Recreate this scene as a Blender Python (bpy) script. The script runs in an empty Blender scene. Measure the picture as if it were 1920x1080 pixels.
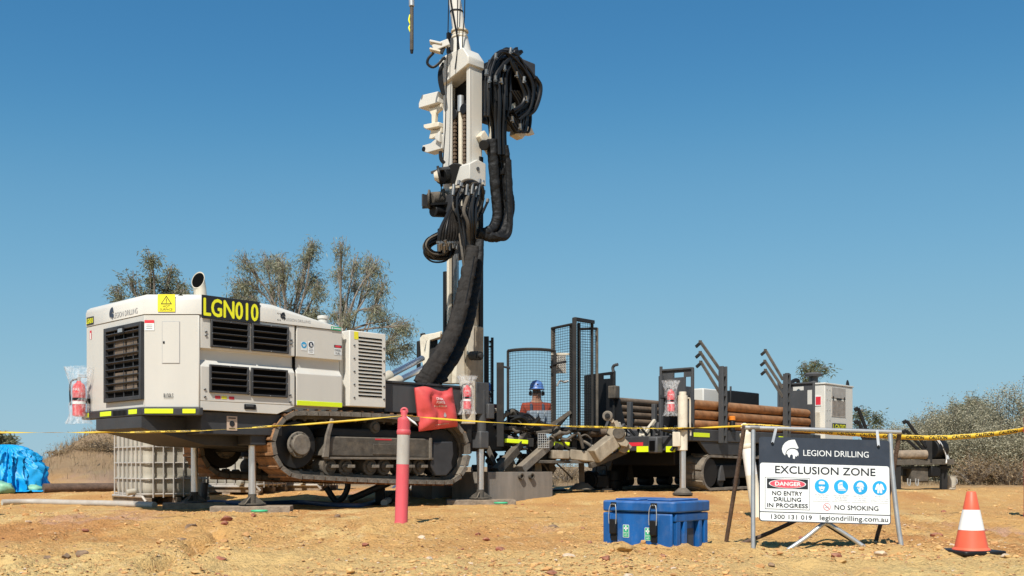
import bpy, bmesh, math, random
import numpy as np
from mathutils import Vector, Matrix
random.seed(7)
scn = bpy.context.scene
COL = scn.collection
# ---------------------------------------------------------------- camera, sky, sun, exposure
F, HY, EYE = 1950.0, 875.0, 0.6          # focal length and horizon measured in the 1920 px wide photograph
cam_d = bpy.data.cameras.new('camera'); cam = bpy.data.objects.new('camera', cam_d); COL.objects.link(cam)
cam.location = (0, 0, EYE); cam.rotation_euler = (math.pi/2, 0, 0)
cam_d.sensor_width = 36; cam_d.lens = 36*F/1920; cam_d.shift_y = (HY-540)/1920
cam_d.clip_start = .1; cam_d.clip_end = 9000
scn.camera = cam
SUN = Vector((-.17, -.62, .766)).normalized()
world = bpy.data.worlds.new('World'); scn.world = world; world.use_nodes = True
nt = world.node_tree; nt.nodes.clear()
sky = nt.nodes.new('ShaderNodeTexSky'); sky.sky_type = 'NISHITA'; sky.sun_disc = False
sky.sun_elevation = math.asin(SUN.z); sky.sun_rotation = math.atan2(SUN.x, SUN.y)
sky.altitude = 0; sky.air_density = .8; sky.dust_density = 0; sky.ozone_density = 5
bg = nt.nodes.new('ShaderNodeBackground'); bg.inputs[1].default_value = .105
wo = nt.nodes.new('ShaderNodeOutputWorld')
# colour response of the whole sky dome (clear inland air: deeper blue overhead, soft pale horizon)
k1 = nt.nodes.new('ShaderNodeVectorMath'); k1.operation = 'SCALE'; k1.inputs['Scale'].default_value = .105
k2 = nt.nodes.new('ShaderNodeVectorMath'); k2.operation = 'SCALE'; k2.inputs['Scale'].default_value = 1/.105/1.19
cv = nt.nodes.new('ShaderNodeRGBCurve'); cv.mapping.use_clip = False
for ch, pts in enumerate((((0, 0), (.095, .058), (.168, .155), (.319, .265), (.855, .37), (1, .39)), ((0, 0), (.178, .223), (.309, .385), (.539, .50), (.973, .565), (1, .57)), ((0, 0), (.356, .455), (.578, .605), (.823, .655), (1, .67)))):
    c = cv.mapping.curves[ch]; c.points[0].location = pts[0]; c.points[1].location = pts[-1]
    for p in pts[1:-1]: c.points.new(*p)
cv.mapping.update()
nt.links.new(sky.outputs[0], k1.inputs[0]); nt.links.new(k1.outputs[0], cv.inputs['Color']); nt.links.new(cv.outputs[0], k2.inputs[0])
nt.links.new(k2.outputs[0], bg.inputs[0]); nt.links.new(bg.outputs[0], wo.inputs[0])
sd = bpy.data.lights.new('sun', 'SUN'); sd.energy = 4.8; sd.angle = math.radians(.53); sd.color = (1, .95, .87)
so = bpy.data.objects.new('sun', sd); COL.objects.link(so); so.location = (0, 0, 20)
so.rotation_euler = SUN.to_track_quat('Z', 'Y').to_euler()
scn.view_settings.view_transform = 'Standard'; scn.view_settings.look = 'None'
scn.view_settings.exposure = .25; scn.view_settings.gamma = 1; scn.view_settings.use_curve_mapping = False
scn.render.resolution_x = 1024; scn.render.resolution_y = 576

# ---------------------------------------------------------------- helpers
def W(px, py, Y):                         # photograph pixel at distance Y -> place in the world
    return Vector(((px-960)/F*Y, Y, EYE+(HY-py)/F*Y))
class Frame:                              # a machine's own axes: x along it, y across it
    def __init__(s, px, Y, vp, back=0):
        d = Vector(((vp-960)/F, 1, 0)).normalized(); s.u = d; s.v = Vector((-d.y, d.x, 0))
        s.o = Vector(((px-960)/F*Y, Y, 0)) - d*back; s.ang = math.atan2(d.y, d.x)
    def S(s, px, py, yl=0):               # on the lengthwise plane y = yl -> x, z
        a = Vector(((px-960)/F, 1, 0)); t = (yl+s.o.dot(s.v))/a.dot(s.v)
        return (a*t-s.o).dot(s.u), EYE+(HY-py)/F*t
    def R(s, px, py, xl=0):               # on the cross plane x = xl -> y, z
        a = Vector(((px-960)/F, 1, 0)); t = (xl+s.o.dot(s.u))/a.dot(s.u)
        return (a*t-s.o).dot(s.v), EYE+(HY-py)/F*t
    def P(s, px, py, yl=0):
        x, z = s.S(px, py, yl); return Vector((x, yl, z))
    def loc(s, p): p = Vector(p); q = p-s.o; return Vector((q.dot(s.u), q.dot(s.v), p.z))

MATS = {}
def mat(name, c, rough=.6, metal=0., var=.18, scale=5., bump=0., bscale=60., dust=0., dustc=(.40, .27, .16), streak=False, spec=.5):
    m = bpy.data.materials.new(name); MATS[name] = m; m.use_nodes = True
    t = m.node_tree; N = t.nodes; L = t.links; b = N['Principled BSDF']
    b.inputs['Roughness'].default_value = rough; b.inputs['Metallic'].default_value = metal
    b.inputs['Specular IOR Level'].default_value = spec
    tc = N.new('ShaderNodeTexCoord'); oi = N.new('ShaderNodeObjectInfo')
    mp = N.new('ShaderNodeMapping'); L.new(tc.outputs['Object'], mp.inputs[0])
    if streak: mp.inputs['Scale'].default_value = (1, 1, .18)
    no = N.new('ShaderNodeTexNoise'); no.inputs['Scale'].default_value = scale; no.inputs['Detail'].default_value = 7; no.inputs['Roughness'].default_value = .62
    L.new(mp.outputs[0], no.inputs['Vector'])
    rp = N.new('ShaderNodeMapRange'); rp.inputs[1].default_value = .3; rp.inputs[2].default_value = .7
    L.new(no.outputs[0], rp.inputs[0])
    mx = N.new('ShaderNodeMix'); mx.data_type = 'RGBA'
    mx.inputs[6].default_value = (*[max(0, x*(1-var)) for x in c], 1); mx.inputs[7].default_value = (*[min(.95, x*(1+var)) for x in c], 1)
    L.new(rp.outputs[0], mx.inputs[0]); out = mx.outputs[2]
    if dust > 0:
        n2 = N.new('ShaderNodeTexNoise'); n2.inputs['Scale'].default_value = scale*.6+1.3; n2.inputs['Detail'].default_value = 9; n2.inputs['Roughness'].default_value = .7
        L.new(tc.outputs['Object'], n2.inputs['Vector'])
        g = N.new('ShaderNodeNewGeometry'); sx = N.new('ShaderNodeSeparateXYZ'); L.new(g.outputs['Normal'], sx.inputs[0])
        ma = N.new('ShaderNodeMath'); ma.operation = 'MULTIPLY_ADD'; ma.inputs[1].default_value = .25; L.new(sx.outputs[2], ma.inputs[0]); L.new(n2.outputs[0], ma.inputs[2])
        r2 = N.new('ShaderNodeMapRange'); r2.inputs[1].default_value = .62-.28*dust; r2.inputs[2].default_value = .85-.2*dust; r2.inputs[4].default_value = min(1, dust*1.1)
        L.new(ma.outputs[0], r2.inputs[0])
        m2 = N.new('ShaderNodeMix'); m2.data_type = 'RGBA'; m2.inputs[7].default_value = (*dustc, 1)
        L.new(r2.outputs[0], m2.inputs[0]); L.new(out, m2.inputs[6]); out = m2.outputs[2]
        rr = N.new('ShaderNodeMapRange'); rr.inputs[3].default_value = rough; rr.inputs[4].default_value = .9; L.new(r2.outputs[0], rr.inputs[0]); L.new(rr.outputs[0], b.inputs['Roughness'])
    hv = N.new('ShaderNodeHueSaturation'); vr = N.new('ShaderNodeMapRange'); vr.inputs[3].default_value = .9; vr.inputs[4].default_value = 1.1
    L.new(oi.outputs['Random'], vr.inputs[0]); L.new(vr.outputs[0], hv.inputs['Value']); L.new(out, hv.inputs['Color'])
    L.new(hv.outputs[0], b.inputs['Base Color'])
    if bump > 0:
        n3 = N.new('ShaderNodeTexNoise'); n3.inputs['Scale'].default_value = bscale; n3.inputs['Detail'].default_value = 5
        L.new(tc.outputs['Object'], n3.inputs['Vector'])
        bp = N.new('ShaderNodeBump'); bp.inputs['Strength'].default_value = bump; bp.inputs['Distance'].default_value = .02
        L.new(n3.outputs[0], bp.inputs['Height']); L.new(bp.outputs[0], b.inputs['Normal'])
    return m
mat('cream', (.60, .58, .525), .38, var=.04, scale=2.2, dust=.20, dustc=(.46, .385, .28), streak=True)
mat('cream_worn', (.66, .60, .48), .5, var=.14, scale=6, dust=.45, dustc=(.26, .2, .14), streak=True)
mat('charcoal', (.042, .043, .046), .5, var=.2, dust=.22, dustc=(.15, .12, .09), spec=.35)
mat('grey_box', (.066, .068, .071), .5, var=.18, dust=.3, dustc=(.17, .14, .11), streak=True, spec=.35)
mat('black', (.008, .008, .0085), .55, var=.2, dust=.10, dustc=(.07, .055, .04), spec=.3)
mat('void', (.002, .002, .002), .95, var=.1, spec=.1)  # near-black on solid faces stands in for the shade inside holes and gaps
mat('radiator', (.16, .12, .085), .7, var=.3, scale=20)
mat('belly', (.05, .043, .036), .7, dust=.6, dustc=(.30, .175, .09))
mat('rubber', (.008, .008, .0085), .45, var=.25, dust=.06, dustc=(.08, .065, .05), spec=.35)
mat('mud_cream', (.33, .28, .205), .75, var=.35, scale=6, dust=.6, dustc=(.15, .115, .08), bump=.25, streak=True)
mat('sheath', (.016, .0135, .0115), .7, var=.4, scale=9, bump=.8, bscale=13, dust=.22, dustc=(.065, .05, .038), spec=.25)
mat('sheath_black', (.007, .007, .0072), .6, var=.35, scale=9, bump=.8, bscale=13, dust=.10, dustc=(.05, .04, .03), spec=.3)
mat('chrome', (.86, .86, .86), .36, 1., var=.05)
mat('galv', (.50, .50, .49), .42, .65, var=.14, scale=12, dust=.15)
mat('hose_steel', (.26, .25, .235), .42, .8, var=.3, dust=.25, dustc=(.16, .13, .1))
mat('mudsteel', (.085, .075, .062), .75, var=.35, scale=8, dust=.45, dustc=(.22, .175, .125), bump=.3, spec=.25)
mat('trackgrey', (.17, .15, .125), .75, .05, var=.35, scale=8, dust=.4, dustc=(.30, .235, .155), bump=.3, spec=.25)
mat('trackmud', (.30, .155, .07), .85, var=.35, scale=10, bump=.4)
mat('darkframe', (.018, .0175, .017), .6, var=.3, dust=.28, dustc=(.11, .09, .065), spec=.3)
mat('hivis', (.70, .86, .015), .45, var=.05, dust=.08)
mat('hivis_print', (.86, .86, .02), .5, var=.04)
mat('black_print', (.016, .017, .019), .45, var=.1)
mat('white_print', (.72, .74, .73), .5, var=.04, dust=.08)
mat('grey_print', (.36, .36, .36), .5, var=.1)
mat('navy_print', (.03, .04, .065), .5, var=.1)
mat('red_print', (.60, .03, .045), .5, var=.08)
mat('oval_red', (.62, .07, .10), .5, var=.06)
mat('blue_print', (.01, .34, .66), .5, var=.05)
mat('green_print', (.02, .38, .18), .5, var=.08)
mat('sticker_yellow', (.82, .74, .03), .5, var=.05)
mat('tan_print', (.55, .42, .32), .6, var=.1)
mat('sign_navy', (.028, .034, .047), .4, var=.15, scale=9, dust=.10, dustc=(.2, .17, .13))
mat('red_bag', (.62, .075, .07), .5, var=.14, bump=.35, bscale=7, dust=.16, dustc=(.5, .28, .2))
mat('bollard_red', (.64, .095, .115), .5, var=.1, scale=8, dust=.3, dustc=(.42, .24, .16), streak=True)
mat('bollard_grey', (.50, .47, .42), .5, var=.15, scale=9, dust=.3, dustc=(.4, .3, .2), streak=True)
mat('bollard_white', (.76, .70, .56), .5, var=.12, scale=8, dust=.3, dustc=(.55, .42, .26), streak=True)
mat('cone_orange', (.80, .125, .06), .5, var=.08, dust=.16, dustc=(.6, .3, .16))
mat('cone_white', (.80, .79, .76), .45, var=.06, dust=.12)
mat('box_blue', (.006, .090, .30), .42, var=.35, scale=7, dust=.42, dustc=(.15, .20, .30), streak=True)
mat('casing', (.31, .135, .05), .72, .1, var=.45, scale=6, dust=.4, dustc=(.36, .23, .13), bump=.3)
mat('drillrod', (.15, .105, .07), .65, .2, var=.4, scale=9, dust=.4, dustc=(.26, .19, .13))
mat('rust', (.105, .066, .045), .8, var=.4, scale=14, bump=.3)
mat('sump_steel', (.22, .195, .165), .8, var=.3, scale=3.5, dust=.4, dustc=(.33, .27, .2), streak=True, bump=.2)
mat('timber', (.24, .19, .14), .85, var=.4, scale=12, bump=.4, dust=.3)
mat('ibc_white', (.42, .39, .32), .5, var=.15, scale=4, dust=.35, dustc=(.42, .36, .28), streak=True)  # white plastic dimmed to beige; tote's partial shade is put into the colour
mat('ibc_bar', (.45, .42, .38), .6, .3, var=.2, dust=.3, dustc=(.42, .35, .26))
mat('tarp', (.003, .30, .62), .5, var=.2, scale=4, bump=.4, bscale=9)
mat('green_bag', (.22, .46, .30), .5, var=.3, scale=6, bump=.4, bscale=9)
mat('green_ring', (.05, .42, .2), .5)
mat('pvc', (.46, .43, .38), .55, var=.15, dust=.35)
mat('poly_hose', (.028, .03, .034), .5, dust=.2, dustc=(.3, .2, .12))
mat('blue_hose', (.03, .07, .16), .5, dust=.3, dustc=(.3, .2, .12))
mat('helmet_blue', (.09, .19, .46), .35, var=.05)
mat('shirt_orange', (.27, .04, .015), .8, var=.15, bump=.3, bscale=14)  # orange darkened: the shade the wearer stands in is put into the colour
mat('cloth_navy', (.045, .055, .085), .85, var=.2, bump=.3, bscale=14)
mat('skin', (.42, .22, .14), .55, var=.1)
mat('console', (.20, .25, .30), .4, var=.12, dust=.2)
mat('orange_cap', (.85, .25, .02), .5)
mat('tape', (.66, .44, .03), .5, var=.08)
mat('bark', (.22, .185, .15), .9, var=.35, scale=6, bump=.3)
mat('rock_red', (.30, .10, .06), .9, var=.35, scale=14, bump=.6, bscale=30, dust=.35, dustc=(.45, .28, .15))
mat('rock_pale', (.60, .47, .34), .9, var=.25, scale=14, bump=.6, bscale=30, dust=.3, dustc=(.5, .33, .18))
mat('rock_dark', (.20, .13, .08), .9, var=.35, scale=14, bump=.6, bscale=30, dust=.3, dustc=(.42, .27, .15))
mat('rock_ochre', (.50, .31, .12), .9, var=.3, scale=14, bump=.6, bscale=30)
mat('cloth_white', (.74, .73, .70), .7, var=.08, bump=.3, bscale=10)
mat('ext_red', (.68, .02, .03), .3, var=.05)
def plastic(name):
    m = bpy.data.materials.new(name); MATS[name] = m; m.use_nodes = True
    N = m.node_tree.nodes; L = m.node_tree.links; b = N['Principled BSDF']
    b.inputs['Base Color'].default_value = (.86, .87, .88, 1); b.inputs['Roughness'].default_value = .22
    tr = N.new('ShaderNodeBsdfTransparent'); ms = N.new('ShaderNodeMixShader')
    no = N.new('ShaderNodeTexNoise'); no.inputs['Scale'].default_value = 11; no.inputs['Detail'].default_value = 5
    r = N.new('ShaderNodeMapRange'); r.inputs[1].default_value = .35; r.inputs[2].default_value = .72; r.inputs[3].default_value = .06; r.inputs[4].default_value = .40
    L.new(no.outputs[0], r.inputs[0]); L.new(r.outputs[0], ms.inputs[0]); L.new(tr.outputs[0], ms.inputs[1]); L.new(b.outputs[0], ms.inputs[2])
    bp = N.new('ShaderNodeBump'); bp.inputs['Strength'].default_value = .7; bp.inputs['Distance'].default_value = .03; L.new(no.outputs[0], bp.inputs['Height']); L.new(bp.outputs[0], b.inputs['Normal'])
    L.new(ms.outputs[0], N['Material Output'].inputs[0])
plastic('clear_plastic')
def leafmat(name, c1, c2, tr=.25):
    m = bpy.data.materials.new(name); MATS[name] = m; m.use_nodes = True
    N = m.node_tree.nodes; L = m.node_tree.links; b = N['Principled BSDF']; b.inputs['Roughness'].default_value = .6
    at = N.new('ShaderNodeAttribute'); at.attribute_name = 'tint'
    mx = N.new('ShaderNodeMix'); mx.data_type = 'RGBA'; mx.inputs[6].default_value = (*c1, 1); mx.inputs[7].default_value = (*c2, 1)
    L.new(at.outputs['Fac'], mx.inputs[0]); L.new(mx.outputs[2], b.inputs['Base Color'])
    tb = N.new('ShaderNodeBsdfTranslucent'); L.new(mx.outputs[2], tb.inputs[0]); ms = N.new('ShaderNodeMixShader'); ms.inputs[0].default_value = tr
    L.new(b.outputs[0], ms.inputs[1]); L.new(tb.outputs[0], ms.inputs[2]); L.new(ms.outputs[0], N['Material Output'].inputs[0])
leafmat('gum_leaf', (.15, .165, .10), (.42, .41, .26), .4)
leafmat('dark_leaf', (.11, .125, .065), (.35, .335, .19), .4)
leafmat('saltbush_leaf', (.20, .185, .115), (.58, .53, .37), .35)
leafmat('dry_grass', (.19, .13, .07), (.48, .35, .20), .25)
leafmat('green_shrub', (.06, .08, .03), (.20, .19, .08))

def catmull(pts, n):
    pts = [Vector(p) for p in pts]
    if n < 2 or len(pts) < 3: return pts
    q = [pts[0]*2-pts[1]]+pts+[pts[-1]*2-pts[-2]]; out = []
    for i in range(1, len(q)-2):
        a, b, c, d = q[i-1:i+3]
        for k in range(n):
            t = k/n
            out.append(.5*((2*b)+(c-a)*t+(2*a-5*b+4*c-d)*t*t+(3*b-a-3*c+d)*t**3))
    out.append(pts[-1]); return out
class MB:
    def __init__(s): s.v = []; s.f = []; s.mi = []; s.cur = 0
    def add(s, vs, fs):
        n = len(s.v); s.v += [Vector(v) for v in vs]; s.f += [[i+n for i in f] for f in fs]; s.mi += [s.cur]*len(fs); return s
    def m(s, i): s.cur = i; return s
    def box(s, x0, x1, y0, y1, z0, z1):
        return s.add([(x, y, z) for z in (z0, z1) for y in (y0, y1) for x in (x0, x1)], [(0, 2, 3, 1), (4, 5, 7, 6), (0, 1, 5, 4), (2, 6, 7, 3), (0, 4, 6, 2), (1, 3, 7, 5)])
    def obox(s, c, ax, ay, az):           # centre and three half-axis vectors
        c = Vector(c); ax = Vector(ax); ay = Vector(ay); az = Vector(az)
        return s.add([c+i*ax+j*ay+k*az for k in (-1, 1) for j in (-1, 1) for i in (-1, 1)], [(0, 2, 3, 1), (4, 5, 7, 6), (0, 1, 5, 4), (2, 6, 7, 3), (0, 4, 6, 2), (1, 3, 7, 5)])
    def beam(s, p, q, w, h, up=(0, 0, 1)):
        p = Vector(p); q = Vector(q); d = (q-p).normalized(); up = Vector(up)
        if abs(d.dot(up.normalized())) > .98: up = Vector((0, 1, 0))
        a = d.cross(up).normalized(); b = a.cross(d)
        return s.obox((p+q)/2, (q-p)/2, a*w/2, b*h/2)
    def tube(s, pts, r, n=8, sm=1, cap=True):
        pts = catmull(pts, sm) if sm > 1 else [Vector(p) for p in pts]
        m = len(pts); rs = r if isinstance(r, (list, tuple)) else None
        d0 = (pts[1]-pts[0]).normalized(); a = d0.orthogonal().normalized(); vs = []; fs = []
        for i, p in enumerate(pts):
            d = (pts[min(i+1, m-1)]-pts[max(i-1, 0)])
            if d.length < 1e-9: d = d0
            d.normalize(); a = (a-d*a.dot(d)).normalized(); b = d.cross(a)
            rr = r if rs is None else rs[0]+(rs[1]-rs[0])*i/(m-1)
            vs += [p+a*rr*math.cos(2*math.pi*k/n)+b*rr*math.sin(2*math.pi*k/n) for k in range(n)]
        for i in range(m-1):
            for k in range(n): fs.append((i*n+k, i*n+(k+1) % n, (i+1)*n+(k+1) % n, (i+1)*n+k))
        if cap: fs.append(tuple(range(n-1, -1, -1))); fs.append(tuple((m-1)*n+k for k in range(n)))
        return s.add(vs, fs)
    def cyl(s, p, q, r, r2=None, n=14, cap=True): return s.tube([p, q], (r, r if r2 is None else r2), n, 1, cap)
    def ring(s, p, q, r, ri, n=16):       # a hollow cylinder
        p = Vector(p); q = Vector(q); d = (q-p).normalized(); a = d.orthogonal().normalized(); b = d.cross(a); vs = []; fs = []
        for (c, rr) in ((p, r), (q, r), (q, ri), (p, ri)): vs += [c+a*rr*math.cos(2*math.pi*k/n)+b*rr*math.sin(2*math.pi*k/n) for k in range(n)]
        for j in range(4):
            for k in range(n): fs.append((j*n+k, j*n+(k+1) % n, ((j+1) % 4)*n+(k+1) % n, ((j+1) % 4)*n+k))
        return s.add(vs, fs)
    def prism(s, poly, pl, a, b):
        n = len(poly); g = {'xz': lambda p, t: (p[0], t, p[1]), 'xy': lambda p, t: (p[0], p[1], t), 'yz': lambda p, t: (t, p[0], p[1])}[pl]
        return s.add([g(p, a) for p in poly]+[g(p, b) for p in poly], [tuple(range(n)), tuple(range(2*n-1, n-1, -1))]+[(i, i+n, (i+1) % n+n, (i+1) % n) for i in range(n)])
    def lathe(s, prof, c=(0, 0, 0), n=20, M=None):
        c = Vector(c); vs = []; fs = []; m = len(prof)
        for r, z in prof:
            for k in range(n):
                p = Vector((r*math.cos(2*math.pi*k/n), r*math.sin(2*math.pi*k/n), z)); vs.append(c+(M@p if M else p))
        for i in range(m-1):
            for k in range(n): fs.append((i*n+k, i*n+(k+1) % n, (i+1)*n+(k+1) % n, (i+1)*n+k))
        fs.append(tuple(range(n-1, -1, -1))); fs.append(tuple((m-1)*n+k for k in range(n)))
        return s.add(vs, fs)
    def grid(s, fn, nu, nv):
        vs = [fn(i/nu, j/nv) for j in range(nv+1) for i in range(nu+1)]
        return s.add(vs, [(j*(nu+1)+i, j*(nu+1)+i+1, (j+1)*(nu+1)+i+1, (j+1)*(nu+1)+i) for j in range(nv) for i in range(nu)])
    def xf(s, M): s.v = [M@v for v in s.v]; return s
    def build(s, name, mats, parent=None, bev=0, smooth=True, world=False, ang=38, recalc=True):
        me = bpy.data.meshes.new(name)
        vs = s.v
        if world and parent is not None:
            Mi = parent.matrix_basis.inverted() if parent.parent is None else (parent.parent.matrix_basis@parent.matrix_basis).inverted()
            vs = [Mi@v for v in vs]
        me.from_pydata(vs, [], s.f)
        for mn in ([mats] if isinstance(mats, str) else mats): me.materials.append(MATS[mn])
        if not isinstance(mats, str): me.polygons.foreach_set('material_index', s.mi)
        if recalc:
            bm = bmesh.new(); bm.from_mesh(me); bmesh.ops.recalc_face_normals(bm, faces=bm.faces); bm.to_mesh(me); bm.free()
        if smooth:
            me.polygons.foreach_set('use_smooth', [True]*len(me.polygons)); me.set_sharp_from_angle(angle=math.radians(ang))
        me.update()
        o = bpy.data.objects.new(name, me); COL.objects.link(o)
        if parent is not None: o.parent = parent
        if bev:
            b = o.modifiers.new('bevel', 'BEVEL'); b.width = bev; b.segments = 2; b.limit_method = 'ANGLE'; b.angle_limit = math.radians(35)
        return o
def tag(o, label, cat, group=None, kind=None):
    if label: o['label'] = label
    if cat: o['category'] = cat
    if group: o['group'] = group
    if kind: o['kind'] = kind
    return o
def thing(name, label, cat, loc=(0, 0, 0), rz=0, group=None, tilt=None):
    o = bpy.data.objects.new(name, None); COL.objects.link(o); o.empty_display_size = .1
    o.location = loc; o.rotation_euler = tilt if tilt else (0, 0, rz)
    o.matrix_basis = Matrix.LocRotScale(Vector(loc), o.rotation_euler, None)
    return tag(o, label, cat, group)
def copy_tree(o, parent=None):
    c = o.copy(); COL.objects.link(c); c.parent = parent
    for ch in list(o.children): copy_tree(ch, c)
    return c
def inst(src, parent, M):                # another object with the same mesh
    o = bpy.data.objects.new(src.name.split('.')[0], src.data); COL.objects.link(o); o.parent = parent; o.matrix_basis = M; return o
# lettering and flat print on a plane: origin lower-left, right vector, up vector
def text_mesh(body):
    cu = bpy.data.curves.new('t', 'FONT'); cu.body = body; cu.resolution_u = 3
    o = bpy.data.objects.new('t', cu); COL.objects.link(o)
    me = bpy.data.meshes.new_from_object(o.evaluated_get(bpy.context.evaluated_depsgraph_get()))
    vs = [Vector(v.co) for v in me.vertices]; fs = [list(p.vertices) for p in me.polygons]
    bpy.data.objects.remove(o); bpy.data.curves.remove(cu); bpy.data.meshes.remove(me)
    x0 = min(v.x for v in vs); x1 = max(v.x for v in vs); y0 = min(v.y for v in vs); y1 = max(v.y for v in vs)
    return [((v.x-x0)/(x1-x0), (v.y-y0)/(y1-y0)) for v in vs], fs
def text(body, m, parent, o, ex, ez, w, h, name='lettering', bold=0):
    vs, fs = text_mesh(body); o = Vector(o); ex = Vector(ex); ez = Vector(ez); b = MB(); nrm = ex.cross(ez)
    for i, (k, q) in enumerate([(0, 0)] if not bold else [(0, 0), (-bold, 0), (bold, 0), (0, -bold), (0, bold)]): b.add([o+ex*(x*w+k)+ez*(y*h+q)+nrm*(.00015*i) for x, y in vs], fs)
    return b.build(name, m, parent, smooth=False, recalc=False)
def poly(pts, m, parent, o, ex, ez, name='print', sx=1, sz=1):
    o = Vector(o); ex = Vector(ex); ez = Vector(ez); b = MB()
    for pl in (pts if isinstance(pts[0][0], (list, tuple)) else [pts]): b.add([o+ex*x*sx+ez*z*sz for x, z in pl], [tuple(range(len(pl)))])
    return b.build(name, m, parent, smooth=False, recalc=False)
def rect(x0, x1, z0, z1): return [(x0, z0), (x1, z0), (x1, z1), (x0, z1)]
def rrect(x0, x1, z0, z1, r, n=4):
    out = []
    for cx, cz, a0 in ((x1-r, z0+r, -90), (x1-r, z1-r, 0), (x0+r, z1-r, 90), (x0+r, z0+r, 180)):
        out += [(cx+r*math.cos(math.radians(a0+90*k/n)), cz+r*math.sin(math.radians(a0+90*k/n))) for k in range(n+1)]
    return out
def disc(cx, cz, rx, rz=None, n=24):
    rz = rz or rx; return [(cx+rx*math.cos(2*math.pi*k/n), cz+rz*math.sin(2*math.pi*k/n)) for k in range(n)]
def helmet_shape():                       # crested helmet emblem in a unit square
    crest = [(.78, 1), (.6, .99), (.4, .95), (.2, .84), (.06, .68), (0, .5), (.04, .33), (.14, .2), (.2, .17), (.22, .3), (.28, .42), (.4, .52), (.56, .57), (.74, .57), (.9, .53), (1.0, .57)]
    face = [(.26, .26), (.3, .38), (.42, .475), (.58, .525), (.76, .515), (.92, .44), (1.0, .3), (.98, .16), (.93, .2), (.88, .12), (.80, .16), (.76, .0), (.66, .02), (.66, .16), (.6, .24), (.5, .2), (.46, .06), (.38, .1), (.34, .22)]
    return [crest, face]
# smooth value noise for heights
def vnoise(x, y, seed=0):
    xi = np.floor(x).astype(np.int64); yi = np.floor(y).astype(np.int64); fx = x-xi; fy = y-yi
    fx = fx*fx*(3-2*fx); fy = fy*fy*(3-2*fy)
    def h(a, b):
        n = (a*374761393+b*668265263+seed*974634577) & 0xffffffff
        n = ((n ^ (n >> 13))*1274126177) & 0xffffffff
        return ((n ^ (n >> 16)) & 0xffff)/65535.
    return (h(xi, yi)*(1-fx)+h(xi+1, yi)*fx)*(1-fy)+(h(xi, yi+1)*(1-fx)+h(xi+1, yi+1)*fx)*fy
# ---------------------------------------------------------------- ground
def sstep(a, b, x): t = np.clip((x-a)/(b-a), 0, 1); return t*t*(3-2*t)
CRACKS = [[(-2.02, 5.7), (-1.98, 6.1), (-2.25, 6.6), (-2.12, 7.1), (-2.4, 7.7), (-2.3, 8.3), (-2.55, 9.0)], [(-4.4, 5.9), (-3.7, 6.3), (-3.2, 6.5)]]
def seg_dist(x, y, pts):
    d = np.full(np.shape(x), 9e9)
    for (ax, ay), (bx, by) in zip(pts, pts[1:]):
        t = np.clip(((x-ax)*(bx-ax)+(y-ay)*(by-ay))/((bx-ax)**2+(by-ay)**2), 0, 1)
        d = np.minimum(d, np.hypot(x-ax-t*(bx-ax), y-ay-t*(by-ay)))
    return d
def base_h(x, y):
    h = .05*sstep(10, 12.3, y)+.13*sstep(15.2, 17.5, y)
    h = h+.05*(vnoise(x*.45, y*.45, 1)-.5)*(1-sstep(11, 12.5, y)*.7)
    h = h+.055*np.exp(-((y-9.9-.25*np.sin(x*.9))/.55)**2)*sstep(-6, -3, x)*(1-sstep(1.5, 3, x))      # low windrow at the red post
    h = h+1.45*np.exp(-((x+9.9)/1.55)**2-((y-27)/3.5)**2)+.35*np.exp(-((x+12.5)/2.5)**2-((y-28)/3)**2)      # spoil heap at the left
    h = h+.5*np.exp(-((x-13)/6)**2-((y-31)/5)**2)
    return h
def gz(x, y): return float(base_h(np.float64(x), np.float64(y)))
def full_h(x, y):
    fade = 1-sstep(22, 40, y)
    h = base_h(x, y)
    near = .35+.65*(1-sstep(10.5, 12.5, y))
    h = h+fade*near*(.05*(vnoise(x*1.7, y*1.7, 2)-.5)+.040*(vnoise(x*5, y*5, 3)-.5)+.042*(vnoise(x*12, y*12, 4)-.5)*(.2+1.6*vnoise(x*.8, y*.8, 9)+.8*np.exp(-((y-9.2)/.8)**2))+.026*(vnoise(x*24, y*24, 5)-.5)*(.5+vnoise(x*1.1, y*1.1, 12)))
    for c in CRACKS:
        w = .045+.05*vnoise(x*9, y*9, 6); d = seg_dist(x+.09*(vnoise(x*6, y*6, 7)-.5), y+.12*(vnoise(x*6, y*6, 8)-.5), c)
        h = h-.11*np.exp(-(d/w)**2)+.035*np.exp(-((d-.17)/.09)**2)
    return h
ys = [-80, -20, 0, 3]
y = 4.4
while y < 34: ys.append(y); y *= 1.0058
ys += list(np.geomspace(34.5, 3500, 46))
xs = [-3000, -1200, -500, -200, -90, -45, -28, -20, -16, -13.5]+list(np.arange(-12, 12.001, .042))+[13.5, 16, 20, 28, 45, 90, 200, 500, 1200, 3000]
XX, YY = np.meshgrid(np.array(xs, float), np.array(ys, float)); ZZ = full_h(XX, YY)
nx, ny = len(xs), len(ys)
co = np.stack([XX, YY, ZZ], -1).reshape(-1, 3)
ii = (np.arange(ny-1)[:, None]*nx+np.arange(nx-1)[None]).reshape(-1)
quads = np.stack([ii, ii+1, ii+nx+1, ii+nx], -1)
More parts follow.
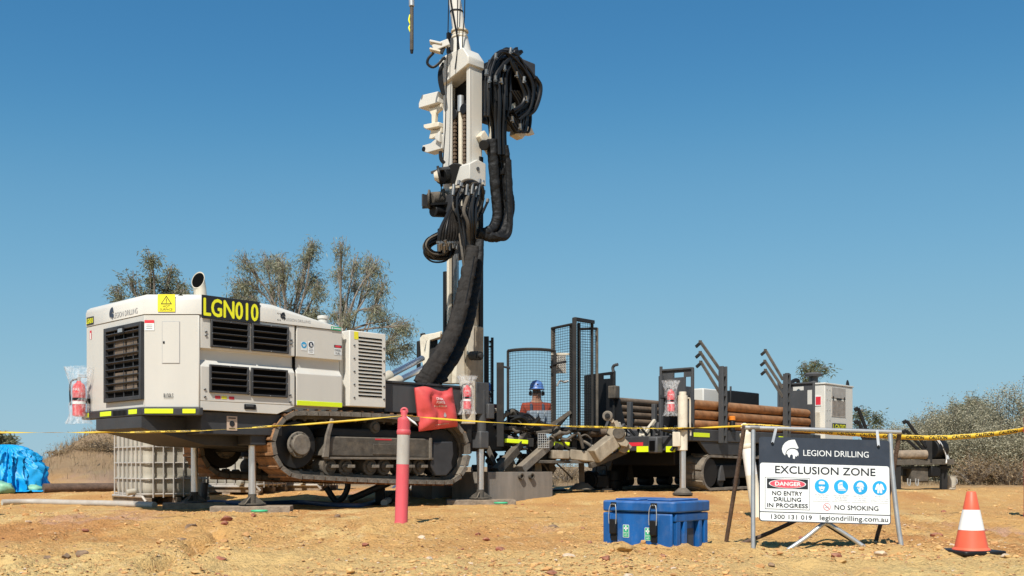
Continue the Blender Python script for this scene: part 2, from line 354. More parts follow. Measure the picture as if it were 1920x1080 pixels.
def np_mesh(name, co, faces, m, parent=None, smooth=True, tint=None, mis=None):
    me = bpy.data.meshes.new(name); k = faces.shape[1]
    me.vertices.add(len(co)); me.vertices.foreach_set('co', np.asarray(co, np.float32).ravel())
    me.loops.add(faces.size); me.loops.foreach_set('vertex_index', faces.astype(np.int32).ravel())
    me.polygons.add(len(faces)); me.polygons.foreach_set('loop_start', np.arange(0, faces.size, k, dtype=np.int32))
    try: me.polygons.foreach_set('loop_total', np.full(len(faces), k, np.int32))
    except Exception: pass
    for mn in ([m] if isinstance(m, str) else m): me.materials.append(MATS[mn])
    if mis is not None: me.polygons.foreach_set('material_index', mis.astype(np.int32))
    me.polygons.foreach_set('use_smooth', np.full(len(faces), smooth))
    if tint is not None:
        a = me.attributes.new('tint', 'FLOAT', 'FACE'); a.data.foreach_set('value', tint.astype(np.float32))
    me.update(calc_edges=True); me.validate()
    o = bpy.data.objects.new(name, me); COL.objects.link(o); o.parent = parent; return o
def ground_mat():
    m = bpy.data.materials.new('ground'); MATS['ground'] = m; m.use_nodes = True
    N = m.node_tree.nodes; L = m.node_tree.links; b = N['Principled BSDF']; b.inputs['Roughness'].default_value = .95; b.inputs['Specular IOR Level'].default_value = .15
    tc = N.new('ShaderNodeTexCoord')
    def noise(s, d=6, r=.6, sy=1.):
        mp = N.new('ShaderNodeMapping'); mp.inputs['Scale'].default_value = (1, sy, 1); L.new(tc.outputs['Object'], mp.inputs[0])
        n = N.new('ShaderNodeTexNoise'); n.inputs['Scale'].default_value = s; n.inputs['Detail'].default_value = d; n.inputs['Roughness'].default_value = r; L.new(mp.outputs[0], n.inputs['Vector']); return n.outputs[0]
    def rng(x, a, c, hi=1.):
        r = N.new('ShaderNodeMapRange'); r.inputs[1].default_value = a; r.inputs[2].default_value = c; r.inputs[4].default_value = hi; L.new(x, r.inputs[0]); return r.outputs[0]
    def mix(f, a, col):
        x = N.new('ShaderNodeMix'); x.data_type = 'RGBA'; L.new(f, x.inputs[0])
        if isinstance(a, tuple): x.inputs[6].default_value = (*a, 1)
        else: L.new(a, x.inputs[6])
        x.inputs[7].default_value = (*col, 1); return x.outputs[2]
    c = mix(rng(noise(1.1), .35, .65), (.62, .33, .115), (.70, .42, .155))
    c = mix(rng(noise(.55, 7, .65, .35), .50, .62, .85), c, (.55, .255, .09))      # orange-brown soil
    c = mix(rng(noise(.8, 7, .7, .35), .53, .63, .85), c, (.78, .55, .235))            # pale yellow clay
    c = mix(rng(noise(.5, 8, .7, .3), .57, .66, .75), c, (.58, .335, .24))
    c = mix(rng(noise(.75, 8, .72, .3), .64, .70, .7), c, (.40, .15, .075))        # rust-red streaks
    c = mix(rng(noise(.62, 8, .72, .25), .65, .71, .75), c, (.76, .62, .46))       # chalky scrapes         # pinkish clay
    spz = N.new('ShaderNodeSeparateXYZ'); L.new(tc.outputs['Object'], spz.inputs[0])    # a spread of pale yellow clay on the near part of the pad
    pz_ = N.new('ShaderNodeMath'); pz_.operation = 'MULTIPLY_ADD'; pz_.inputs[1].default_value = -5.0; L.new(noise(.7, 7, .65, .6), pz_.inputs[0]); L.new(spz.outputs[1], pz_.inputs[2])
    inv = N.new('ShaderNodeMapRange'); inv.inputs[1].default_value = 5.4; inv.inputs[2].default_value = 4.2; inv.inputs[4].default_value = .55; L.new(pz_.outputs[0], inv.inputs[0])
    c = mix(inv.outputs[0], c, (.80, .58, .25))
    c = mix(rng(noise(9, 8, .75), .56, .70, .7), c, (.76, .57, .34))                # light crumbs
    c = mix(rng(noise(14, 8, .75), .56, .70, .7), c, (.42, .21, .08))              # dark crumbs
    c = mix(rng(noise(38, 4, .7), .66, .74, .7), c, (.78, .68, .54))                # white grit
    # darker, greyer dirt and dead litter beyond the pad
    sp = N.new('ShaderNodeSeparateXYZ'); L.new(tc.outputs['Object'], sp.inputs[0])
    ad = N.new('ShaderNodeMath'); ad.operation = 'MULTIPLY_ADD'; ad.inputs[1].default_value = 6; L.new(noise(.5), ad.inputs[0]); L.new(sp.outputs[1], ad.inputs[2])
    c = mix(rng(ad.outputs[0], 22.5, 26, .8), c, (.24, .18, .12))
    L.new(c, b.inputs['Base Color'])
    bp = N.new('ShaderNodeBump'); bp.inputs['Strength'].default_value = 1.0; bp.inputs['Distance'].default_value = .045
    n1 = noise(34, 6, .65); L.new(n1, bp.inputs['Height']); L.new(bp.outputs[0], b.inputs['Normal'])
ground_mat()
tag(np_mesh('ground', co, quads, 'ground'), None, None, kind='structure')

# loose gravel and crumbs of clay: nobody could count them
ICO_V = np.array([(0, -.525, .85), (0, .525, .85), (0, -.525, -.85), (0, .525, -.85), (.85, 0, .525), (.85, 0, -.525), (-.85, 0, .525), (-.85, 0, -.525), (-.525, .85, 0), (.525, .85, 0), (-.525, -.85, 0), (.525, -.85, 0)])
ICO_F = []
for a in range(12):
    for b_ in range(a+1, 12):
        for c_ in range(b_+1, 12):
            p, q, r = ICO_V[a], ICO_V[b_], ICO_V[c_]
            if max(np.linalg.norm(p-q), np.linalg.norm(q-r), np.linalg.norm(p-r)) < 1.2:
                ICO_F.append((a, b_, c_) if np.dot(np.cross(q-p, r-p), p) > 0 else (a, c_, b_))
ICO_F = np.array(ICO_F)
rg = np.random.default_rng(5)
def stones(n, y0, y1, smin, smax, pw):
    y = np.exp(rg.uniform(math.log(y0), math.log(y1), n)); x = rg.uniform(-.56, .56, n)*y
    cl = vnoise(x*1.3, y*1.3, 21); keep = cl > rg.uniform(.1, .85, n); x, y = x[keep], y[keep]; n = len(x)
    s = smin+(smax-smin)*rg.random(n)**pw
    z = full_h(x, y)
    v = ICO_V[None]*(1+rg.uniform(-.35, .35, (n, 12, 1)))*s[:, None, None]*np.stack([rg.uniform(.8, 1.35, n), rg.uniform(.8, 1.35, n), rg.uniform(.5, .8, n)], -1)[:, None]
    a = rg.uniform(0, 6.28, n); ca, sa = np.cos(a)[:, None], np.sin(a)[:, None]
    vx = v[..., 0]*ca-v[..., 1]*sa+x[:, None]; vy = v[..., 0]*sa+v[..., 1]*ca+y[:, None]; vz = v[..., 2]+z[:, None]+s[:, None]*.12
    co = np.stack([vx, vy, vz], -1).reshape(-1, 3); f = (ICO_F[None]+12*np.arange(n)[:, None, None]).reshape(-1, 3)
    mi = np.repeat(rg.choice(5, n, p=[.46, .40, .05, .025, .065]), len(ICO_F))
    return co, f, mi
A = stones(6500, 5, 20, .006, .028, 3.0)
ICO_V = np.array([(1, 0, 0), (-1, 0, 0), (0, 1, 0), (0, -1, 0), (0, 0, 1), (0, 0, -1), (.6, .6, .55), (-.6, -.6, .55), (.6, -.6, .5), (-.6, .6, .5), (0, 0, -.9), (0, 0, .9)], float)
ICO_F = np.array([(0, 6, 4), (6, 2, 4), (2, 9, 4), (9, 1, 4), (1, 7, 4), (7, 3, 4), (3, 8, 4), (8, 0, 4), (0, 2, 6), (2, 1, 9), (1, 3, 7), (3, 0, 8)])
B = stones(42000, 5, 13, .0035, .012, 1.6)
co = np.concatenate([A[0], B[0]]); f = np.concatenate([A[1], B[1]+len(A[0])]); mi = np.concatenate([A[2], B[2]])
mat('crumb', (.64, .39, .155), .95, var=.25, scale=3); mat('crumb_brown', (.54, .285, .11), .95, var=.3, scale=3)
tag(np_mesh('gravel', co, f, ['crumb', 'crumb_brown', 'rock_red', 'rock_pale', 'rock_ochre'], smooth=False, mis=mi), None, None, kind='stuff')

def rock(px, py, size, m, label, flat=.62, group=None, zoff=0):
    Y = 7.
    for _ in range(12):                   # where the sight line meets the ground
        x = (px-960)/F*Y; Y = max(4.8, (EYE-float(full_h(np.float64(x), np.float64(Y))))*F/(py-HY))
    x = (px-960)/F*Y; s = size/F*Y/2
    bm = bmesh.new(); bmesh.ops.create_icosphere(bm, subdivisions=3, radius=1); sd = random.randint(0, 999)
    cuts = [(Vector((random.gauss(0, 1), random.gauss(0, 1), random.gauss(0, 1))).normalized(), random.uniform(.5, .85)) for _ in range(9)]
    for v in bm.verts:
        for nrm, d in cuts:
            e = v.co.dot(nrm)-d
            if e > 0: v.co -= nrm*e*.9
        k = 1+.22*(float(vnoise(np.float64(v.co.x*2.5+sd), np.float64(v.co.y*2.5+v.co.z*3), sd))-.5)
        v.co = Vector((v.co.x*s*k*1.15, v.co.y*s*k, v.co.z*s*k*flat))
    me = bpy.data.meshes.new('rock'); bm.to_mesh(me); bm.free(); me.materials.append(MATS[m])
    me.polygons.foreach_set('use_smooth', [True]*len(me.polygons)); me.set_sharp_from_angle(angle=math.radians(25))
    o = bpy.data.objects.new('rock', me); COL.objects.link(o); o.rotation_euler[2] = random.uniform(0, 6)
    o.location = (x, Y, float(full_h(np.float64(x), np.float64(Y)))+s*flat*.45+zoff); return tag(o, label, 'rock', group)
for a in [(1568, 1043, 22, 'rock_red', 'orange-red rock under the exclusion zone sign frame'), (1600, 1041, 10, 'rock_pale', 'small white stone beside the orange-red rock under the sign frame'),
          (1652, 1043, 27, 'rock_pale', 'pale pinkish rock at the right foot of the sign frame'), (1625, 1074, 44, 'rock_ochre', 'large yellow clay rock in front of the exclusion zone sign'),
          (1575, 1056, 24, 'rock_ochre', 'ochre clay lump between the sign frame and the large yellow rock'),
          (1134, 1050, 22, 'rock_red', 'dark red rock beside the yellow lump near the blue box'), (1168, 1043, 38, 'rock_ochre', 'yellow clay lump in front of the blue first aid box'),
          (1066, 1048, 26, 'rock_pale', 'chalky white stone between the red post and the blue box'), (937, 1036, 24, 'rock_red', 'red angular rock on open ground right of the red post'),
          (1039, 994, 22, 'rock_dark', 'charcoal grey clod behind the line of the blue box'), (943, 997, 12, 'rock_pale', 'small grey-white stone behind the red angular rock'),
          (913, 1016, 16, 'rock_red', 'brick-red stone just behind the red angular rock'), (896, 1008, 11, 'rock_red', 'small dull red stone between the red post and red angular rock'),
          (357, 992, 26, 'rock_dark', 'dark brown flat rock on the pinkish clay patch'), (341, 1011, 20, 'rock_dark', 'grey-brown rounded clod beside the cracked clay gully'),
          (424, 1000, 24, 'rock_red', 'reddish broken rock at the head of the clay gully'), (431, 989, 14, 'rock_pale', 'pale chip leaning on the reddish broken rock at the gully head'), (421, 983, 14, 'rock_red', 'small red stone on top end of the clay gully'),
          (476, 969, 14, 'rock_red', 'red stone in front of the rear jack timber pad'), (156, 1043, 30, 'rock_dark', 'biggest dark clod of the group left of the gully'), (124, 1046, 20, 'rock_dark', 'mid-sized dark clod next to the biggest dark clod'),
          (90, 1049, 16, 'rock_dark', 'smaller brown clod at the end of the dark clod group'), (53, 973, 12, 'rock_pale', 'light stone on the ground in front of the grey pipe'),
          (1447, 1062, 14, 'rock_dark', 'dark pebble-sized rock in front of the left sign leg'), (1756, 1000, 20, 'rock_red', 'rust-red stone left of the traffic cone'), (1840, 1006, 22, 'rock_red', 'rust-red stone behind the traffic cone'),
          (1885, 1052, 18, 'rock_pale', 'pale stone beside the traffic cone base'), (632, 968, 15, 'rock_dark', 'grey stone on the bare ground left of the red post'), (790, 1010, 14, 'rock_pale', 'whitish stone just in front of the red post'),
          (1300, 1062, 20, 'rock_ochre', 'tan clay lump in front of the right end of the blue box')]:
    rock(*a)
# ---------------------------------------------------------------- the drill rig
RIG = Frame(373, 12, 2870, .44)
rig = thing('drill_rig', 'large cream tracked drill rig with tall mast, raised on jacks, numbered LGN010', 'drill rig', RIG.o, RIG.ang)
EX, EY, EZ = Vector((1, 0, 0)), Vector((0, 1, 0)), Vector((0, 0, 1))
RX = -EY                                  # "right" when looking at the rear face
c45 = math.sqrt(.5); CHX = Vector((c45, -c45, 0)); CHN = Vector((-c45, -c45, 0))
# engine housing: core, side panels with a pressed groove, rear shell
plan = [(0, .44), (.44, 0.092), (2.46, .092), (2.46, 2.26), (.3, 2.26), (0, 2.0)]
shell = [(-.004, 2.0), (-.004, .44), (.437, -.002), (.452, -.002), (.452, .1), (.30, .3), (.30, 2.26), (.28, 2.264)]
hb = MB().prism(plan, 'xy', 1.28, 2.355); housing = hb.build('engine_housing', 'cream', rig)
MB().prism(shell, 'xy', 1.285, 2.352).build('rear_shell', 'cream', rig, bev=.035)
prof = [(0, 1.362), (0, 1.765), (.055, 1.835), (.055, 1.965), (0, 1.972), (0, 2.352), (.09, 2.352), (.09, 1.362)]
MB().prism(prof, 'yz', .463, 1.742).build('side_panel', 'cream', rig, bev=.006)
MB().prism(prof, 'yz', 1.772, 2.462).build('fuel_door', 'cream', rig, bev=.006)
MB().prism([(.463, 1.258), (1.49, 1.245), (1.742, 1.352), (1.742, 1.359), (.463, 1.359)], 'xz', .002, .09).build('side_skirt', 'cream', rig, bev=.006)
MB().box(1.745, 1.769, .03, .09, 1.36, 2.35).build('door_gap', 'void', rig)
# roof with rounded shoulders, sloping down towards the mast
rp = []
pl0 = [(-.012, 2.0), (-.012, .435), (.435, -.012), (1.45, -.012), (2.0, -.012), (2.47, -.012), (2.47, 2.27), (2.0, 2.27), (1.45, 2.27), (.3, 2.27)]
cx_, cy_ = 1.2, 1.13
def hf(x): return 1 if x < 1.4 else 1-.84*(x-1.4)/1.07
vs = []; fs = []; lay = [(0, 2.358), (0, 2.52), (.012, 2.565), (.045, 2.592), (.11, 2.605), (.5, 2.612)]
for ins, z in lay:
    for x, y_ in pl0:
        d = Vector((cx_-x, cy_-y_)); d.normalize(); X_ = x+d.x*ins*1.2; Y_ = y_+d.y*ins*1.2
        vs.append((X_, Y_, 2.358+(z-2.358)*hf(x)))
n = len(pl0)
for k in range(len(lay)-1):
    for i in range(n): fs.append((k*n+i, k*n+(i+1) % n, (k+1)*n+(i+1) % n, (k+1)*n+i))
fs += [tuple(range(n)), tuple((len(lay)-1)*n+i for i in range(n))]
roof = MB().add(vs, fs).build('roof', 'cream', rig, ang=50)
lift = MB().cyl((.30, .165, 2.545), (.345, .21, 2.545), .045, n=16).build('lifting_recess', 'void', roof)
for q in ((.50, 2.42), (.56, 2.42), (.50, 2.50), (.56, 2.50), (1.49, 2.40), (1.52, 2.40), (1.49, 2.48), (1.52, 2.48)):
    MB().cyl((q[0], -.010, q[1]), (q[0], -.016, q[1]), .007, n=8).build('bolt', 'grey_box', roof)
MB().cyl((2.28, .16, 2.40), (2.28, .16, 2.50), .062).cyl((2.28, .16, 2.50), (2.28, .16, 2.545), .074).build('filler_cap', 'cream', roof, bev=.008)
# exhaust stack with a slanted mouth
ex = RIG.P(376, 556, .55); b = MB(); NB = 24; cdir = Vector((-.72, -.69, 0)); ring1 = []
for (r_, m_) in ((.076, 0), (.070, 1)):
    vs = []
    for (zz_, sx_) in ((0, 0), (.08, -.006), (.20, -.025)):
        for k in range(NB):
            a = 2*math.pi*k/NB; o_ = Vector((r_*math.cos(a), r_*math.sin(a), 0)); p = ex+o_+cdir*(-sx_)*0+Vector((sx_*1.0, -sx_*.6, zz_))
            if zz_ > .15: p.z -= o_.dot(cdir)*1.5
            vs.append(p)
    b.add(vs, [(i*NB+k, i*NB+(k+1) % NB, (i+1)*NB+(k+1) % NB, (i+1)*NB+k) for i in range(2) for k in range(NB)]); ring1.append(vs[2*NB:])
b.add(ring1[0]+ring1[1], [(k, (k+1) % NB, NB+(k+1) % NB, NB+k) for k in range(NB)])
exo = b.build('exhaust_stack', 'cream_worn', rig, recalc=False); MB().add([p-EZ*.006 for p in ring1[1]], [tuple(range(NB))]).build('exhaust_mouth', 'void', exo)  # flat black cap: the dark of the pipe's inside is painted on

def vent(x0, x1, z0, z1, y, nsl, parent, name='side_vent'):
    fr = MB(); t = .022; d = .028
    fr.box(x0, x0+t, y-d, y+.004, z0, z1); fr.box(x1-t, x1, y-d, y+.004, z0, z1); fr.box(x0+t, x1-t, y-d, y+.004, z0, z0+t); fr.box(x0+t, x1-t, y-d, y+.004, z1-t, z1)
    o = fr.build(name, 'charcoal', parent, bev=.004)
    MB().box(x0+t, x1-t, y-.004, y+.003, z0+t, z1-t).build('backing', 'void', o)
    for k in range(nsl):
        z = z0+t+(z1-z0-2*t)*(k+1)/(nsl+1)
        MB().obox(((x0+x1)/2, y-.016, z), ((x1-x0)/2-t, 0, 0), (0, .010, -.007), (0, .0015, .003)).build('slat', 'charcoal', o)
    for (x, z) in ((x0+.011, (z0+z1)/2), (x1-.011, (z0+z1)/2), ((x0+x1)/2, z0+.011), ((x0+x1)/2, z1-.011)):
        MB().cyl((x, y-d-.005, z), (x, y-d+.002, z), .005, n=6).build('bolt', 'galv', o)
for (a, b_) in (((394, 599), (466, 657)), ((471, 606), (540, 664)), ((392, 683), (465, 740)), ((470, 689), (538, 746))):
    x0, z1 = RIG.S(*a); x1, z0 = RIG.S(*b_); vent(x0, x1, z0, z1, 0, 3, rig)
for px, py in ((386, 622), (386, 629), (384, 730), (384, 744), (546, 638), (546, 645), (466, 734), (466, 739), (544, 741), (544, 754)):
    x, z = RIG.S(px, py); MB().obox((x, -.006, z), (.012, 0, .006), (0, .006, 0), (-.003, 0, .006)).build('panel_latch', 'grey_box', rig)
# rear radiator grille
g = MB(); y0, y1, z0, z1, t, d = .445, 1.42, 1.375, 2.275, .05, .05
for (a, b_, c_, e) in ((y0, y0+t, z0, z1), (y1-t, y1, z0, z1), (y0+t, y1-t, z0, z0+t), (y0+t, y1-t, z1-t, z1)): g.box(-d, .002, a, b_, c_, e)
grl = g.build('radiator_grille', 'charcoal', rig, bev=.006)
MB().box(-.010, .0, y0+t, y1-t, z0+t, z1-t).build('backing', 'void', grl)
for a, b_ in ((.6, .86), (.9, 1.2)):
    for z in (1.5, 1.9): MB().box(-.018, -.011, a, b_, z, z+.22).build('radiator_core', 'radiator', grl)
for k in range(9):
    z = z0+t+(z1-z0-2*t)*(k+.9)/9.4
    MB().obox((-.034, (y0+y1)/2, z), (.013, 0, -.009), (0, (y1-y0)/2-t, 0), (.001, 0, .0035)).build('slat', 'charcoal', grl)
for k in (.25, .5, .75):
    yy = y0+(y1-y0)*k; MB().box(-.022, -.014, yy-.008, yy+.008, z0+t, z1-t).build('stay', 'charcoal', grl)
MB().box(-.058, -.045, .86, 1.03, 2.17, 2.255).build('latch_plate', 'black', grl, bev=.004); MB().box(-.064, -.055, .89, 1.0, 2.19, 2.235).build('latch', 'galv', grl)
# door in the chamfered rear corner, its latch and print
ch0 = Vector((0, .44, 0))+CHN*.006
def CH(s, z, k=0): return ch0+CHX*s+EZ*z+CHN*k
def chrect(s0, s1, z0, z1, k, name, m, parent=rig, bev=0, th=.006):
    b = MB(); b.obox((CH(s0, 0)+CH(s1, 0))/2+EZ*(z0+z1)/2+CHN*k, CHX*(s1-s0)/2, CHN*th/2, EZ*(z1-z0)/2); return b.build(name, m, parent, bev=bev)
dr = chrect(.20, .405, 1.79, 2.275, -.001, 'door_seam', 'grey_print'); chrect(.206, .399, 1.796, 2.269, .002, 'corner_door', 'cream', dr)
chrect(.212, .232, 2.02, 2.045, .008, 'latch', 'black', dr)
text('B150LS', 'black_print', rig, CH(.22, 1.40, .006), CHX, EZ, .11, .045); poly(rect(0, .11, 0, .004), 'black_print', rig, CH(.22, 1.39, .006), CHX, EZ)
# bumper with slots and reflectors, following the plan of the rear
def bump(off, z0, z1): return [(-off, 2.05), (-off, .44-off*.4), (.44-off*.4, -off), (.47, -off), (.47, .05), (.3, .3), (.06, .5), (.06, 2.05)], z0, z1
pb, za, zb = bump(.05, 1.187, 1.283); bumper = MB().prism(pb, 'xy', za, zb).build('bumper', 'charcoal', rig, bev=.012)
def rf(y0, y1, z0=1.21, z1=1.266): MB().box(-.056, -.049, y0, y1, z0, z1).build('reflector', 'hivis', bumper, bev=.003)
rf(1.20, 1.50); rf(.53, .74); rf(1.82, 1.92)
for k in range(11): MB().box(-.054, -.049, .80+k*.034, .814+k*.034, 1.205, 1.265).build('slot', 'void', bumper)
q0 = Vector((-.05, .42, 0)); q1 = Vector((.42, -.05, 0)); dq = (q1-q0).normalized(); L_ = (q1-q0).length; nq = Vector((-dq.y, dq.x, 0))*-1
nq = CHN
MB().obox(q0+dq*(L_*.30)+EZ*1.238+nq*.002, dq*.165, nq*.004, EZ*.028).build('reflector', 'hivis', bumper, bev=.004)
MB().obox(q0+dq*(L_*.82)+EZ*1.238+nq*.002, dq*.075, nq*.004, EZ*.026).build('reflector', 'hivis', bumper, bev=.004)
# hull under the engine
hull = MB().prism([(-.05, 1.183), (-.05, 1.05), (.06, 1.02), (.75, .86), (1.62, .84), (1.62, 1.25), (.5, 1.25), (.5, 1.183)], 'xz', .42, 1.62).build('hull', ['charcoal', 'belly'], rig)
for p in hull.data.polygons:
    if p.normal.z < -.5: p.material_index = 1
MB().box(.5, 1.6, .06, .42, .98, 1.244).build('side_frame', 'charcoal', rig, bev=.01)
MB().box(1.6, 5.3, .55, 1.75, .80, 1.36).build('chassis', 'darkframe', rig, bev=.02)
MB().box(1.75, 3.3, .12, .55, 1.30, 1.42).build('deck', 'darkframe', rig, bev=.01)
MB().box(3.16, 5.4, .5, 1.8, 1.36, 1.70).build('deck', 'darkframe', rig, bev=.01)
poly(rect(0, .14, 0, .17), 'tan_print', rig, (.83, .055, 1.03), EX, EZ, 'warning_plate'); poly([disc(.07, .08, .035), rect(.02, .12, .14, .155), rect(.03, .11, .02, .03)], 'black_print', rig, (.83, .051, 1.03), EX, EZ)
MB().box(1.03, 1.19, -.012, .01, 1.285, 1.35).build('door_lock', 'black', rig, bev=.012); MB().box(1.05, 1.15, -.017, -.01, 1.315, 1.342).build('lock_lever', 'grey_box', rig, bev=.003)
MB().box(1.774, 2.462, -.006, .012, 1.366, 1.425).build('reflector', 'hivis', rig, bev=.003)
# louvred cabinet behind the fuel door
cab = MB().box(2.56, 3.16, -.03, .50, 1.385, 2.375).build('louvre_cabinet', 'cream', rig, bev=.012)
MB().box(2.50, 2.558, .10, .45, 1.39, 2.34).build('cabinet_gap', 'cream', rig)
for k in range(17): MB().prism(rrect(2.70, 3.09, 1.52+k*.0475, 1.54+k*.0475, .0099, 3), 'xz', -.0345, -.029).build('louvre', 'void', cab)
for k in range(5):
    for x in (2.635, 3.125): MB().obox((x, -.034, 1.50+k*.17), (.011, 0, .006), (0, .005, 0), (-.004, 0, .007)).build('latch', 'grey_box', cab)
poly(rect(0, .07, 0, .10), 'sticker_yellow', rig, (2.63, -.033, 2.262), EX, EZ, 'warning_sticker')
# printed plates and stickers on the side
def SIDE(px, py, k=-.003): x, z = RIG.S(px, py); return Vector((x, k, z))
a0 = Vector((.475, -.016, 2.335)); pw = 1.02
MB().box(.465, 1.235, -.019, -.011, 2.318, 2.588).build('number_plate', 'black_print', rig, bev=.01)
text('LGN010', 'hivis_print', rig, (.492, -.021, 2.352), EX, EZ, .715, .20, bold=.006)
poly(helmet_shape(), 'black_print', rig, (1.525, -.0145, 2.40), EX, EZ, 'emblem', .075, .10)
text('LEGION DRILLING', 'grey_print', rig, (1.605, -.0145, 2.402), EX, EZ, .36, .034)
poly(rect(0, .09, 0, .11), 'white_print', rig, (1.83, -.003, 2.055), EX, EZ, 'sticker'); poly(disc(.045, .068, .04), 'blue_print', rig, (1.83, -.0045, 2.055), EX, EZ)
poly([disc(.045, .064, .018), rect(.02, .07, .066, .076)], 'white_print', rig, (1.83, -.006, 2.055), EX, EZ)
poly(rect(0, .095, 0, .16), 'white_print', rig, (1.935, -.003, 2.02), EX, EZ, 'sticker'); poly(disc(.047, .115, .038), 'navy_print', rig, (1.935, -.0045, 2.02), EX, EZ)
poly([rect(.035, .055, .10, .135), rect(.035, .07, .095, .108)], 'white_print', rig, (1.935, -.006, 2.02), EX, EZ)
for k, w in enumerate((.06, .07, .05)): poly(rect(.047-w/2, .047+w/2, .058-k*.019, .066-k*.019), 'grey_print', rig, (1.935, -.0045, 2.02), EX, EZ)
poly(rect(0, .12, 0, .13), 'white_print', rig, (2.335, -.003, 2.035), EX, EZ, 'sticker'); poly(rect(0, .12, .095, .13), 'black_print', rig, (2.335, -.0045, 2.035), EX, EZ); poly(disc(.06, .1125, .052, .014), 'red_print', rig, (2.335, -.006, 2.035), EX, EZ)
text('DIESEL', 'black_print', rig, (2.345, -.0045, 2.085), EX, EZ, .10, .026); text('FUEL', 'black_print', rig, (2.36, -.0045, 2.045), EX, EZ, .07, .026)
poly(rect(0, .16, 0, .045), 'green_print', rig, (2.28, -.0145, 2.352), EX, EZ, 'sticker'); poly([disc(.022, .022, .014), rect(.045, .15, .015, .03)], 'white_print', rig, (2.28, -.016, 2.352), EX, EZ)
for px, m_ in ((406, 'red_print'), (418, 'sticker_yellow'), (432, 'red_print')): x, z = RIG.S(px, 744); poly(rect(0, .07, -.035, 0), m_, rig, (x-.02, -.003, 1.43), EX, EZ, 'sticker')
# print on the rear
poly(rect(0, .20, 0, .2), 'sticker_yellow', rig, CH(.155, 2.385, .016), CHX, EZ, 'hot_surface_sticker')
tri = [(.1, .185), (.035, .085), (.165, .085)]; poly(tri, 'black_print', rig, CH(.155, 2.385, .0175), CHX, EZ); poly([(.1, .168), (.05, .094), (.15, .094)], 'sticker_yellow', rig, CH(.155, 2.385, .019), CHX, EZ); poly([rect(.096, .104, .116, .15), disc(.1, .105, .005)], 'black_print', rig, CH(.155, 2.385, .0205), CHX, EZ)
text('HOT', 'black_print', rig, CH(.215, 2.433, .0175), CHX, EZ, .08, .026); text('SURFACE', 'black_print', rig, CH(.185, 2.397, .0175), CHX, EZ, .14, .026)
poly(helmet_shape(), 'navy_print', rig, (-.0165, 1.33, 2.375), RX, EZ, 'emblem', .12, .15); text('LEGION DRILLING', 'grey_print', rig, (-.0165, 1.21, 2.385), RX, EZ, .62, .065)
MB().box(-.018, -.0115, 1.77, 1.97, 2.37, 2.47).build('number_plate', 'black_print', rig, bev=.004); text('LGN010', 'hivis_print', rig, (-.0195, 1.965, 2.388), RX, EZ, .185, .064, bold=.002)
poly(rect(0, .11, 0, .12), 'white_print', rig, CH(.0, 2.17, .002), CHX, EZ, 'sticker'); poly(rect(0, .11, .085, .12), 'red_print', rig, CH(.0, 2.17, .0035), CHX, EZ)
for k in range(3): poly(rect(.02, .09, .06-k*.02, .068-k*.02), 'grey_print', rig, CH(.0, 2.17, .0035), CHX, EZ)
poly(rect(0, .05, 0, .11), 'red_print', rig, (-.0065, 1.90, 2.19), RX, EZ, 'sticker'); poly(rect(.012, .038, 0, .08), 'white_print', rig, (-.008, 1.90, 2.19), RX, EZ)

# crawler tracks ------------------------------------------------------------
def belt(ca, ra, cb, rb, sag=0.):         # outline of a track round two wheels, as points with directions
    pts = []
    for k in range(25): a = math.radians(90+180*k/24); pts.append((ca[0]+ra*math.cos(a), ca[1]+ra*math.sin(a)))
    for k in range(1, 12):
        t = k/12; pts.append((ca[0]+(cb[0]-ca[0])*t, ca[1]-ra+(cb[1]-rb-ca[1]+ra)*t-sag*.5*math.sin(math.pi*t)))
    for k in range(25): a = math.radians(-90+180*k/24); pts.append((cb[0]+rb*math.cos(a), cb[1]+rb*math.sin(a)))
    for k in range(1, 12):
        t = k/12; pts.append((cb[0]+(ca[0]-cb[0])*t, cb[1]+rb+(ca[1]+ra-cb[1]-rb)*t+sag*math.sin(math.pi*t)))
    return pts
def walk(pts, n):
    P = [Vector(p) for p in pts]+[Vector(pts[0])]; L = [0]
    for a, b_ in zip(P, P[1:]): L.append(L[-1]+(b_-a).length)
    out = []
    for k in range(n):
        s_ = L[-1]*k/n; i = max(j for j in range(len(L)) if L[j] <= s_ and j < len(P)-1); f_ = (s_-L[i])/(L[i+1]-L[i]); p = P[i].lerp(P[i+1], f_); d = (P[i+1]-P[i]).normalized(); out.append((p, d))
    return out, L[-1]
shoe = MB(); hw = .225
shoe.m(0).box(-.078, .078, -hw, hw, -.014, .014); shoe.m(1).box(-.077, -.045, -hw+.012, hw-.012, .014, .046); shoe.m(1).box(.045, .06, -hw+.012, hw-.012, .012, .022)
shoe.m(0).box(-.077, .077, -hw-.005, -hw+.03, -.034, .026)
shoe.m(2)
for sx in (-.026, .02):
    for sy in (-.075, -.03, .03, .075): shoe.cyl((sx, sy, .0115), (sx, sy, .0135), .011, n=8)
SH = shoe.build('shoe', ['trackgrey', 'trackmud', 'void'], None, smooth=False); SHM = SH.data; bpy.data.objects.remove(SH)
SHM.polygons[5].material_index = 1
for p in SHM.polygons:
    if p.material_index == 0 and p.normal.z > .9: p.material_index = 1
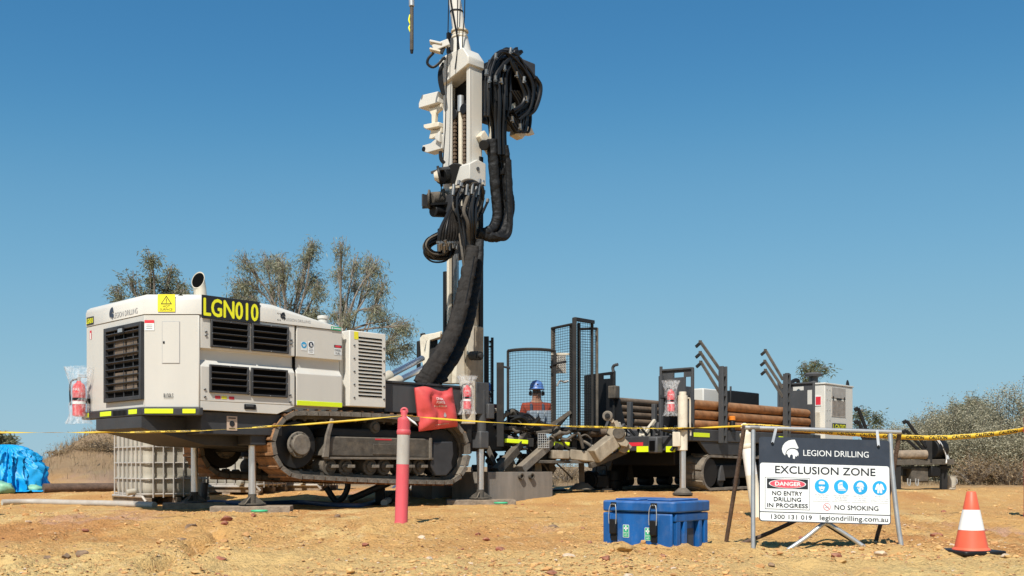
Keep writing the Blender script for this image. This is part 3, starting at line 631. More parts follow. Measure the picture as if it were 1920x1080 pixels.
def crawler(yc, near):
    CA, RA, CB, RB = (1.84, .875), .40, (4.28, .805), .43
    tr = bpy.data.objects.new('crawler_track', None); COL.objects.link(tr); tr.parent = rig
    path, L = walk(belt(CA, RA, CB, RB, .03), 44)
    for p, d in path:
        X = Vector((d.x, 0, d.y)); Yv = Vector((0, 1, 0)); Zv = X.cross(Yv); Zv = Vector((d.y, 0, -d.x)) if (Vector((d.y, 0, -d.x)).dot(Vector((p.x-3.06, 0, p.y-.84))) > 0 or True) else -Vector((d.y, 0, -d.x))
        # outward normal for a loop walked anticlockwise
        Zv = Vector((-d.y, 0, d.x)); c = Vector((p.x-3.06, 0, p.y-.84))
        e = Vector((max(min(p.x, CB[0]), CA[0]), 0, CA[1]+(CB[1]-CA[1])*(max(min(p.x, CB[0]), CA[0])-CA[0])/(CB[0]-CA[0])))
        if Zv.dot(Vector((p.x, 0, p.y))-e) < 0: Zv = -Zv
        Xv = Yv.cross(Zv); M = Matrix(((Xv.x, Yv.x, Zv.x, p.x), (Xv.y, Yv.y, Zv.y, yc), (Xv.z, Yv.z, Zv.z, p.y), (0, 0, 0, 1)))
        o = bpy.data.objects.new('shoe', SHM); COL.objects.link(o); o.parent = tr; o.matrix_basis = M
    inner = belt(CA, RA-.015, CB, RB-.015, .03); inn2 = belt(CA, RA-.075, CB, RB-.075, .03); n = len(inner)
    b = MB()
    for yy in (yc-.10, yc+.06):
        vs = [(p[0], yy, p[1]) for p in inner]+[(p[0], yy, p[1]) for p in inn2]+[(p[0], yy+.045, p[1]) for p in inner]+[(p[0], yy+.045, p[1]) for p in inn2]
        f_ = []
        for i in range(n):
            j = (i+1) % n; f_ += [(i, j, n+j, n+i), (2*n+i, 3*n+i, 3*n+j, 2*n+j), (i, 2*n+i, 2*n+j, j), (n+i, n+j, 3*n+j, 3*n+i)]
        b.add(vs, f_)
    b.build('track_chain', 'mudsteel', tr)
    b = MB()
    for (p, d) in walk(inn2, 44)[0]: b.cyl((p.x, yc-.07, p.y), (p.x, yc+.07, p.y), .028, n=8)
    b.build('chain_pins', 'mudsteel', tr)['kind'] = 'stuff'
    # final drive, idler, rollers, frame
    sp = MB().cyl((CA[0], yc-.10, CA[1]), (CA[0], yc+.10, CA[1]), .30, n=26).build('drive_sprocket', 'darkframe', tr, bev=.01)
    hub = MB(); hub.cyl((CA[0], yc-.24, CA[1]), (CA[0], yc-.1, CA[1]), .13, n=22).cyl((CA[0], yc-.19, CA[1]), (CA[0], yc-.15, CA[1]), .165, n=22)
    hub.build('final_drive', 'trackgrey', tr, bev=.008)
    for k in range(10):
        a = k*.628; MB().cyl((CA[0]+.15*math.cos(a), yc-.205, CA[1]+.15*math.sin(a)), (CA[0]+.15*math.cos(a), yc-.185, CA[1]+.15*math.sin(a)), .011, n=6).build('bolt', 'mudsteel', tr)
    idl = MB().cyl((CB[0], yc-.09, CB[1]), (CB[0], yc+.09, CB[1]), .34, n=28).build('idler_wheel', 'darkframe', tr, bev=.012)
    MB().prism([(CB[0]-.22, .95), (CB[0]+.14, .96), (CB[0]+.16, .78), (CB[0]+.12, .66), (CB[0]+.14, .58), (CB[0]+.02, .47), (CB[0]-.18, .47), (CB[0]-.28, .62)], 'xz', yc-.20, yc-.11).build('idler_guard', 'charcoal', tr, bev=.015)
    fr = MB().prism([(2.20, .74), (2.32, .99), (3.98, .99), (4.03, .72)], 'xz', yc-.20, yc+.16).build('track_frame', 'mudsteel', tr, bev=.015)
    MB().box(2.18, 4.03, yc-.225, yc-.19, .695, .725).build('flange', 'trackgrey', tr, bev=.004)
    MB().box(2.98, 3.42, yc-.212, yc-.20, .76, .90).build('access_cover', 'mudsteel', tr, bev=.004)
    MB().box(3.02, 3.3, yc-.203, yc-.1995, .955, .975).build('red_print', 'red_print', tr)
    MB().prism([(2.27, .99), (2.33, 1.20), (2.29, 1.22), (2.21, 1.0), (2.16, .72), (2.25, .72)], 'xz', yc-.24, yc-.20).build('guard_plate', 'trackgrey', tr, bev=.006)
    MB().box(3.96, 4.0, yc-.235, yc-.20, .70, 1.0).build('guard_plate', 'trackgrey', tr, bev=.006)
    MB().box(2.3, 4.1, yc-.12, yc+.18, .99, 1.10).build('upper_frame', 'darkframe', tr, bev=.02)
    for x in (2.34, 2.60, 3.0, 3.24, 3.62, 3.86):
        ro = MB().cyl((x, yc-.12, .60), (x, yc+.12, .60), .115, n=20).cyl((x, yc-.15, .60), (x, yc-.12, .60), .07, n=16).build('roller', 'mudsteel', tr, bev=.008)
        MB().box(x-.02, x+.09, yc-.205, yc-.14, .585, .625).build('axle', 'trackgrey', ro, bev=.004)
    cr = MB().cyl((3.08, yc-.13, 1.13), (3.08, yc+.08, 1.13), .085, n=20).cyl((3.08, yc-.155, 1.13), (3.08, yc-.13, 1.13), .05, n=14).build('carrier_roller', 'mudsteel', tr, bev=.008)
crawler(.225, True); crawler(1.98, False)
for x in (2.3, 3.7): MB().box(x, x+.3, .40, 1.8, .74, .98).build('axle_beam', 'darkframe', rig, bev=.02)

# jacks: casing, chrome rod, foot; each stands on its own timber pad
def jack(x, y_, ztop, zrod, zfoot, r=.045, cas=.075, m='charcoal', box=False):
    j = bpy.data.objects.new('jack', None); COL.objects.link(j); j.parent = rig
    if ztop > zrod: MB().cyl((x, y_, zrod), (x, y_, ztop), cas, n=18).build('casing', m, j, bev=.006)
    MB().cyl((x, y_, zfoot+.1), (x, y_, zrod), r, n=18).build('rod', 'chrome', j)
    b = MB().cyl((x, y_, zfoot+.01), (x, y_, zfoot+.13), r*1.15, n=16).cyl((x, y_, zfoot), (x, y_, zfoot+.016), .165, n=20)
    for k in range(4):
        a = k*math.pi/2+.5; dx, dy = math.cos(a), math.sin(a); q = Vector((x, y_, 0))
        b.add([q+Vector((dx*.05-dy*.008, dy*.05+dx*.008, zfoot+.012)), q+Vector((dx*.18-dy*.008, dy*.18+dx*.008, zfoot+.012)), q+Vector((dx*.05-dy*.008, dy*.05+dx*.008, zfoot+.1)), q+Vector((dx*.05+dy*.008, dy*.05-dx*.008, zfoot+.012)), q+Vector((dx*.18+dy*.008, dy*.18-dx*.008, zfoot+.012)), q+Vector((dx*.05+dy*.008, dy*.05-dx*.008, zfoot+.1))], [(0, 1, 2), (5, 4, 3), (0, 3, 4, 1), (1, 4, 5, 2), (2, 5, 3, 0)])
    b.build('foot', 'mudsteel', j); return j
def pad(px, py, Y, label, w=.75, dx=0, ring_=True, ringlabel=None, rz=.1):
    p = W(px, py, Y); g_ = gz(p.x, p.y)
    b = MB()
    for k in (-.145, 0.005, .155): b.box(-w/2, w/2, k-.071, k+.071, -.06, .07)
    o = b.build('timber_pad', 'timber', None, bev=.008); o.location = (p.x, p.y, g_); o.rotation_euler[2] = rz; return tag(o, label, 'timber pad')
jx, _ = RIG.S(473, 900, .24); jack(jx, .24, 1.25, .90, .135)
MB().box(jx-.11, jx+.11, .10, .40, .86, 1.24).build('jack_housing', 'charcoal', rig, bev=.012)
q = rig.matrix_basis@Vector((jx, .24, 0)); o = pad(960+q.x/q.y*F, 0, q.y, 'weathered timber pad under the rear jack beside the near crawler track', .95, rz=.12)
def ring_on(x, y_, z, label):
    b = MB(); b.tube([(x+.09*math.cos(k*.3927), y_+.06*math.sin(k*.3927), z) for k in range(17)], .013, 6); return tag(b.build('hose_ring', 'green_ring'), label, 'ring')
ring_on(q.x+.16, q.y-.30, gz(q.x, q.y)+.02, 'green plastic ring lying at the rear jack timber pad')
for yy in (1.75,):
    x_ = jx+.05; jack(x_, yy, .9, .86, .135, m='black'); q = rig.matrix_basis@Vector((x_, yy, 0)); pad(960+q.x/q.y*F, 0, q.y, 'timber pad in shadow under the far rear jack by the water tote', .8, rz=.3)
fx = RIG.S(901, 900, .02)[0]; fj = jack(fx, .02, 1.72, .86, .135, .05, .085, 'grey_box')
MB().box(fx-.16, fx+.10, -.06, .24, 1.36, 1.83).build('jack_mount', 'grey_box', rig, bev=.012); MB().box(fx-.26, fx-.165, -.05, .2, 1.22, 1.84).build('jack_bracket', 'cream_worn', rig, bev=.01)
MB().box(fx+.03, fx+.15, -.12, -.062, 1.30, 1.52).build('valve', 'grey_box', rig, bev=.012); MB().box(fx-.09, fx+.09, -.07, .11, .86, 1.12).build('jack_collar', 'grey_box', rig, bev=.02)
q = rig.matrix_basis@Vector((fx, .02, 0)); pad(960+q.x/q.y*F, 0, q.y, 'timber pad under the front jack next to the grey sump tank', 1.0, rz=.1); ring_on(q.x+.3, q.y-.3, gz(q.x, q.y)+.03, 'green plastic ring lying at the front jack timber pad')
fx2 = fx+.2; jack(fx2, 1.95, 1.4, .86, .135, m='black'); q = rig.matrix_basis@Vector((fx2, 1.95, 0)); pad(960+q.x/q.y*F, 0, q.y, 'timber pad in shadow under the far front jack', .8, rz=.3)

# tool box, struts
tb = MB().box(3.24, 4.66, .10, .62, 1.34, 1.735).build('tool_box', 'grey_box', rig, bev=.012); MB().box(3.215, 4.685, .085, .64, 1.737, 1.77).build('lid', 'charcoal', tb, bev=.006)
for a, b_, yy in (((722, 708), (792, 672), .9), ((742, 716), (795, 690), .75)):
    A_ = RIG.P(*a, yy); B_ = RIG.P(*b_, yy+.25); o = MB().cyl(A_, B_, .045, n=16).build('raise_cylinder', 'chrome', rig)
    MB().cyl(A_-(B_-A_)*.25, A_+(B_-A_)*.12, .075, n=16).build('barrel', 'cream_worn', o)
# ---------------------------------------------------------------- mast
mx0 = RIG.S(880, 500, .75)[0]; my0, my1 = .75, 1.36; mx1 = RIG.S(904, 500, .75)[0]
def MZ(py): return RIG.S(890, py, .75)[1]
zt, zm, zb = MZ(112), MZ(345), MZ(725)
mast = bpy.data.objects.new('mast', None); COL.objects.link(mast); mast.parent = rig
MB().box(mx0+.05, mx1, my0, my0+.07, zm, zt).build('side_beam', 'cream', mast, bev=.008)
MB().box(mx0, mx0+.05, my0-.003, my0+.07, zm, zt).build('front_flange', 'cream', mast, bev=.008)
MB().box(mx0, mx1, my1-.05, my1, zm-.1, zt).build('side_beam', 'cream', mast, bev=.008)
MB().box(mx0-.003, mx0+.03, my1-.20, my1-.051, zm-.1, zt-.1).build('front_flange', 'cream', mast, bev=.008)
MB().box(mx1-.06, mx1-.02, my0+.07, my1-.05, zm, zt).build('back_plate', 'black', mast)
for yy in (my0+.40, my0+.17):
    b = MB(); z = zm+.1; k = 0
    while z < zt-.75:
        b.box(mx0+.04, mx0+.075, yy-.03, yy+.03, z, z+.035); b.box(mx0+.05, mx0+.065, yy-.018, yy+.018, z+.035, z+.06); z += .06
    b.build('feed_chain', 'drillrod', mast)['kind'] = 'stuff'
MB().cyl((mx0+.09, my0+.29, zm-.3), (mx0+.09, my0+.29, zt-.75), .04, n=14).build('feed_rod', 'cream_worn', mast); MB().cyl((mx0+.09, my0+.29, zt-.75), (mx0+.09, my0+.29, zt-.5), .055, n=14).build('rod_end', 'galv', mast)
MB().cyl((mx0+.12, my0+.10, zm), (mx0+.12, my0+.10, zt-.4), .035, n=12).build('feed_cylinder', 'black', mast)
for yy, zz in ((my0+.40, zt-.78), (my0+.17, zt-.74)):
    MB().cyl((mx0+.03, yy, zz), (mx0+.11, yy, zz), .085, n=18).build('sheave', 'black', mast, bev=.008)
# crown block and tubular extension
zc = MZ(128); b = MB().prism([(my0-.03, zc+.02), (my0-.03, zc+.14), (my0+.10, zc+.31), (my1-.12, zc+.30), (my1+.04, zc+.26), (my1+.04, zc-.12), (my1-.1, zc-.14)], 'yz', mx0-.05, mx1+.02)
crown = b.build('crown_block', 'cream', mast, bev=.015)
T0 = RIG.loc(W(866, 92, 16.4)); T1 = RIG.loc(W(862, 66, 16.4)); T2 = RIG.loc(W(850, -20, 16.4)); T3 = RIG.loc(W(838, -150, 16.4))
MB().tube([T0-EZ*.12, T1], (.17, .115), 18).build('mast_socket', 'cream', mast); MB().tube([T1, T2, T3], (.105, .085), 20).build('mast_extension', 'cream', mast)
for k, r_ in ((.0, .135), (.05, .12), (.10, .14)): MB().cyl(T1+EZ*(k-.06), T1+EZ*(k-.03), r_, n=18).build('collar', 'cream_worn', mast, bev=.005)
MB().beam(T0+Vector((.0, -.16, -.25)), T1+Vector((.02, -.05, .0)), .03, .10).build('gusset', 'cream', mast)
MB().ring(T1+(T2-T1)*.5-EZ*.012, T1+(T2-T1)*.5+EZ*.012, .108, .09).build('cable_clamp', 'black', mast)
S1 = RIG.loc(W(772, -150, 16.4)); jib = MB().beam(T3, S1, .1, .14).build('jib', 'cream', mast, bev=.01); MB().cyl(S1+Vector((0, -.03, 0)), S1+Vector((0, .03, 0)), .16, n=20).build('sheave', 'charcoal', jib, bev=.01)
for a in ([(845, 0), (850, 30), (857, 66), (862, 110)], [(873, -80), (871, 30), (868, 60), (866, 120)], [(843, -80), (840, 60), (835, 240), (827, 360), (822, 378)], [(859, -80), (857, 100), (853, 130)]):
    MB().tube([RIG.loc(W(x, y_, 16.2)) for x, y_ in a], .009 if a[0][0] != 845 else .016, 6).build('cable', 'black', mast)
MB().beam(RIG.loc(W(842, 62, 16.5)), RIG.loc(W(842, 100, 16.5)), .07, .05).build('rest_post', 'black', mast); MB().beam(RIG.loc(W(847, 72, 16.3)), RIG.loc(W(847, 95, 16.3)), .04, .03).build('rest_post', 'grey_box', mast)
# lamp bracket at the crown
lb = MB().beam(RIG.loc(W(842, 80, 16.2)), RIG.loc(W(812, 92, 16.2)), .10, .10).build('lamp_arm', 'cream', mast, bev=.01)
MB().beam(RIG.loc(W(829, 84, 16.2)), RIG.loc(W(806, 79, 16.2)), .14, .035).build('lamp_hood', 'cream', lb, bev=.008); MB().beam(RIG.loc(W(806, 93, 16.2)), RIG.loc(W(826, 98, 16.2)), .12, .03).build('lamp_plate', 'cream_worn', lb, bev=.005)
MB().beam(RIG.loc(W(827, 100, 16.2)), RIG.loc(W(835, 82, 16.2)), .06, .05).build('clip', 'black', lb)
MB().tube([RIG.loc(W(*p, 16.2)) for p in ((813, 99), (803, 110), (802, 120), (812, 126), (824, 118), (832, 108), (834, 112))], .022, 8, 4).build('hose', 'rubber', mast)
for k in range(3): MB().tube([RIG.loc(W(*p, 16.3)) for p in ((831, 118+k*3), (824+k*2, 132), (823+k*3, 150), (828+k*2, 172), (833, 178))], .018, 8, 4).build('hose', 'rubber', mast)
# side arms on the left of the mast
def YZ(px, py, x=None): return RIG.R(px, py, mx0+.12 if x is None else x)
def yzp(pts, a, b_, name, m, bev=.012): return MB().prism([YZ(*p) for p in pts], 'yz', mx0+a, mx0+b_).build(name, m, mast, bev=bev)
yzp([(834, 175), (803, 182), (797, 198), (797, 207), (834, 196)], -.02, .24, 'upper_arm', 'cream')
yzp([(834, 196), (822, 204), (809, 206), (816, 218), (816, 236), (822, 236), (824, 214), (834, 206)], .04, .10, 'arm_strut', 'cream_worn', .006)
yzp([(834, 232), (806, 237), (806, 243), (811, 246), (834, 241)], -.02, .22, 'arm_bracket', 'cream_worn')
yzp([(834, 241), (828, 246), (815, 246), (811, 262), (817, 262), (834, 250)], .04, .10, 'arm_strut', 'cream_worn', .006)
yzp([(834, 248), (828, 255), (824, 262), (834, 270)], .0, .06, 'arm_plate', 'cream')
yzp([(834, 252), (812, 270), (797, 274), (797, 285), (806, 288), (834, 280)], .06, .24, 'lower_arm', 'cream')
MB().cyl((mx0+.05, *YZ(800, 281)), (mx0+.25, *YZ(800, 281)), .04, n=12).build('pivot_pin', 'black', mast)
MB().tube([RIG.loc(W(*p, 16.3)) for p in ((826, 284), (827, 298), (833, 306))], .03, 8, 3).build('hose', 'rubber', mast)
# slide foot of the upper mast and winches
MB().prism([(mx0-.05, MZ(346)), (mx0-.05, MZ(312)), (mx0+.12, MZ(300)), (mx0+.30, MZ(304)), (mx0+.30, MZ(346))], 'xz', my0-.06, my0+.30).build('slide_foot', 'cream', mast, bev=.012)
MB().cyl((mx0+.12, my0-.075, MZ(318)), (mx0+.12, my0-.05, MZ(318)), .03, n=12).build('pin', 'grey_box', mast)
def P(px, py, Y=16.2): return RIG.loc(W(px, py, Y))
wn = MB().cyl(P(826, 330), P(856, 326, 16.5), .13, n=20).cyl(P(822, 331), P(827, 330), .16, n=20).cyl(P(854, 326), P(860, 326, 16.5), .16, n=20).build('winch', 'black', mast, bev=.008)
MB().beam(P(818, 320), P(862, 318, 16.5), .3, .04).build('winch_cover', 'grey_box', wn, bev=.006); MB().cyl(P(814, 331), P(823, 330), .06, .10, n=14).build('winch_motor', 'cream_worn', wn)
w2 = MB().cyl(P(806, 374), P(832, 372, 16.4), .11, n=20).cyl(P(803, 374), P(807, 374), .15, n=20).cyl(P(829, 372, 16.4), P(834, 372, 16.4), .15, n=20).build('winch', 'mudsteel', mast, bev=.008)
MB().beam(P(800, 386), P(836, 384, 16.4), .28, .035).build('winch_base', 'black', w2); MB().beam(P(801, 366), P(801, 388), .2, .03).build('winch_plate', 'charcoal', w2); MB().beam(P(832, 362, 16.4), P(832, 388, 16.4), .2, .03).build('winch_plate', 'charcoal', w2)
MB().box(mx0-.12, mx0+.12, my1-.35, my1-.05, MZ(395), MZ(362)).build('valve_block', 'charcoal', mast, bev=.01)
MB().cyl(P(812, 396), P(834, 397, 16.4), .09, n=16).build('hydraulic_motor', 'black', mast, bev=.01)
# lower mast: near post, far post, braces and foot brackets
zl = MZ(716)
MB().box(mx0+.10, mx0+.20, my0, my0+.12, zl, zm).build('lower_post', 'mud_cream', mast, bev=.006); MB().box(mx0+.205, mx1+.01, my0-.02, my0+.16, zl, zm+.45).build('slide_rail', 'black', mast, bev=.006)
MB().box(mx0+.02, mx0+.10, my0+.02, my0+.12, zl, zm).build('slide_rail', 'black', mast, bev=.006)
MB().box(mx0+.05, mx0+.12, my1-.08, my1-.03, zl, zm).build('lower_post', 'cream_worn', mast, bev=.006); MB().box(mx0+.04, mx0+.2, my1-.015, my1+.05, zl, MZ(500)).build('slide_rail', 'black', mast, bev=.006)
MB().box(mx0+.125, mx0+.2, my1-.10, my1-.02, zl, zm).build('slide_rail', 'black', mast, bev=.006)
MB().box(mx0+.10, mx0+.19, my0+.16, my1-.12, MZ(480), MZ(345)).build('manifold', 'black', mast)
for k in range(4): MB().cyl((mx0+.08, my1-.16-k*.035, MZ(600)), (mx0+.08, my1-.16-k*.035, MZ(470)), .011, n=8).build('steel_pipe', 'hose_steel', mast)
fb = MB().box(mx0-.10, mx1-.02, my0-.06, my0+.14, MZ(720), MZ(612)).build('foot_bracket', 'mud_cream', rig, bev=.015)
MB().box(mx0-.12, mx0+.02, my0-.085, my0-.062, MZ(668), MZ(612)).build('wear_plate', 'cream_worn', fb, bev=.006)
MB().cyl(P(884, 667, 15.9), P(900, 667, 15.7), .07, n=16).cyl(P(899, 667, 15.7), P(903, 667, 15.6), .035, n=12).build('pivot_pin', 'darkframe', fb, bev=.006)
MB().ring(P(869, 632, 15.75), P(870, 632, 15.68), .065, .03).build('eye', 'cream_worn', fb)
b = MB().prism([(mx0-.75, MZ(722)), (mx0-.5, MZ(650)), (mx0-.32, MZ(648)), (mx0-.25, MZ(690)), (mx0-.2, MZ(722))], 'xz', my0+.10, my0+.18); b.build('cradle_plate', 'cream_worn', rig, bev=.012)
b = MB().prism([(mx0-.3, MZ(722)), (mx0-.28, MZ(660)), (mx0-.12, MZ(640)), (mx0-.1, MZ(722))], 'xz', my0-.02, my0+.08); b.build('cradle_plate', 'cream_worn', rig, bev=.012)
# far bracket with lugs
def pz(pts, Y, th, name, m, parent=rig, bev=.01):
    b = MB(); A = [W(x, y_, Y) for x, y_ in pts]; B = [W(x, y_, Y)+Vector((0, th, 0)) for x, y_ in pts]; B = [Vector((a.x, a.y+th, a.z)) for a in A]; n = len(A)
    b.add(A+B, [tuple(range(n)), tuple(range(2*n-1, n-1, -1))]+[(i, i+n, (i+1) % n+n, (i+1) % n) for i in range(n)]); return b.build(name, m, parent, bev=bev, world=True)
pz([(800, 628), (829, 620), (829, 627), (800, 636)], 16.9, .5, 'cradle_top', 'cream_worn'); pz([(787, 634), (792, 628), (826, 622), (826, 632), (800, 640), (796, 656), (800, 670), (794, 690), (789, 664)], 16.8, .08, 'cradle_lug', 'cream_worn')
pz([(800, 640), (806, 636), (804, 690), (797, 700), (795, 672)], 16.6, .1, 'cradle_lug', 'cream_worn'); pz([(781, 640), (788, 638), (788, 712), (781, 712)], 17.2, .12, 'cradle_post', 'black'); pz([(788, 625), (797, 624), (797, 660), (788, 662)], 17.3, .12, 'cradle_post', 'black')
pz([(806, 640), (820, 636), (820, 716), (800, 716)], 16.9, .1, 'cradle_web', 'darkframe')
MB().beam(W(816, 680, 16.5), W(812, 712, 16.2), .16, .2).build('cradle_leg', 'cream_worn', rig, world=True, bev=.02)

# hoses
def hose(pts, r, name='hose', m='rubber', parent=mast, sm=5, n=8): return MB().tube(pts, r, n, sm).build(name, m, parent)
rnd = random.Random(3)
def HP(px, py, y_): return RIG.P(px, py, y_)
head = bpy.data.objects.new('rotation_head', None); COL.objects.link(head); head.parent = rig
zz = lambda py: RIG.S(950, py, .9)[1]; xx = lambda px: RIG.S(px, 200, .9)[0]
MB().box(xx(925), xx(978), .75, 1.2, zz(232), zz(120)).build('gearbox', 'black', head, bev=.03); MB().cyl(HP(950, 108, .95), HP(950, 97, .95), .15, n=20).build('drive_motor', 'black', head, bev=.02)
MB().box(xx(950), xx(996), .8, 1.15, zz(128), zz(104)).build('motor_mount', 'charcoal', head, bev=.02); MB().box(xx(908), xx(925), .68, .8, zz(280), zz(150)).build('head_slide', 'cream_worn', head, bev=.01)
MB().prism([(xx(948), zz(258)), (xx(951), zz(238)), (xx(978), zz(234)), (xx(985), zz(246)), (xx(970), zz(250)), (xx(962), zz(262))], 'xz', .68, .82).build('head_bracket', 'cream_worn', head, bev=.012)
MB().beam(HP(951, 205, .62), HP(976, 194, .62), .08, .10).build('arm', 'cream_worn', head, bev=.008); MB().beam(HP(974, 196, .6), HP(984, 188, .6), .1, .1).build('clevis', 'grey_box', head, bev=.006)
MB().beam(HP(900, 250, .7), HP(922, 286, .7), .1, .16).build('carriage_arm', 'cream_worn', head, bev=.02); MB().cyl(HP(907, 272, .6), HP(913, 272, .75), .08, n=16).build('carriage_roller', 'black', head, bev=.01)
for k in range(44):                       # bundle that arches over the head and falls to the right
    y_ = rnd.uniform(.45, 1.2); a = rnd.uniform(0, 1); X0 = 908+rnd.uniform(0, 40); top = 92+28*a+rnd.uniform(-4, 4); xr = 1013-26*a-rnd.uniform(0, 10)
    pts = [HP(X0+rnd.uniform(-4, 8), 175+rnd.uniform(-20, 60), y_), HP(X0+3, 130+10*a, y_), HP(X0+18+rnd.uniform(0, 15), top, y_), HP(965+rnd.uniform(-8, 8), top+8, y_), HP(xr-10, 135+22*a, y_), HP(xr, 165+20*a, y_), HP(xr-6, 190+rnd.uniform(0, 15), y_), HP(xr-18-rnd.uniform(0, 15), 215+rnd.uniform(-8, 12), y_)]
    hose(pts, rnd.choice((.018, .023, .03)), parent=head)
for k in range(26):                       # hoses running straight down the left of the head
    y_ = rnd.uniform(.5, .95); x0 = 908+k*1.9+rnd.uniform(-3, 3); x1 = 918+k*1.15
    hose([HP(x0+8, 108+rnd.uniform(0, 16), y_), HP(x0+rnd.uniform(-3, 3), 140, y_), HP(x0+rnd.uniform(-2, 2), 190, y_-.04), HP(x1, 240, y_), HP(x1+1, 290, y_)], rnd.choice((.022, .03)), parent=head)
for k in range(18):
    y_ = rnd.uniform(.5, 1.0); x0 = 985+rnd.uniform(-16, 10); hose([HP(x0-14, 170, y_), HP(x0, 195, y_), HP(x0+3, 225, y_), HP(x0-2, 248, y_), HP(x0-12, 236, y_), HP(x0-20, 215+rnd.uniform(-10, 10), y_)], .02, parent=head)
hose([HP(1004, 145, .5), HP(1013, 160, .5), HP(1012, 180, .5), HP(1003, 205, .5), HP(990, 216, .55)], .034, parent=head)
for px, py in ((918, 150), (929, 148), (939, 152), (912, 136), (946, 128), (958, 96), (930, 106), (983, 150), (968, 140), (975, 238), (960, 224), (986, 186)):
    MB().cyl(HP(px, py-6, .46), HP(px+rnd.uniform(-2, 2), py+6, .47), .026, n=10).cyl(HP(px, py+2, .46), HP(px, py+4, .46), .034, n=6).build('hose_fitting', 'hose_steel', head)
def sheath(pts, wd, th, name, parent, yaw=0, wr=.018, mt='sheath_black'):     # wide flat wrapped bundle along a path
    C = catmull(pts, 26); m = len(C); nv = 22; vs = []
    for i, p in enumerate(C):
        d = (C[min(i+1, m-1)]-C[max(i-1, 0)]).normalized(); cam_l = RIG.loc(Vector((0, 0, EYE))); f = (cam_l-p); f.z = 0; f.normalize(); f = (f-d*f.dot(d)).normalized(); s_ = d.cross(f)
        w_ = wd[0]+(wd[1]-wd[0])*i/(m-1)
        for k in range(nv):
            a = 2*math.pi*k/nv; ca, sa = math.cos(a), math.sin(a); ca = math.copysign(abs(ca)**.7, ca); sa = math.copysign(abs(sa)**.8, sa)
            vn = float(vnoise(np.float64(i*.16+k*.12), np.float64(k*.22+i*.02), len(pts)*7+int(wd[0]*100))); j = 1+wr*7*(float(vnoise(np.float64(i*.42), np.float64(k*.30), 5+int(wd[0]*100)))-.5)-wr*11*(1-abs(2*vn-1))**3
            vs.append(p+s_*ca*w_*(.5+.5*j)+f*sa*th*j)
    fs = [(i*nv+k, i*nv+(k+1) % nv, (i+1)*nv+(k+1) % nv, (i+1)*nv+k) for i in range(m-1) for k in range(nv)]+[tuple(range(nv)), tuple((m-1)*nv+k for k in range(nv))]
    return MB().add(vs, fs).build(name, mt, parent, ang=70)
for k, (y_, dx) in enumerate(((.62, 0), (.72, 14), (.58, 24))):
    sheath([HP(922+dx*.9, 262+k*6, y_), HP(925+dx, 310, y_), HP(929+dx, 360, y_), HP(932+dx, 400-k*4, y_), HP(926+dx*.7, 424+k*6, y_), HP(912+dx*.5, 435+k*5, y_), HP(896, 438, y_+.1)], (.085, .075), .075, 'hose_sheath', head)
hose([HP(953, 300, .5), HP(955, 360, .5), HP(956, 420, .5), HP(951, 442, .5), HP(938, 446, .5), HP(915, 438, .6), HP(900, 430, .7)], .05, 'hose', 'sheath_black', head)
for py in (296, 312, 336): MB().box(xx(914), xx(921), .55, .62, zz(py+8), zz(py-4)).build('clamp', 'black', head, bev=.006)
dr_ = sheath([HP(886, 462, .30), HP(880, 500, .26), HP(870, 550, .22), HP(855, 605, .2), HP(836, 650, .2), HP(811, 690, .22), HP(789, 722, .28)], (.105, .135), .045, 'hose_sheath', rig, wr=.026, mt='sheath')
sheath([HP(899, 450, .40), HP(896, 510, .36), HP(887, 570, .32), HP(873, 625, .30), HP(852, 672, .30), HP(826, 708, .32), HP(812, 726, .36)], (.075, .085), .05, 'hose_sheath', rig, wr=.022)
MB().tube([HP(889, 480, .215), HP(882, 520, .18), HP(871, 575, .15), HP(856, 628, .135), HP(834, 674, .145), HP(806, 720, .2)], .010, 6, 5).build('seam', 'black', dr_)
hose([HP(802, 724, .5), HP(810, 700, .5), HP(824, 690, .5), HP(835, 715, .5)], .05, 'hose', 'sheath', rig)
for k in range(22):                       # hoses from the manifold fan down into the wrapped bundle
    x0 = 848+k*2.6+rnd.uniform(-5, 5); y_ = rnd.uniform(.40, .75); tz = 352+rnd.uniform(-10, 45)
    pts = [HP(x0+rnd.uniform(2, 12), tz, y_), HP(x0-rnd.uniform(0, 6), tz+20+rnd.uniform(0, 15), y_-.05), HP(858+k*1.6, 420, y_-.08), HP(866+k*1.1, 470, .32+.012*k), HP(872+k*.9, 520, .32)]
    hose(pts, rnd.choice((.014, .02, .028)), m=rnd.choice(('rubber', 'rubber', 'sheath', 'mudsteel')), parent=mast)
    MB().cyl(pts[0], pts[0]+(pts[0]-pts[1])*.12+EZ*.03, .026, n=8).build('hose_fitting', 'hose_steel', mast)
for k in range(8): hose([HP(862+k*6, 352+k, .45), HP(868+k*5, 340+k*1.5, .42), HP(884+k*3, 338+k*2, .42), HP(902+k*.6, 350+k*2, .45), HP(903, 372+k*2, .5), HP(893, 405, .5), HP(889, 450, .5)], .022, m=('mudsteel' if k % 3 == 0 else 'rubber'), parent=mast)
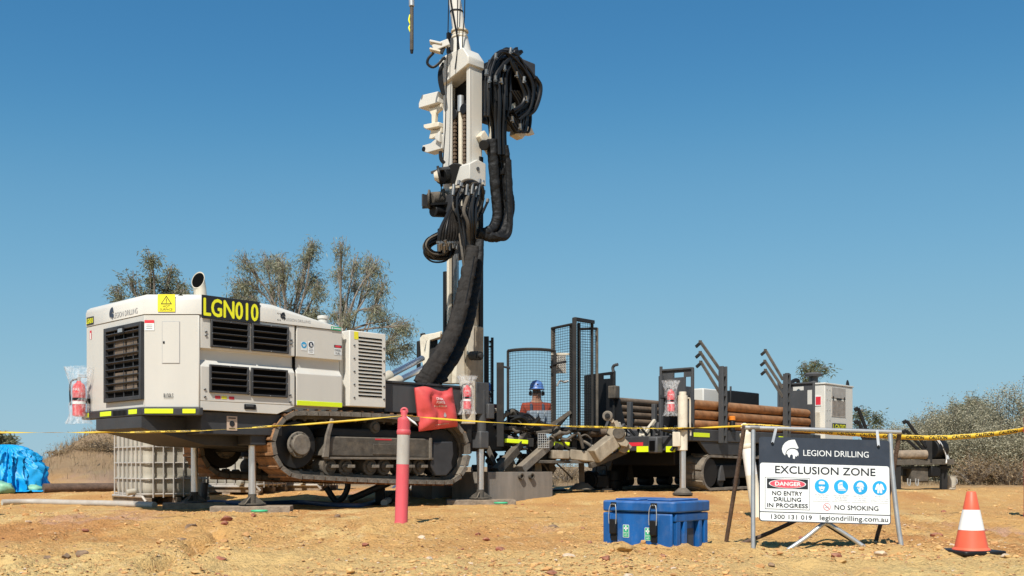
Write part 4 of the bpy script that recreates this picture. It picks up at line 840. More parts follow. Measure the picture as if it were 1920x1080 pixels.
for k in range(30):                       # loops at the valve bank
    a = rnd.uniform(0, 1); y_ = rnd.uniform(.55, .95); cx, cy, R_ = 818+rnd.uniform(-4, 10), 462+rnd.uniform(-8, 8), 18+12*a
    pts = [HP(846+rnd.uniform(-8, 10), 425+rnd.uniform(-10, 20), y_), HP(cx+4, cy-R_*.75, y_), HP(cx-R_*.7, cy-R_*.3, y_), HP(cx-R_*.9, cy+R_*.3, y_), HP(cx-R_*.3, cy+R_*.85, y_), HP(cx+R_*.7, cy+R_*.7, y_), HP(850+rnd.uniform(-5, 8), cy-4+rnd.uniform(-8, 14), y_)]
    hose(pts, rnd.choice((.010, .014, .02)), m=rnd.choice(('rubber', 'rubber', 'mudsteel')), parent=mast)
for k in range(8):
    x0 = 822+k*5; hose([HP(848+k*3, 385+k*2, .6), HP(838+k*2, 405, .55), HP(x0+4, 430, .52), HP(x0, 455, .55)], .028, m=rnd.choice(('rubber', 'sheath')), parent=mast)
    MB().cyl(HP(x0, 450, .55), HP(x0+rnd.uniform(-3, 3), 462+rnd.uniform(0, 8), .55), .028, n=10).cyl(HP(x0, 453, .55), HP(x0, 457, .55), .036, n=6).build('hose_fitting', 'hose_steel', mast)
MB().box(RIG.S(832, 470, .7)[0], RIG.S(850, 470, .7)[0], .7, .85, MZ(488), MZ(440)).build('valve_bank', 'black', mast, bev=.015)
for k in range(6):
    q = HP(834+rnd.uniform(-12, 14), 470+rnd.uniform(-12, 14), .55); MB().cyl(q, q+Vector((rnd.uniform(-.05, .05), -.03, .09)), .03, n=8).build('hose_fitting', 'hose_steel', mast)
MB().beam(HP(845, 352, .45), HP(905, 344, .45), .05, .03).build('hose_rail', 'cream_worn', mast)
for px, py in ((851, 352), (876, 352), (886, 350), (893, 356), (898, 352)): MB().cyl(HP(px, py-6, .42), HP(px-2, py+14, .42), .026, n=10).build('hose_fitting', 'hose_steel', mast)

# drill table, clamps and cage at the foot of the mast (measured at about 16-18 m)
def wb(a, b_, w, h, name, m, parent=rig, bev=.008, up=(0, 0, 1)):
    return MB().beam(W(*a), W(*b_), w, h, up).build(name, m, parent, bev=bev, world=True)
wb((938, 680, 16.2), (938, 838, 16.2), .115, .115, 'rod_guide_post', 'darkframe'); wb((946, 688, 16.2), (955, 690, 16.6), .03, .03, 'hinge', 'grey_box')
wb((932, 803, 16.4), (1122, 806, 17.4), .14, .06, 'table_edge', 'darkframe'); wb((925, 806, 17.2), (1110, 808, 18.2), .8, .05, 'table_deck', 'darkframe')
wb((946, 826, 16.3), (990, 829, 16.5), .02, .066, 'reflector', 'hivis'); wb((1037, 832, 16.8), (1068, 833, 16.9), .02, .066, 'reflector', 'hivis')
wb((940, 828, 16.45), (1000, 830, 16.6), .05, .14, 'table_beam', 'darkframe'); wb((1030, 834, 16.95), (1075, 835, 17.0), .05, .16, 'table_beam', 'darkframe')
wb((930, 884, 16.0), (968, 843, 16.4), .12, .13, 'brace', 'mudsteel'); wb((968, 843, 16.4), (985, 815, 16.6), .10, .10, 'brace', 'darkframe')
wb((976, 880, 16.3), (1024, 838, 16.7), .14, .12, 'brace', 'trackgrey'); wb((1024, 838, 16.7), (1048, 812, 17.0), .10, .12, 'brace', 'mudsteel')
wb((1000, 866, 16.6), (1128, 866, 17.2), .25, .05, 'lower_rail', 'mudsteel'); wb((1032, 852, 16.7), (1064, 853, 16.8), .2, .14, 'clamp_block', 'mud_cream', bev=.015)
wb((1006, 848, 16.9), (1030, 850, 17.0), .2, .25, 'clamp_housing', 'mudsteel', bev=.02); wb((1066, 852, 16.9), (1118, 858, 17.0), .2, .17, 'handler_arm', 'mud_cream', bev=.02)
wb((1112, 856, 16.85), (1150, 826, 17.1), .22, .24, 'handler_arm', 'mud_cream', bev=.02); wb((1106, 873, 16.9), (1172, 846, 17.3), .10, .09, 'handler_link', 'mudsteel')
pz([(1138, 812), (1146, 790), (1158, 788), (1166, 806), (1174, 812), (1172, 822), (1180, 830), (1176, 838), (1164, 836), (1154, 826)], 17.0, .16, 'handler_wrist', 'mud_cream'); pz([(1164, 836), (1178, 830), (1186, 838), (1172, 850), (1160, 846)], 17.1, .1, 'handler_jaw', 'mud_cream')
wh = MB().cyl(W(1139, 780, 16.9), W(1140, 780, 17.02), .085, n=20).build('guide_wheel', 'trackgrey', rig, bev=.012, world=True); MB().cyl(W(1139, 780, 16.88), W(1139, 780, 16.9), .045, n=14).cyl(W(1139, 780, 16.87), W(1139, 780, 16.885), .02, n=8).build('hub', 'darkframe', wh, world=True)
wb((1150, 792, 16.95), (1143, 782, 16.95), .05, .06, 'wheel_arm', 'mud_cream')
MB().cyl(W(1160, 812, 16.95), W(1161, 812, 17.2), .10, n=16).build('wrist_pin', 'mudsteel', rig, bev=.01, world=True)
pz([(1072, 814), (1082, 812), (1082, 848), (1072, 848)], 16.9, .15, 'table_post', 'darkframe'); pz([(908, 838), (918, 836), (936, 880), (930, 884)], 16.3, .1, 'brace', 'mudsteel'); pz([(934, 868), (964, 862), (972, 884), (936, 884)], 16.7, .12, 'clamp_plate', 'mud_cream'); pz([(1003, 866), (1014, 862), (1016, 884), (1002, 884)], 16.8, .12, 'clamp_foot', 'mud_cream')
pz([(1014, 868), (1030, 866), (1030, 885), (1014, 885)], 17.1, .12, 'clamp_foot', 'black'); pz([(1085, 820), (1100, 822), (1122, 846), (1112, 848)], 17.3, .1, 'rod_cradle', 'cream_worn')
MB().cyl(W(1095, 828, 17.3), W(1095, 828, 17.6), .14, n=18).build('rod_roller', 'black', rig, world=True)
b = MB()                                   # small wire guard
for k in range(6): b.beam(W(1009+k*4, 813, 16.55), W(1009+k*4, 840, 16.55), .008, .008)
for k in range(7): b.beam(W(1009, 813+k*4.4, 16.545), W(1030, 813+k*4.4, 16.545), .008, .008)
b.build('wire_guard', 'galv', rig, world=True); wb((1004, 812, 16.6), (1033, 808, 16.7), .1, .05, 'guard_rail', 'mudsteel')
MB().beam(W(1090, 868, 17.4), W(1091, 908, 17.4), .09, .09).build('table_leg', 'mudsteel', rig, world=True, bev=.01); MB().cyl(W(1091, 917, 17.4), W(1091, 906, 17.4), .22, .1, n=16).build('leg_foot', 'mudsteel', rig, world=True)
MB().tube([W(1038, 818, 16.7), W(1052, 812, 16.7), (W(1064, 812, 16.7)), W(1073, 803, 16.8), W(1070, 798, 16.9)], .028, 8, 4).build('hose', 'mudsteel', rig, world=True)
for k in range(48):                        # muddy hoses heaped behind the front jack
    x0 = 905+rnd.uniform(0, 60); y0_ = 772+rnd.uniform(0, 70); Y = 16.4+rnd.uniform(0, .6); L2 = rnd.uniform(20, 55)
    MB().tube([W(x0, y0_, Y), W(x0+L2*.3, y0_+rnd.uniform(-8, 10), Y), W(x0+L2*.65, y0_+rnd.uniform(-6, 16), Y+.1), W(x0+L2, y0_+rnd.uniform(-10, 22), Y+.1)], rnd.choice((.018, .026, .035)), 7, 4).build('hose', rnd.choice(('mudsteel', 'rubber', 'sheath', 'trackgrey')), rig, world=True)
for k in range(14):
    x0 = 955+rnd.uniform(0, 45); y0_ = 780+rnd.uniform(0, 16); Y = 17.0+rnd.uniform(0, .4)
    MB().tube([W(x0, y0_, Y), W(x0+10, y0_+rnd.uniform(-10, 4), Y), W(x0+22, y0_+rnd.uniform(-4, 10), Y), W(x0+34, y0_+12, Y)], .025, 7, 4).build('hose', rnd.choice(('mudsteel', 'trackgrey', 'rubber')), rig, world=True)
for k in range(16):                        # machinery behind the near track and below the table
    x0 = 890+rnd.uniform(0, 140); y0_ = 838+rnd.uniform(0, 40); Y = 17+rnd.uniform(0, .5)
    MB().beam(W(x0, y0_, Y), W(x0+rnd.uniform(-14, 14), y0_+rnd.uniform(8, 26), Y+.1), .1, rnd.uniform(.06, .16)).build('bracket', rnd.choice(('darkframe', 'mudsteel', 'black')), rig, world=True, bev=.01)
for k in range(46):                        # small muddy fittings crowding the drill table
    x0 = 908+rnd.uniform(0, 165); y0_ = 806+rnd.uniform(0, 66); Y = 16.75+rnd.uniform(0, .7); q = W(x0, y0_, Y); kind = rnd.random(); m_ = rnd.choice(('mudsteel', 'trackgrey', 'mudsteel', 'darkframe', 'black'))
    if kind < .4: MB().beam(q, q+Vector((rnd.uniform(-.22, .22), .05, rnd.uniform(-.16, .16))), rnd.uniform(.03, .08), rnd.uniform(.03, .09)).build('bracket', m_, rig, world=True, bev=.006)
    elif kind < .65: MB().cyl(q, q+Vector((rnd.uniform(-.1, .1), rnd.uniform(-.12, -.02), rnd.uniform(-.06, .06))), rnd.uniform(.03, .07), n=12).build('fitting', m_, rig, world=True, bev=.005)
    else: MB().tube([q, q+Vector((rnd.uniform(.05, .2), -.03, rnd.uniform(-.12, .08))), q+Vector((rnd.uniform(.2, .4), 0, rnd.uniform(-.2, .1))), q+Vector((rnd.uniform(.3, .5), .05, rnd.uniform(-.3, .0)))], rnd.choice((.014, .02, .026)), 7, 4).build('hose', m_, rig, world=True)
MB().box(5.3, 6.3, .7, 1.75, .85, 1.30).build('front_frame', 'black', rig, bev=.02)
# cages
def wire(parent, fn, nu, nv, r, name='wire_mesh'):
    b = MB()
    for i in range(nu+1): b.tube([fn(i/nu, j/6) for j in range(7)], r, 4, cap=False)
    for j in range(nv+1): b.tube([fn(i/8, j/nv) for i in range(9)], r, 4, cap=False)
    o = b.build(name, 'darkframe', parent, world=True, smooth=False); o['kind'] = 'stuff'; return o
def cage(name): o = bpy.data.objects.new(name, None); COL.objects.link(o); o.parent = rig; return o
cg = cage('curved_guard'); cx, r_c = 1000, .62
def curve(u, v): a = (u-.5)*1.5; return Vector(((W(996, 0, 17).x)+.42*math.sin(a)/.68*.9, 16.75+.5*(1-math.cos(a)), W(0, 662, 17).z*(1-v)+W(0, 806, 17).z*v+.035*math.cos(a*1.2)*(1-v)))
def wbx(a, b_, w, h, name, m, parent): return MB().beam(a, b_, w, h).build(name, m, parent, bev=.004, world=True)
wire(cg, curve, 17, 30, .0033)
for u in (0, 1): MB().beam(curve(u, 0), curve(u, 1), .045, .045).build('frame_post', 'darkframe', cg, world=True)
MB().tube([curve(k/10, 0) for k in range(11)], .026, 6).build('frame_rail', 'darkframe', cg, world=True); MB().tube([curve(k/10, 1) for k in range(11)], .02, 6).build('frame_rail', 'darkframe', cg, world=True)
tg = cage('tall_guard')
def pane(a, b_, ya, yb, t0, t1, bot): return lambda u, v: W(a+(b_-a)*u, (t0+(t1-t0)*u)*(1-v)+bot*v, ya+(yb-ya)*u)
for args, nu, nv in (((1034, 1072, 17.0, 16.7, 616, 608, 806), 9, 40), ((1076, 1110, 16.7, 17.3, 599, 604, 806), 8, 42), ((1084, 1119, 17.1, 17.5, 617, 616, 818), 8, 40)):
    fn = pane(*args); wire(tg, fn, nu, nv, .0035)
    MB().tube([fn(0, 0), fn(1, 0)], .022, 6).build('frame_rail', 'darkframe', tg, world=True); MB().tube([fn(0, 1), fn(1, 1)], .022, 6).build('frame_rail', 'darkframe', tg, world=True)
for x, t, bt, Y, w, m in ((1037, 614, 806, 17.02, .07, 'mudsteel'), (1077, 596, 806, 16.7, .07, 'darkframe'), (1085, 606, 806, 16.9, .05, 'darkframe'), (1110, 602, 806, 17.3, .05, 'darkframe'), (1119, 615, 820, 17.5, .05, 'mudsteel'), (1071, 608, 806, 16.75, .05, 'darkframe')):
    wb((x, t, Y), (x, bt, Y), w, w, 'frame_post', m, tg, .004)
wb((1077, 598, 16.7), (1113, 604, 17.3), .05, .06, 'frame_rail', 'darkframe', tg); wb((1034, 664, 17), (1068, 664, 16.75), .03, .04, 'hinge_bar', 'cream_worn', tg)
MB().beam(W(1040, 683, 17.1), W(1061, 683, 17.15), .012, .3).build('notice_board', 'cream', tg, world=True); MB().tube([W(1032, 689, 16.9), W(1042, 682, 16.85), W(1062, 678, 16.85)], .02, 7, 3).build('hose', 'black', tg, world=True)
MB().tube([W(1044, 724, 16.9), W(1050, 714, 16.9), W(1058, 716, 16.9), W(1066, 714, 16.9)], .016, 7, 3).build('hose', 'galv', tg, world=True); MB().beam(W(1033, 798, 16.7), W(1070, 772, 16.7), .05, .06).build('brace', 'mudsteel', tg, world=True); MB().beam(W(1045, 800, 16.9), W(1066, 775, 16.8), .05, .05).build('brace', 'darkframe', tg, world=True)
sg = cage('side_guard')
for x, t, bt, w in ((912, 631, 782, .08), (923, 633, 776, .045)): wb((x, t, 17.0), (x, bt, 17.0), w, w, 'frame_post', 'darkframe', sg, .004)
wire(sg, pane(913, 923, 17.0, 17.4, 640, 638, 775), 3, 26, .0045); wb((917, 641, 17.0), (924, 641, 17.0), .03, .03, 'hinge', 'darkframe', sg); wb((917, 650, 17.0), (924, 650, 17.0), .03, .03, 'hinge', 'darkframe', sg)
con = MB().beam(W(990, 789, 17.75), W(1034, 789, 17.85), .22, .35).build('control_console', 'console', rig, bev=.02, world=True)
for a in ((1009, 770, 1004, 792), (1022, 770, 1018, 788)): MB().beam(W(a[0], a[1], 17.62), W(a[2], a[3], 17.62), .008, .05, (0, 1, 0)).build('pale_stripe', 'white_print', rig, world=True)
wb((994, 800, 17.7), (994, 812, 17.7), .1, .1, 'console_leg', 'darkframe')
# ---------------------------------------------------------------- tracked rod carrier
CAR = Frame(1300, 17, 2750)
G2 = .18
car = thing('rod_carrier', 'tracked rod carrier with casing racks and cream engine cabinet numbered LGN202', 'rod carrier', CAR.o, CAR.ang)
dk = 1.24
MB().box(-.12, 4.6, .02, 2.28, 1.02, dk-.02).build('bed', 'charcoal', car, bev=.012); MB().box(.2, 4.7, .5, 1.8, .62, 1.018).build('chassis', 'black', car, bev=.02)
MB().prism([(.25, 1.018), (.55, .80), (1.7, .80), (2.0, 1.018)], 'xz', .04, .10).build('track_guard', 'charcoal', car, bev=.006)
for x0, x1 in ((.04, .52), (1.52, 1.75), (2.9, 3.2)): MB().box(x0, x1, .012, .019, 1.09, 1.16).build('reflector', 'hivis', car, bev=.002)
# front cross beam with reflectors
fbm = MB().box(-.42, -.125, .1, 2.25, .86, 1.10).build('front_beam', 'charcoal', car, bev=.012)
for a, b_ in ((1160, 1180), (1194, 1220), (1221, 1242), (1249, 1266)):
    y1, z = CAR.R(a, 842, -.42); y0, _ = CAR.R(b_, 842, -.42); MB().box(-.428, -.419, y0, y1, z-.05, z+.045).build('reflector', 'hivis', fbm, bev=.002)
yy1, zz1 = CAR.R(1178, 832, -.42); yy0, _ = CAR.R(1206, 832, -.42); poly(rect(0, yy1-yy0, 0, .06), 'red_print', car, (-.424, yy1, zz1-.04), -EY, EZ, 'sticker')
# head boards with slotted edges
def board_plate(x, y0, y1, z0, z1, m, slot_side=True):
    b = MB(); w = y1-y0; t = .03; s0, s1 = y0+.30*w, y0+.62*w
    b.box(x, x+t, y0, y1, z0, z1-.42); b.box(x, x+t, y0+.16, y1, z1-.42, z1-.14); b.box(x, x+t, y0, y0+.05, z1-.42, z1-.14)
    b.box(x, x+t, y0, s0, z1-.14, z1-.06); b.box(x, x+t, s1, y1, z1-.14, z1-.06); b.box(x, x+t, y0, y1, z1-.06, z1)
    o = b.build('head_board', m, car); MB().box(x-.03, x, y0-.01, y0+.025, z0, z1+.01).build('edge_bar', 'grey_box', o, bev=.004); MB().box(x-.03, x, y0+.025, y1, z1-.02, z1+.012).build('edge_bar', 'grey_box', o, bev=.004)
    MB().box(x-.04, x, y1-.02, y1+.02, z0, z1+.06).build('edge_bar', 'grey_box', o, bev=.004); return o
zt1 = CAR.R(1295, 690, 0)[1]
hbn = board_plate(0, .0, .62, dk, zt1, 'grey_box'); MB().box(-.05, -.03, .05, .62, 1.75, 1.80).build('shelf_bar', 'charcoal', hbn); MB().box(-.14, -.04, .12, .50, 1.26, 1.48).build('control_box', 'black', hbn, bev=.015)
MB().box(-.035, -.03, .56, .66, 1.24, zt1-.1).build('side_flange', 'charcoal', hbn)
z2 = CAR.R(1140, 697, 0)[1]; hbf = MB().box(0, .03, 1.60, 2.28, dk, z2-.12).box(0, .03, 1.60, 1.70, z2-.119, z2-.06).box(0, .03, 1.86, 2.28, z2-.119, z2-.06).prism([(1.60, z2-.059), (2.28, z2-.059), (2.28, z2-.03), (1.60, z2)], 'yz', 0, .03).build('head_board', 'black', car); MB().box(-.03, -.001, 1.585, 1.625, dk, z2+.01).build('edge_bar', 'darkframe', hbf, bev=.004); MB().prism([(1.36, dk), (1.584, dk), (1.584, z2-.25)], 'yz', .0, .025).build('gusset', 'black', hbf); yh, zh = CAR.R(1137, 690, 0)
MB().tube([(-.02, 1.61, z2-.02), (-.02, 1.625, z2+.06), (-.02, 1.59, z2+.10), (-.02, 1.52, z2+.11)], .028, 8, 3).build('hook', 'grey_box', hbf)
# racks: ladder stakes with three swing levers each
def stake(px_t, py_t, levers, x_plane_y=-.02):
    x, zt_ = CAR.S(px_t, py_t, x_plane_y); b = MB(); y0 = x_plane_y
    for s in (-1, 1): b.box(x+s*.055-.018, x+s*.055+.018, y0-.05, y0+.04, 1.0, zt_)
    o = b.build('rack_stake', 'grey_box', car, bev=.004); MB().box(x-.037, x+.037, y0+.02, y0+.03, 1.0, zt_-.02).build('stake_web', 'charcoal', o)
    k = 0; z = 1.12
    while z < zt_-.02: MB().box(x-.037, x+.037, y0-.045, y0+.02, z, z+.04).build('rung', 'grey_box', o, bev=.003); z += .168
    for (ta, tb_, bx, by) in levers:
        yb, zb_ = CAR.R(bx, by, x); ya, za_ = CAR.R(ta, tb_, x); d = Vector((0, ya-yb, za_-zb_))
        lv = MB().beam((x, yb, zb_), (x, ya, za_), .05, .028, (1, 0, 0)).build('swing_lever', 'mudsteel', o, bev=.003)
        MB().beam((x, ya, za_), (x, ya+.10, za_-.07), .05, .03, (1, 0, 0)).build('lever_hook', 'darkframe', lv, bev=.003); MB().beam((x, ya-.01, za_+.01), (x, ya+.035, za_+.015), .05, .035, (1, 0, 0)).build('lever_tip', 'mudsteel', lv)
    return x
LV1 = [(1314, 642, 1350, 693), (1314, 662, 1350, 715), (1315, 680, 1350, 737)]; LV2 = [(1436, 658, 1468, 712), (1435, 678, 1468, 728), (1436, 695, 1468, 745)]
xs1 = stake(1355, 687, LV1); xs2 = stake(1475, 701, LV2)
# far head board and engine covers seen over the pipes
x3 = CAR.S(1500, 720, .0)[0]; zt3 = CAR.S(1500, 717, .3)[1]; rb_ = MB()
xr = CAR.S(1527, 760, .0)[0]; zr = EYE+(HY-717)/F*(CAR.o+CAR.u*xr).y
hb2 = board_plate(xr, .0, .75, dk, zr, 'grey_box')
for (x0, x1, y0, y1, z0, z1, m, nm) in ((1.0, 1.6, 1.25, 1.28, 1.3, CAR.S(1340, 729, 1.25)[1], 'grey_box', 'side_plate'), (1.9, 2.9, 1.0, 1.7, 1.3, CAR.S(1420, 738, 1.0)[1], 'cream', 'engine_cover'), (2.45, 3.5, .75, .98, 1.3, CAR.S(1440, 741, .9)[1], 'black', 'cooler'), (1.62, 1.9, 1.2, 1.3, 1.3, CAR.S(1375, 733, 1.2)[1], 'charcoal', 'side_plate')):
    MB().box(x0, x1, y0, y1, z0, z1).build(nm, m, car, bev=.02)
hq = CAR.P(1370, 736, 1.2); MB().cyl(hq, hq+Vector((0, 0, .12)), .02, n=8).build('pipe_stub', 'grey_box', car)
MB().tube([CAR.P(1480, 722, .5), CAR.P(1488, 714, .5), CAR.P(1495, 713, .5), CAR.P(1497, 718, .5)], .04, 8, 3).build('exhaust', 'black', car)
# engine cabinet
xa = CAR.S(1547, 760, .0)[0]; xb = CAR.S(1599, 760, .0)[0]; zc1 = CAR.S(1560, 722, 0)[1]
cb = MB().box(xa, xb, .0, .95, .98, zc1).build('engine_cabinet', 'cream', car, bev=.012); MB().box(xa-.02, xb+.02, -.015, .97, zc1+.001, zc1+.035).build('cabinet_lid', 'cream', cb, bev=.008)
wq = xb-xa; MB().box(xa+.22*wq, xa+.72*wq, -.010, .003, zc1-.62*1.0, zc1-.30).build('mesh_panel', 'ibc_bar', cb); MB().box(xa+.22*wq, xa+.72*wq, -.010, .003, zc1-.25, zc1-.04).build('access_panel', 'ibc_bar', cb, bev=.004)
b = MB()
for i in range(10):
    for j in range(12): b.box(xa+(.25+.046*i)*wq, xa+(.25+.046*i+.028)*wq, -.013, -.0095, zc1-.60+j*.0255, zc1-.60+j*.0255+.014)
o = b.build('perforations', 'radiator', cb); o['kind'] = 'stuff'
for s in (.27, .67): MB().box(xa+s*wq-.012, xa+s*wq+.012, -.02, -.01, zc1-.30, zc1-.22).build('latch', 'black', cb)
MB().box(xa+.40*wq, xa+.56*wq, -.018, -.002, zc1-.285, zc1-.255).build('handle', 'black', cb)
for k in range(4):
    for s in (.06, .16): MB().cyl((xa+s*wq, -.012, zc1-.1-k*.2), (xa+s*wq, .0, zc1-.1-k*.2), .010, n=6).build('bolt', 'galv', cb)
zp = CAR.S(1572, 802, 0)[1]; MB().box(xa+.24*wq, xa+.72*wq, -.016, -.011, zp-.075, zp+.085).build('number_plate', 'black_print', cb); text('LGN202', 'hivis_print', cb, (xa+.26*wq, -.0185, zp-.055), EX, EZ, .44*wq, .12, bold=.003)
MB().lathe([(.09, 0), (.09, .14), (.17, .15), (.18, .19), (.14, .22), (.03, .235)], (xa+.15, .32, zc1+.03), 18).build('intake_cap', 'grey_box', cb); MB().prism([(xb-.16, zc1+.03), (xb-.13, zc1+.12), (xb-.09, zc1+.16), (xb-.05, zc1+.12), (xb-.01, zc1+.03)], 'xz', .06, .085).build('lifting_lug', 'black', cb, bev=.005)
MB().box(xa-.012, xa-.001, .08, .25, zc1-.42, zc1-.22).build('first_aid_plate', 'white_print', cb); MB().box(xa-.016, xa-.011, .085, .19, zc1-.40, zc1-.24).build('red_label', 'red_print', cb)
MB().box(xa-.10, xa-.01, .12, .24, zc1-.74, zc1-.64).build('beacon', 'sticker_yellow', cb, bev=.01)
MB().box(xr+.04, xa-.01, .1, .9, .98, zc1-.55).build('battery_box', 'cream_worn', car, bev=.01)
# rubber tracks
def rubber_track(y0, y1, xl, xr_, name='rubber_track'):
    r = .30; zc = G2+.02+r; ca = (xl+r, zc); cb_ = (xr_-r, zc+.0); tr = bpy.data.objects.new(name, None); COL.objects.link(tr); tr.parent = car
    o1 = belt(ca, r, cb_, r, -.02); o2 = belt(ca, r-.04, cb_, r-.04, -.02); n = len(o1); b = MB()
    b.add([(p[0], y0, p[1]) for p in o1]+[(p[0], y0, p[1]) for p in o2]+[(p[0], y1, p[1]) for p in o1]+[(p[0], y1, p[1]) for p in o2], [f for i in range(n) for j in [(i+1) % n] for f in ((i, j, n+j, n+i), (2*n+i, 3*n+i, 3*n+j, 2*n+j), (i, 2*n+i, 2*n+j, j), (n+i, n+j, 3*n+j, 3*n+i))])
    b.build('belt', 'trackgrey', tr)
    path, L = walk(o1, int(L_len(o1)/.13)); lug = None
    for k, (p, d) in enumerate(path):
        e = Vector((max(min(p.x, cb_[0]), ca[0]), zc)); nn = Vector((p.x-e.x, p.y-e.y)).normalized()
        X = Vector((-nn.y, 0, nn.x)); Zv = Vector((nn.x, 0, nn.y)); Yv = Zv.cross(X); s = 1 if k % 2 else -1
        M = Matrix(((X.x, Yv.x, Zv.x, p.x), (X.y, Yv.y, Zv.y, (y0+y1)/2), (X.z, Yv.z, Zv.z, p.y), (0, 0, 0, 1)))
        if lug is None: lug = MB().prism([(-.04, -.5*(y1-y0)+.01), (.04, -.5*(y1-y0)+.01), (.055, .06), (-.02, .06)], 'xy', -.004, .022).build('lug', 'trackgrey', tr, bev=0); lug.matrix_basis = M
        else: inst(lug, tr, M@(Matrix.Rotation(math.pi, 4, 'Z') if s > 0 else Matrix()))
    for x in (ca[0], cb_[0]): MB().cyl((x, y0+.05, zc), (x, y1-.05, zc), r-.05, n=22).build('wheel', 'black', tr, bev=.01)
    for k in range(5): x = ca[0]+(cb_[0]-ca[0])*(k+.7)/5.4; MB().cyl((x, y0+.06, zc-r+.14), (x, y1-.06, zc-r+.14), .09, n=14).build('roller', 'black', tr, bev=.008)
    MB().box(ca[0]+.1, cb_[0]-.1, y0+.08, y1-.04, zc-.10, zc+.14).build('track_frame', 'black', tr, bev=.02)
    MB().prism([(ca[0]+.30, zc-.14), (ca[0]+.36, zc+.12), (ca[0]+.42, zc+.12), (ca[0]+.5, zc-.14)], 'xz', y0+.04, y0+.08).build('step_plate', 'grey_box', tr, bev=.006)
def L_len(pts): P_ = [Vector(p) for p in pts]; return sum((a-b_).length for a, b_ in zip(P_, P_[1:]+P_[:1]))
rubber_track(.04, .44, CAR.S(1311, 890, .1)[0], 3.9); rubber_track(1.86, 2.26, CAR.S(1140, 890, 1.9)[0], 4.2)
# front jacks of the carrier
def cjack(px, y_, m='cream_worn'):
    x = CAR.S(px, 850, y_)[0]; q = CAR.o+CAR.u*x+CAR.v*y_; g_ = gz(q.x, q.y); j = bpy.data.objects.new('jack', None); COL.objects.link(j); j.parent = car
    MB().cyl((x, y_, .86), (x, y_, 1.74), .078, n=18).cyl((x, y_, 1.74), (x, y_, 1.80), .06, n=14).build('casing', m, j, bev=.006); MB().cyl((x, y_, g_+.1), (x, y_, .86), .052, n=16).build('rod', 'chrome', j)
    MB().cyl((x, y_, g_+.01), (x, y_, g_+.04), .16, n=18).cyl((x, y_, g_+.04), (x, y_, g_+.12), .15, .06, n=18).build('foot', 'mudsteel', j)
    MB().box(x-.12, x+.07, y_-.02, y_+.12, .92, 1.16).build('mount', m, j, bev=.012); MB().tube([(x+.05, y_-.07, 1.7), (x+.09, y_-.08, 1.66), (x+.09, y_-.08, 1.3), (x+.11, y_-.08, 1.1)], .014, 6, 3).build('oil_pipe', m, j)
    MB().box(x-.14, x+.12, y_-.10, y_+.06, 1.185, 1.215).build('clamp', 'black', j); return j
cjack(1280, -.06); cjack(1165, 2.2, 'charcoal')
cl = MB().box(-.60, -.43, .30, .48, .82, 1.08).build('tow_clevis', 'grey_box', car, bev=.02); MB().box(-.62, -.6, .34, .44, .86, 1.02).build('clevis_eye', 'void', cl)
for k in range(7):
    y_ = .2+k*.28; MB().beam((-.35, y_, 1.10), (-.2+.1*(k % 3), y_+.14*(k % 2), 1.10+.16+.06*(k % 3)), .05, .06).build('bracket', ('grey_box', 'charcoal', 'cream_worn', 'grey_box')[k % 4], car, bev=.008)
for k in range(6): MB().tube([(-.3, .2+k*.25, 1.12), (-.38, .3+k*.25, 1.26), (-.25, .42+k*.25, 1.2), (-.1, .5+k*.25, 1.25)], .02, 7, 4).build('hose', 'rubber', car)
MB().tube([CAR.P(1240, 805, .2), CAR.P(1262, 812, .1), CAR.P(1268, 830, .05), CAR.P(1258, 845, .1)], .028, 8, 4).build('hose', 'rubber', car)
# casing pipes in the near rack and drill rods in the far rack: each lies loose
xe = CAR.S(1514, 790, .1)[0]
def lay_pipe(y_, z, r, x0, x1, m, name, label, cat, group, hollow=True):
    b = MB(); b.ring((x0, y_, z), (x1, y_, z), r, r*.84, 20); b.ring((x1-.14, y_, z), (x1+.05, y_, z), r*.93, r*.8, 20) if hollow else None
    b.xf(Matrix.Translation(CAR.o)@Matrix.Rotation(CAR.ang, 4, 'Z')); o = b.build(name, m); return tag(o, label, cat, group)
PR = .080; zrow = [dk-.02+PR+.004+k*(2*PR+.004) for k in range(3)]
NM = ['bottom', 'middle', 'top']
for k in range(3):
    lay_pipe(.115, zrow[k], PR, .04, xe-.02*k, 'casing', 'casing_pipe', f'rusty orange-brown casing pipe, {NM[k]} one of the outer row in the rod carrier rack', 'casing pipe', 'casing pipes in the near rack')
    for c in (1, 2): lay_pipe(.115+c*(2*PR+.006), zrow[k], PR, .05, xe-.05*c, 'casing', 'casing_pipe', f'rusty casing pipe in the {NM[k]} layer, {["", "second row in from the swing levers", "third row, innermost of the near rack"][c]}', 'casing pipe', 'casing pipes in the near rack')
dr0 = .058
for k in range(5):
    for c in range(3):
        lay_pipe(1.66+c*.13, dk-.02+dr0+.004+k*(2*dr0+.003), dr0, (.07, .12, .2)[c], 3.3, 'drillrod', 'drill_rod', f'muddy drill rod in the far rack, {["lowest", "second lowest", "middle", "second highest", "top"][k]} layer, {["inner", "centre", "outer"][c]} column', 'drill rod', 'drill rods in the far rack')
for x in (.35, 1.1): MB().box(x, x+.08, 1.52, 1.60, dk, 1.74).build('rack_stake', 'grey_box', car, bev=.006)
MB().box(-.12, .02, 1.5, 1.66, 1.78, 2.0).build('rod_clamp', 'mudsteel', car, bev=.015)
lp = MB().cyl((-1.0, 1.45, 1.16), (.9, 1.3, 1.20), .07, n=16); lp.build('rod_feed_tube', 'drillrod', car, bev=.004)
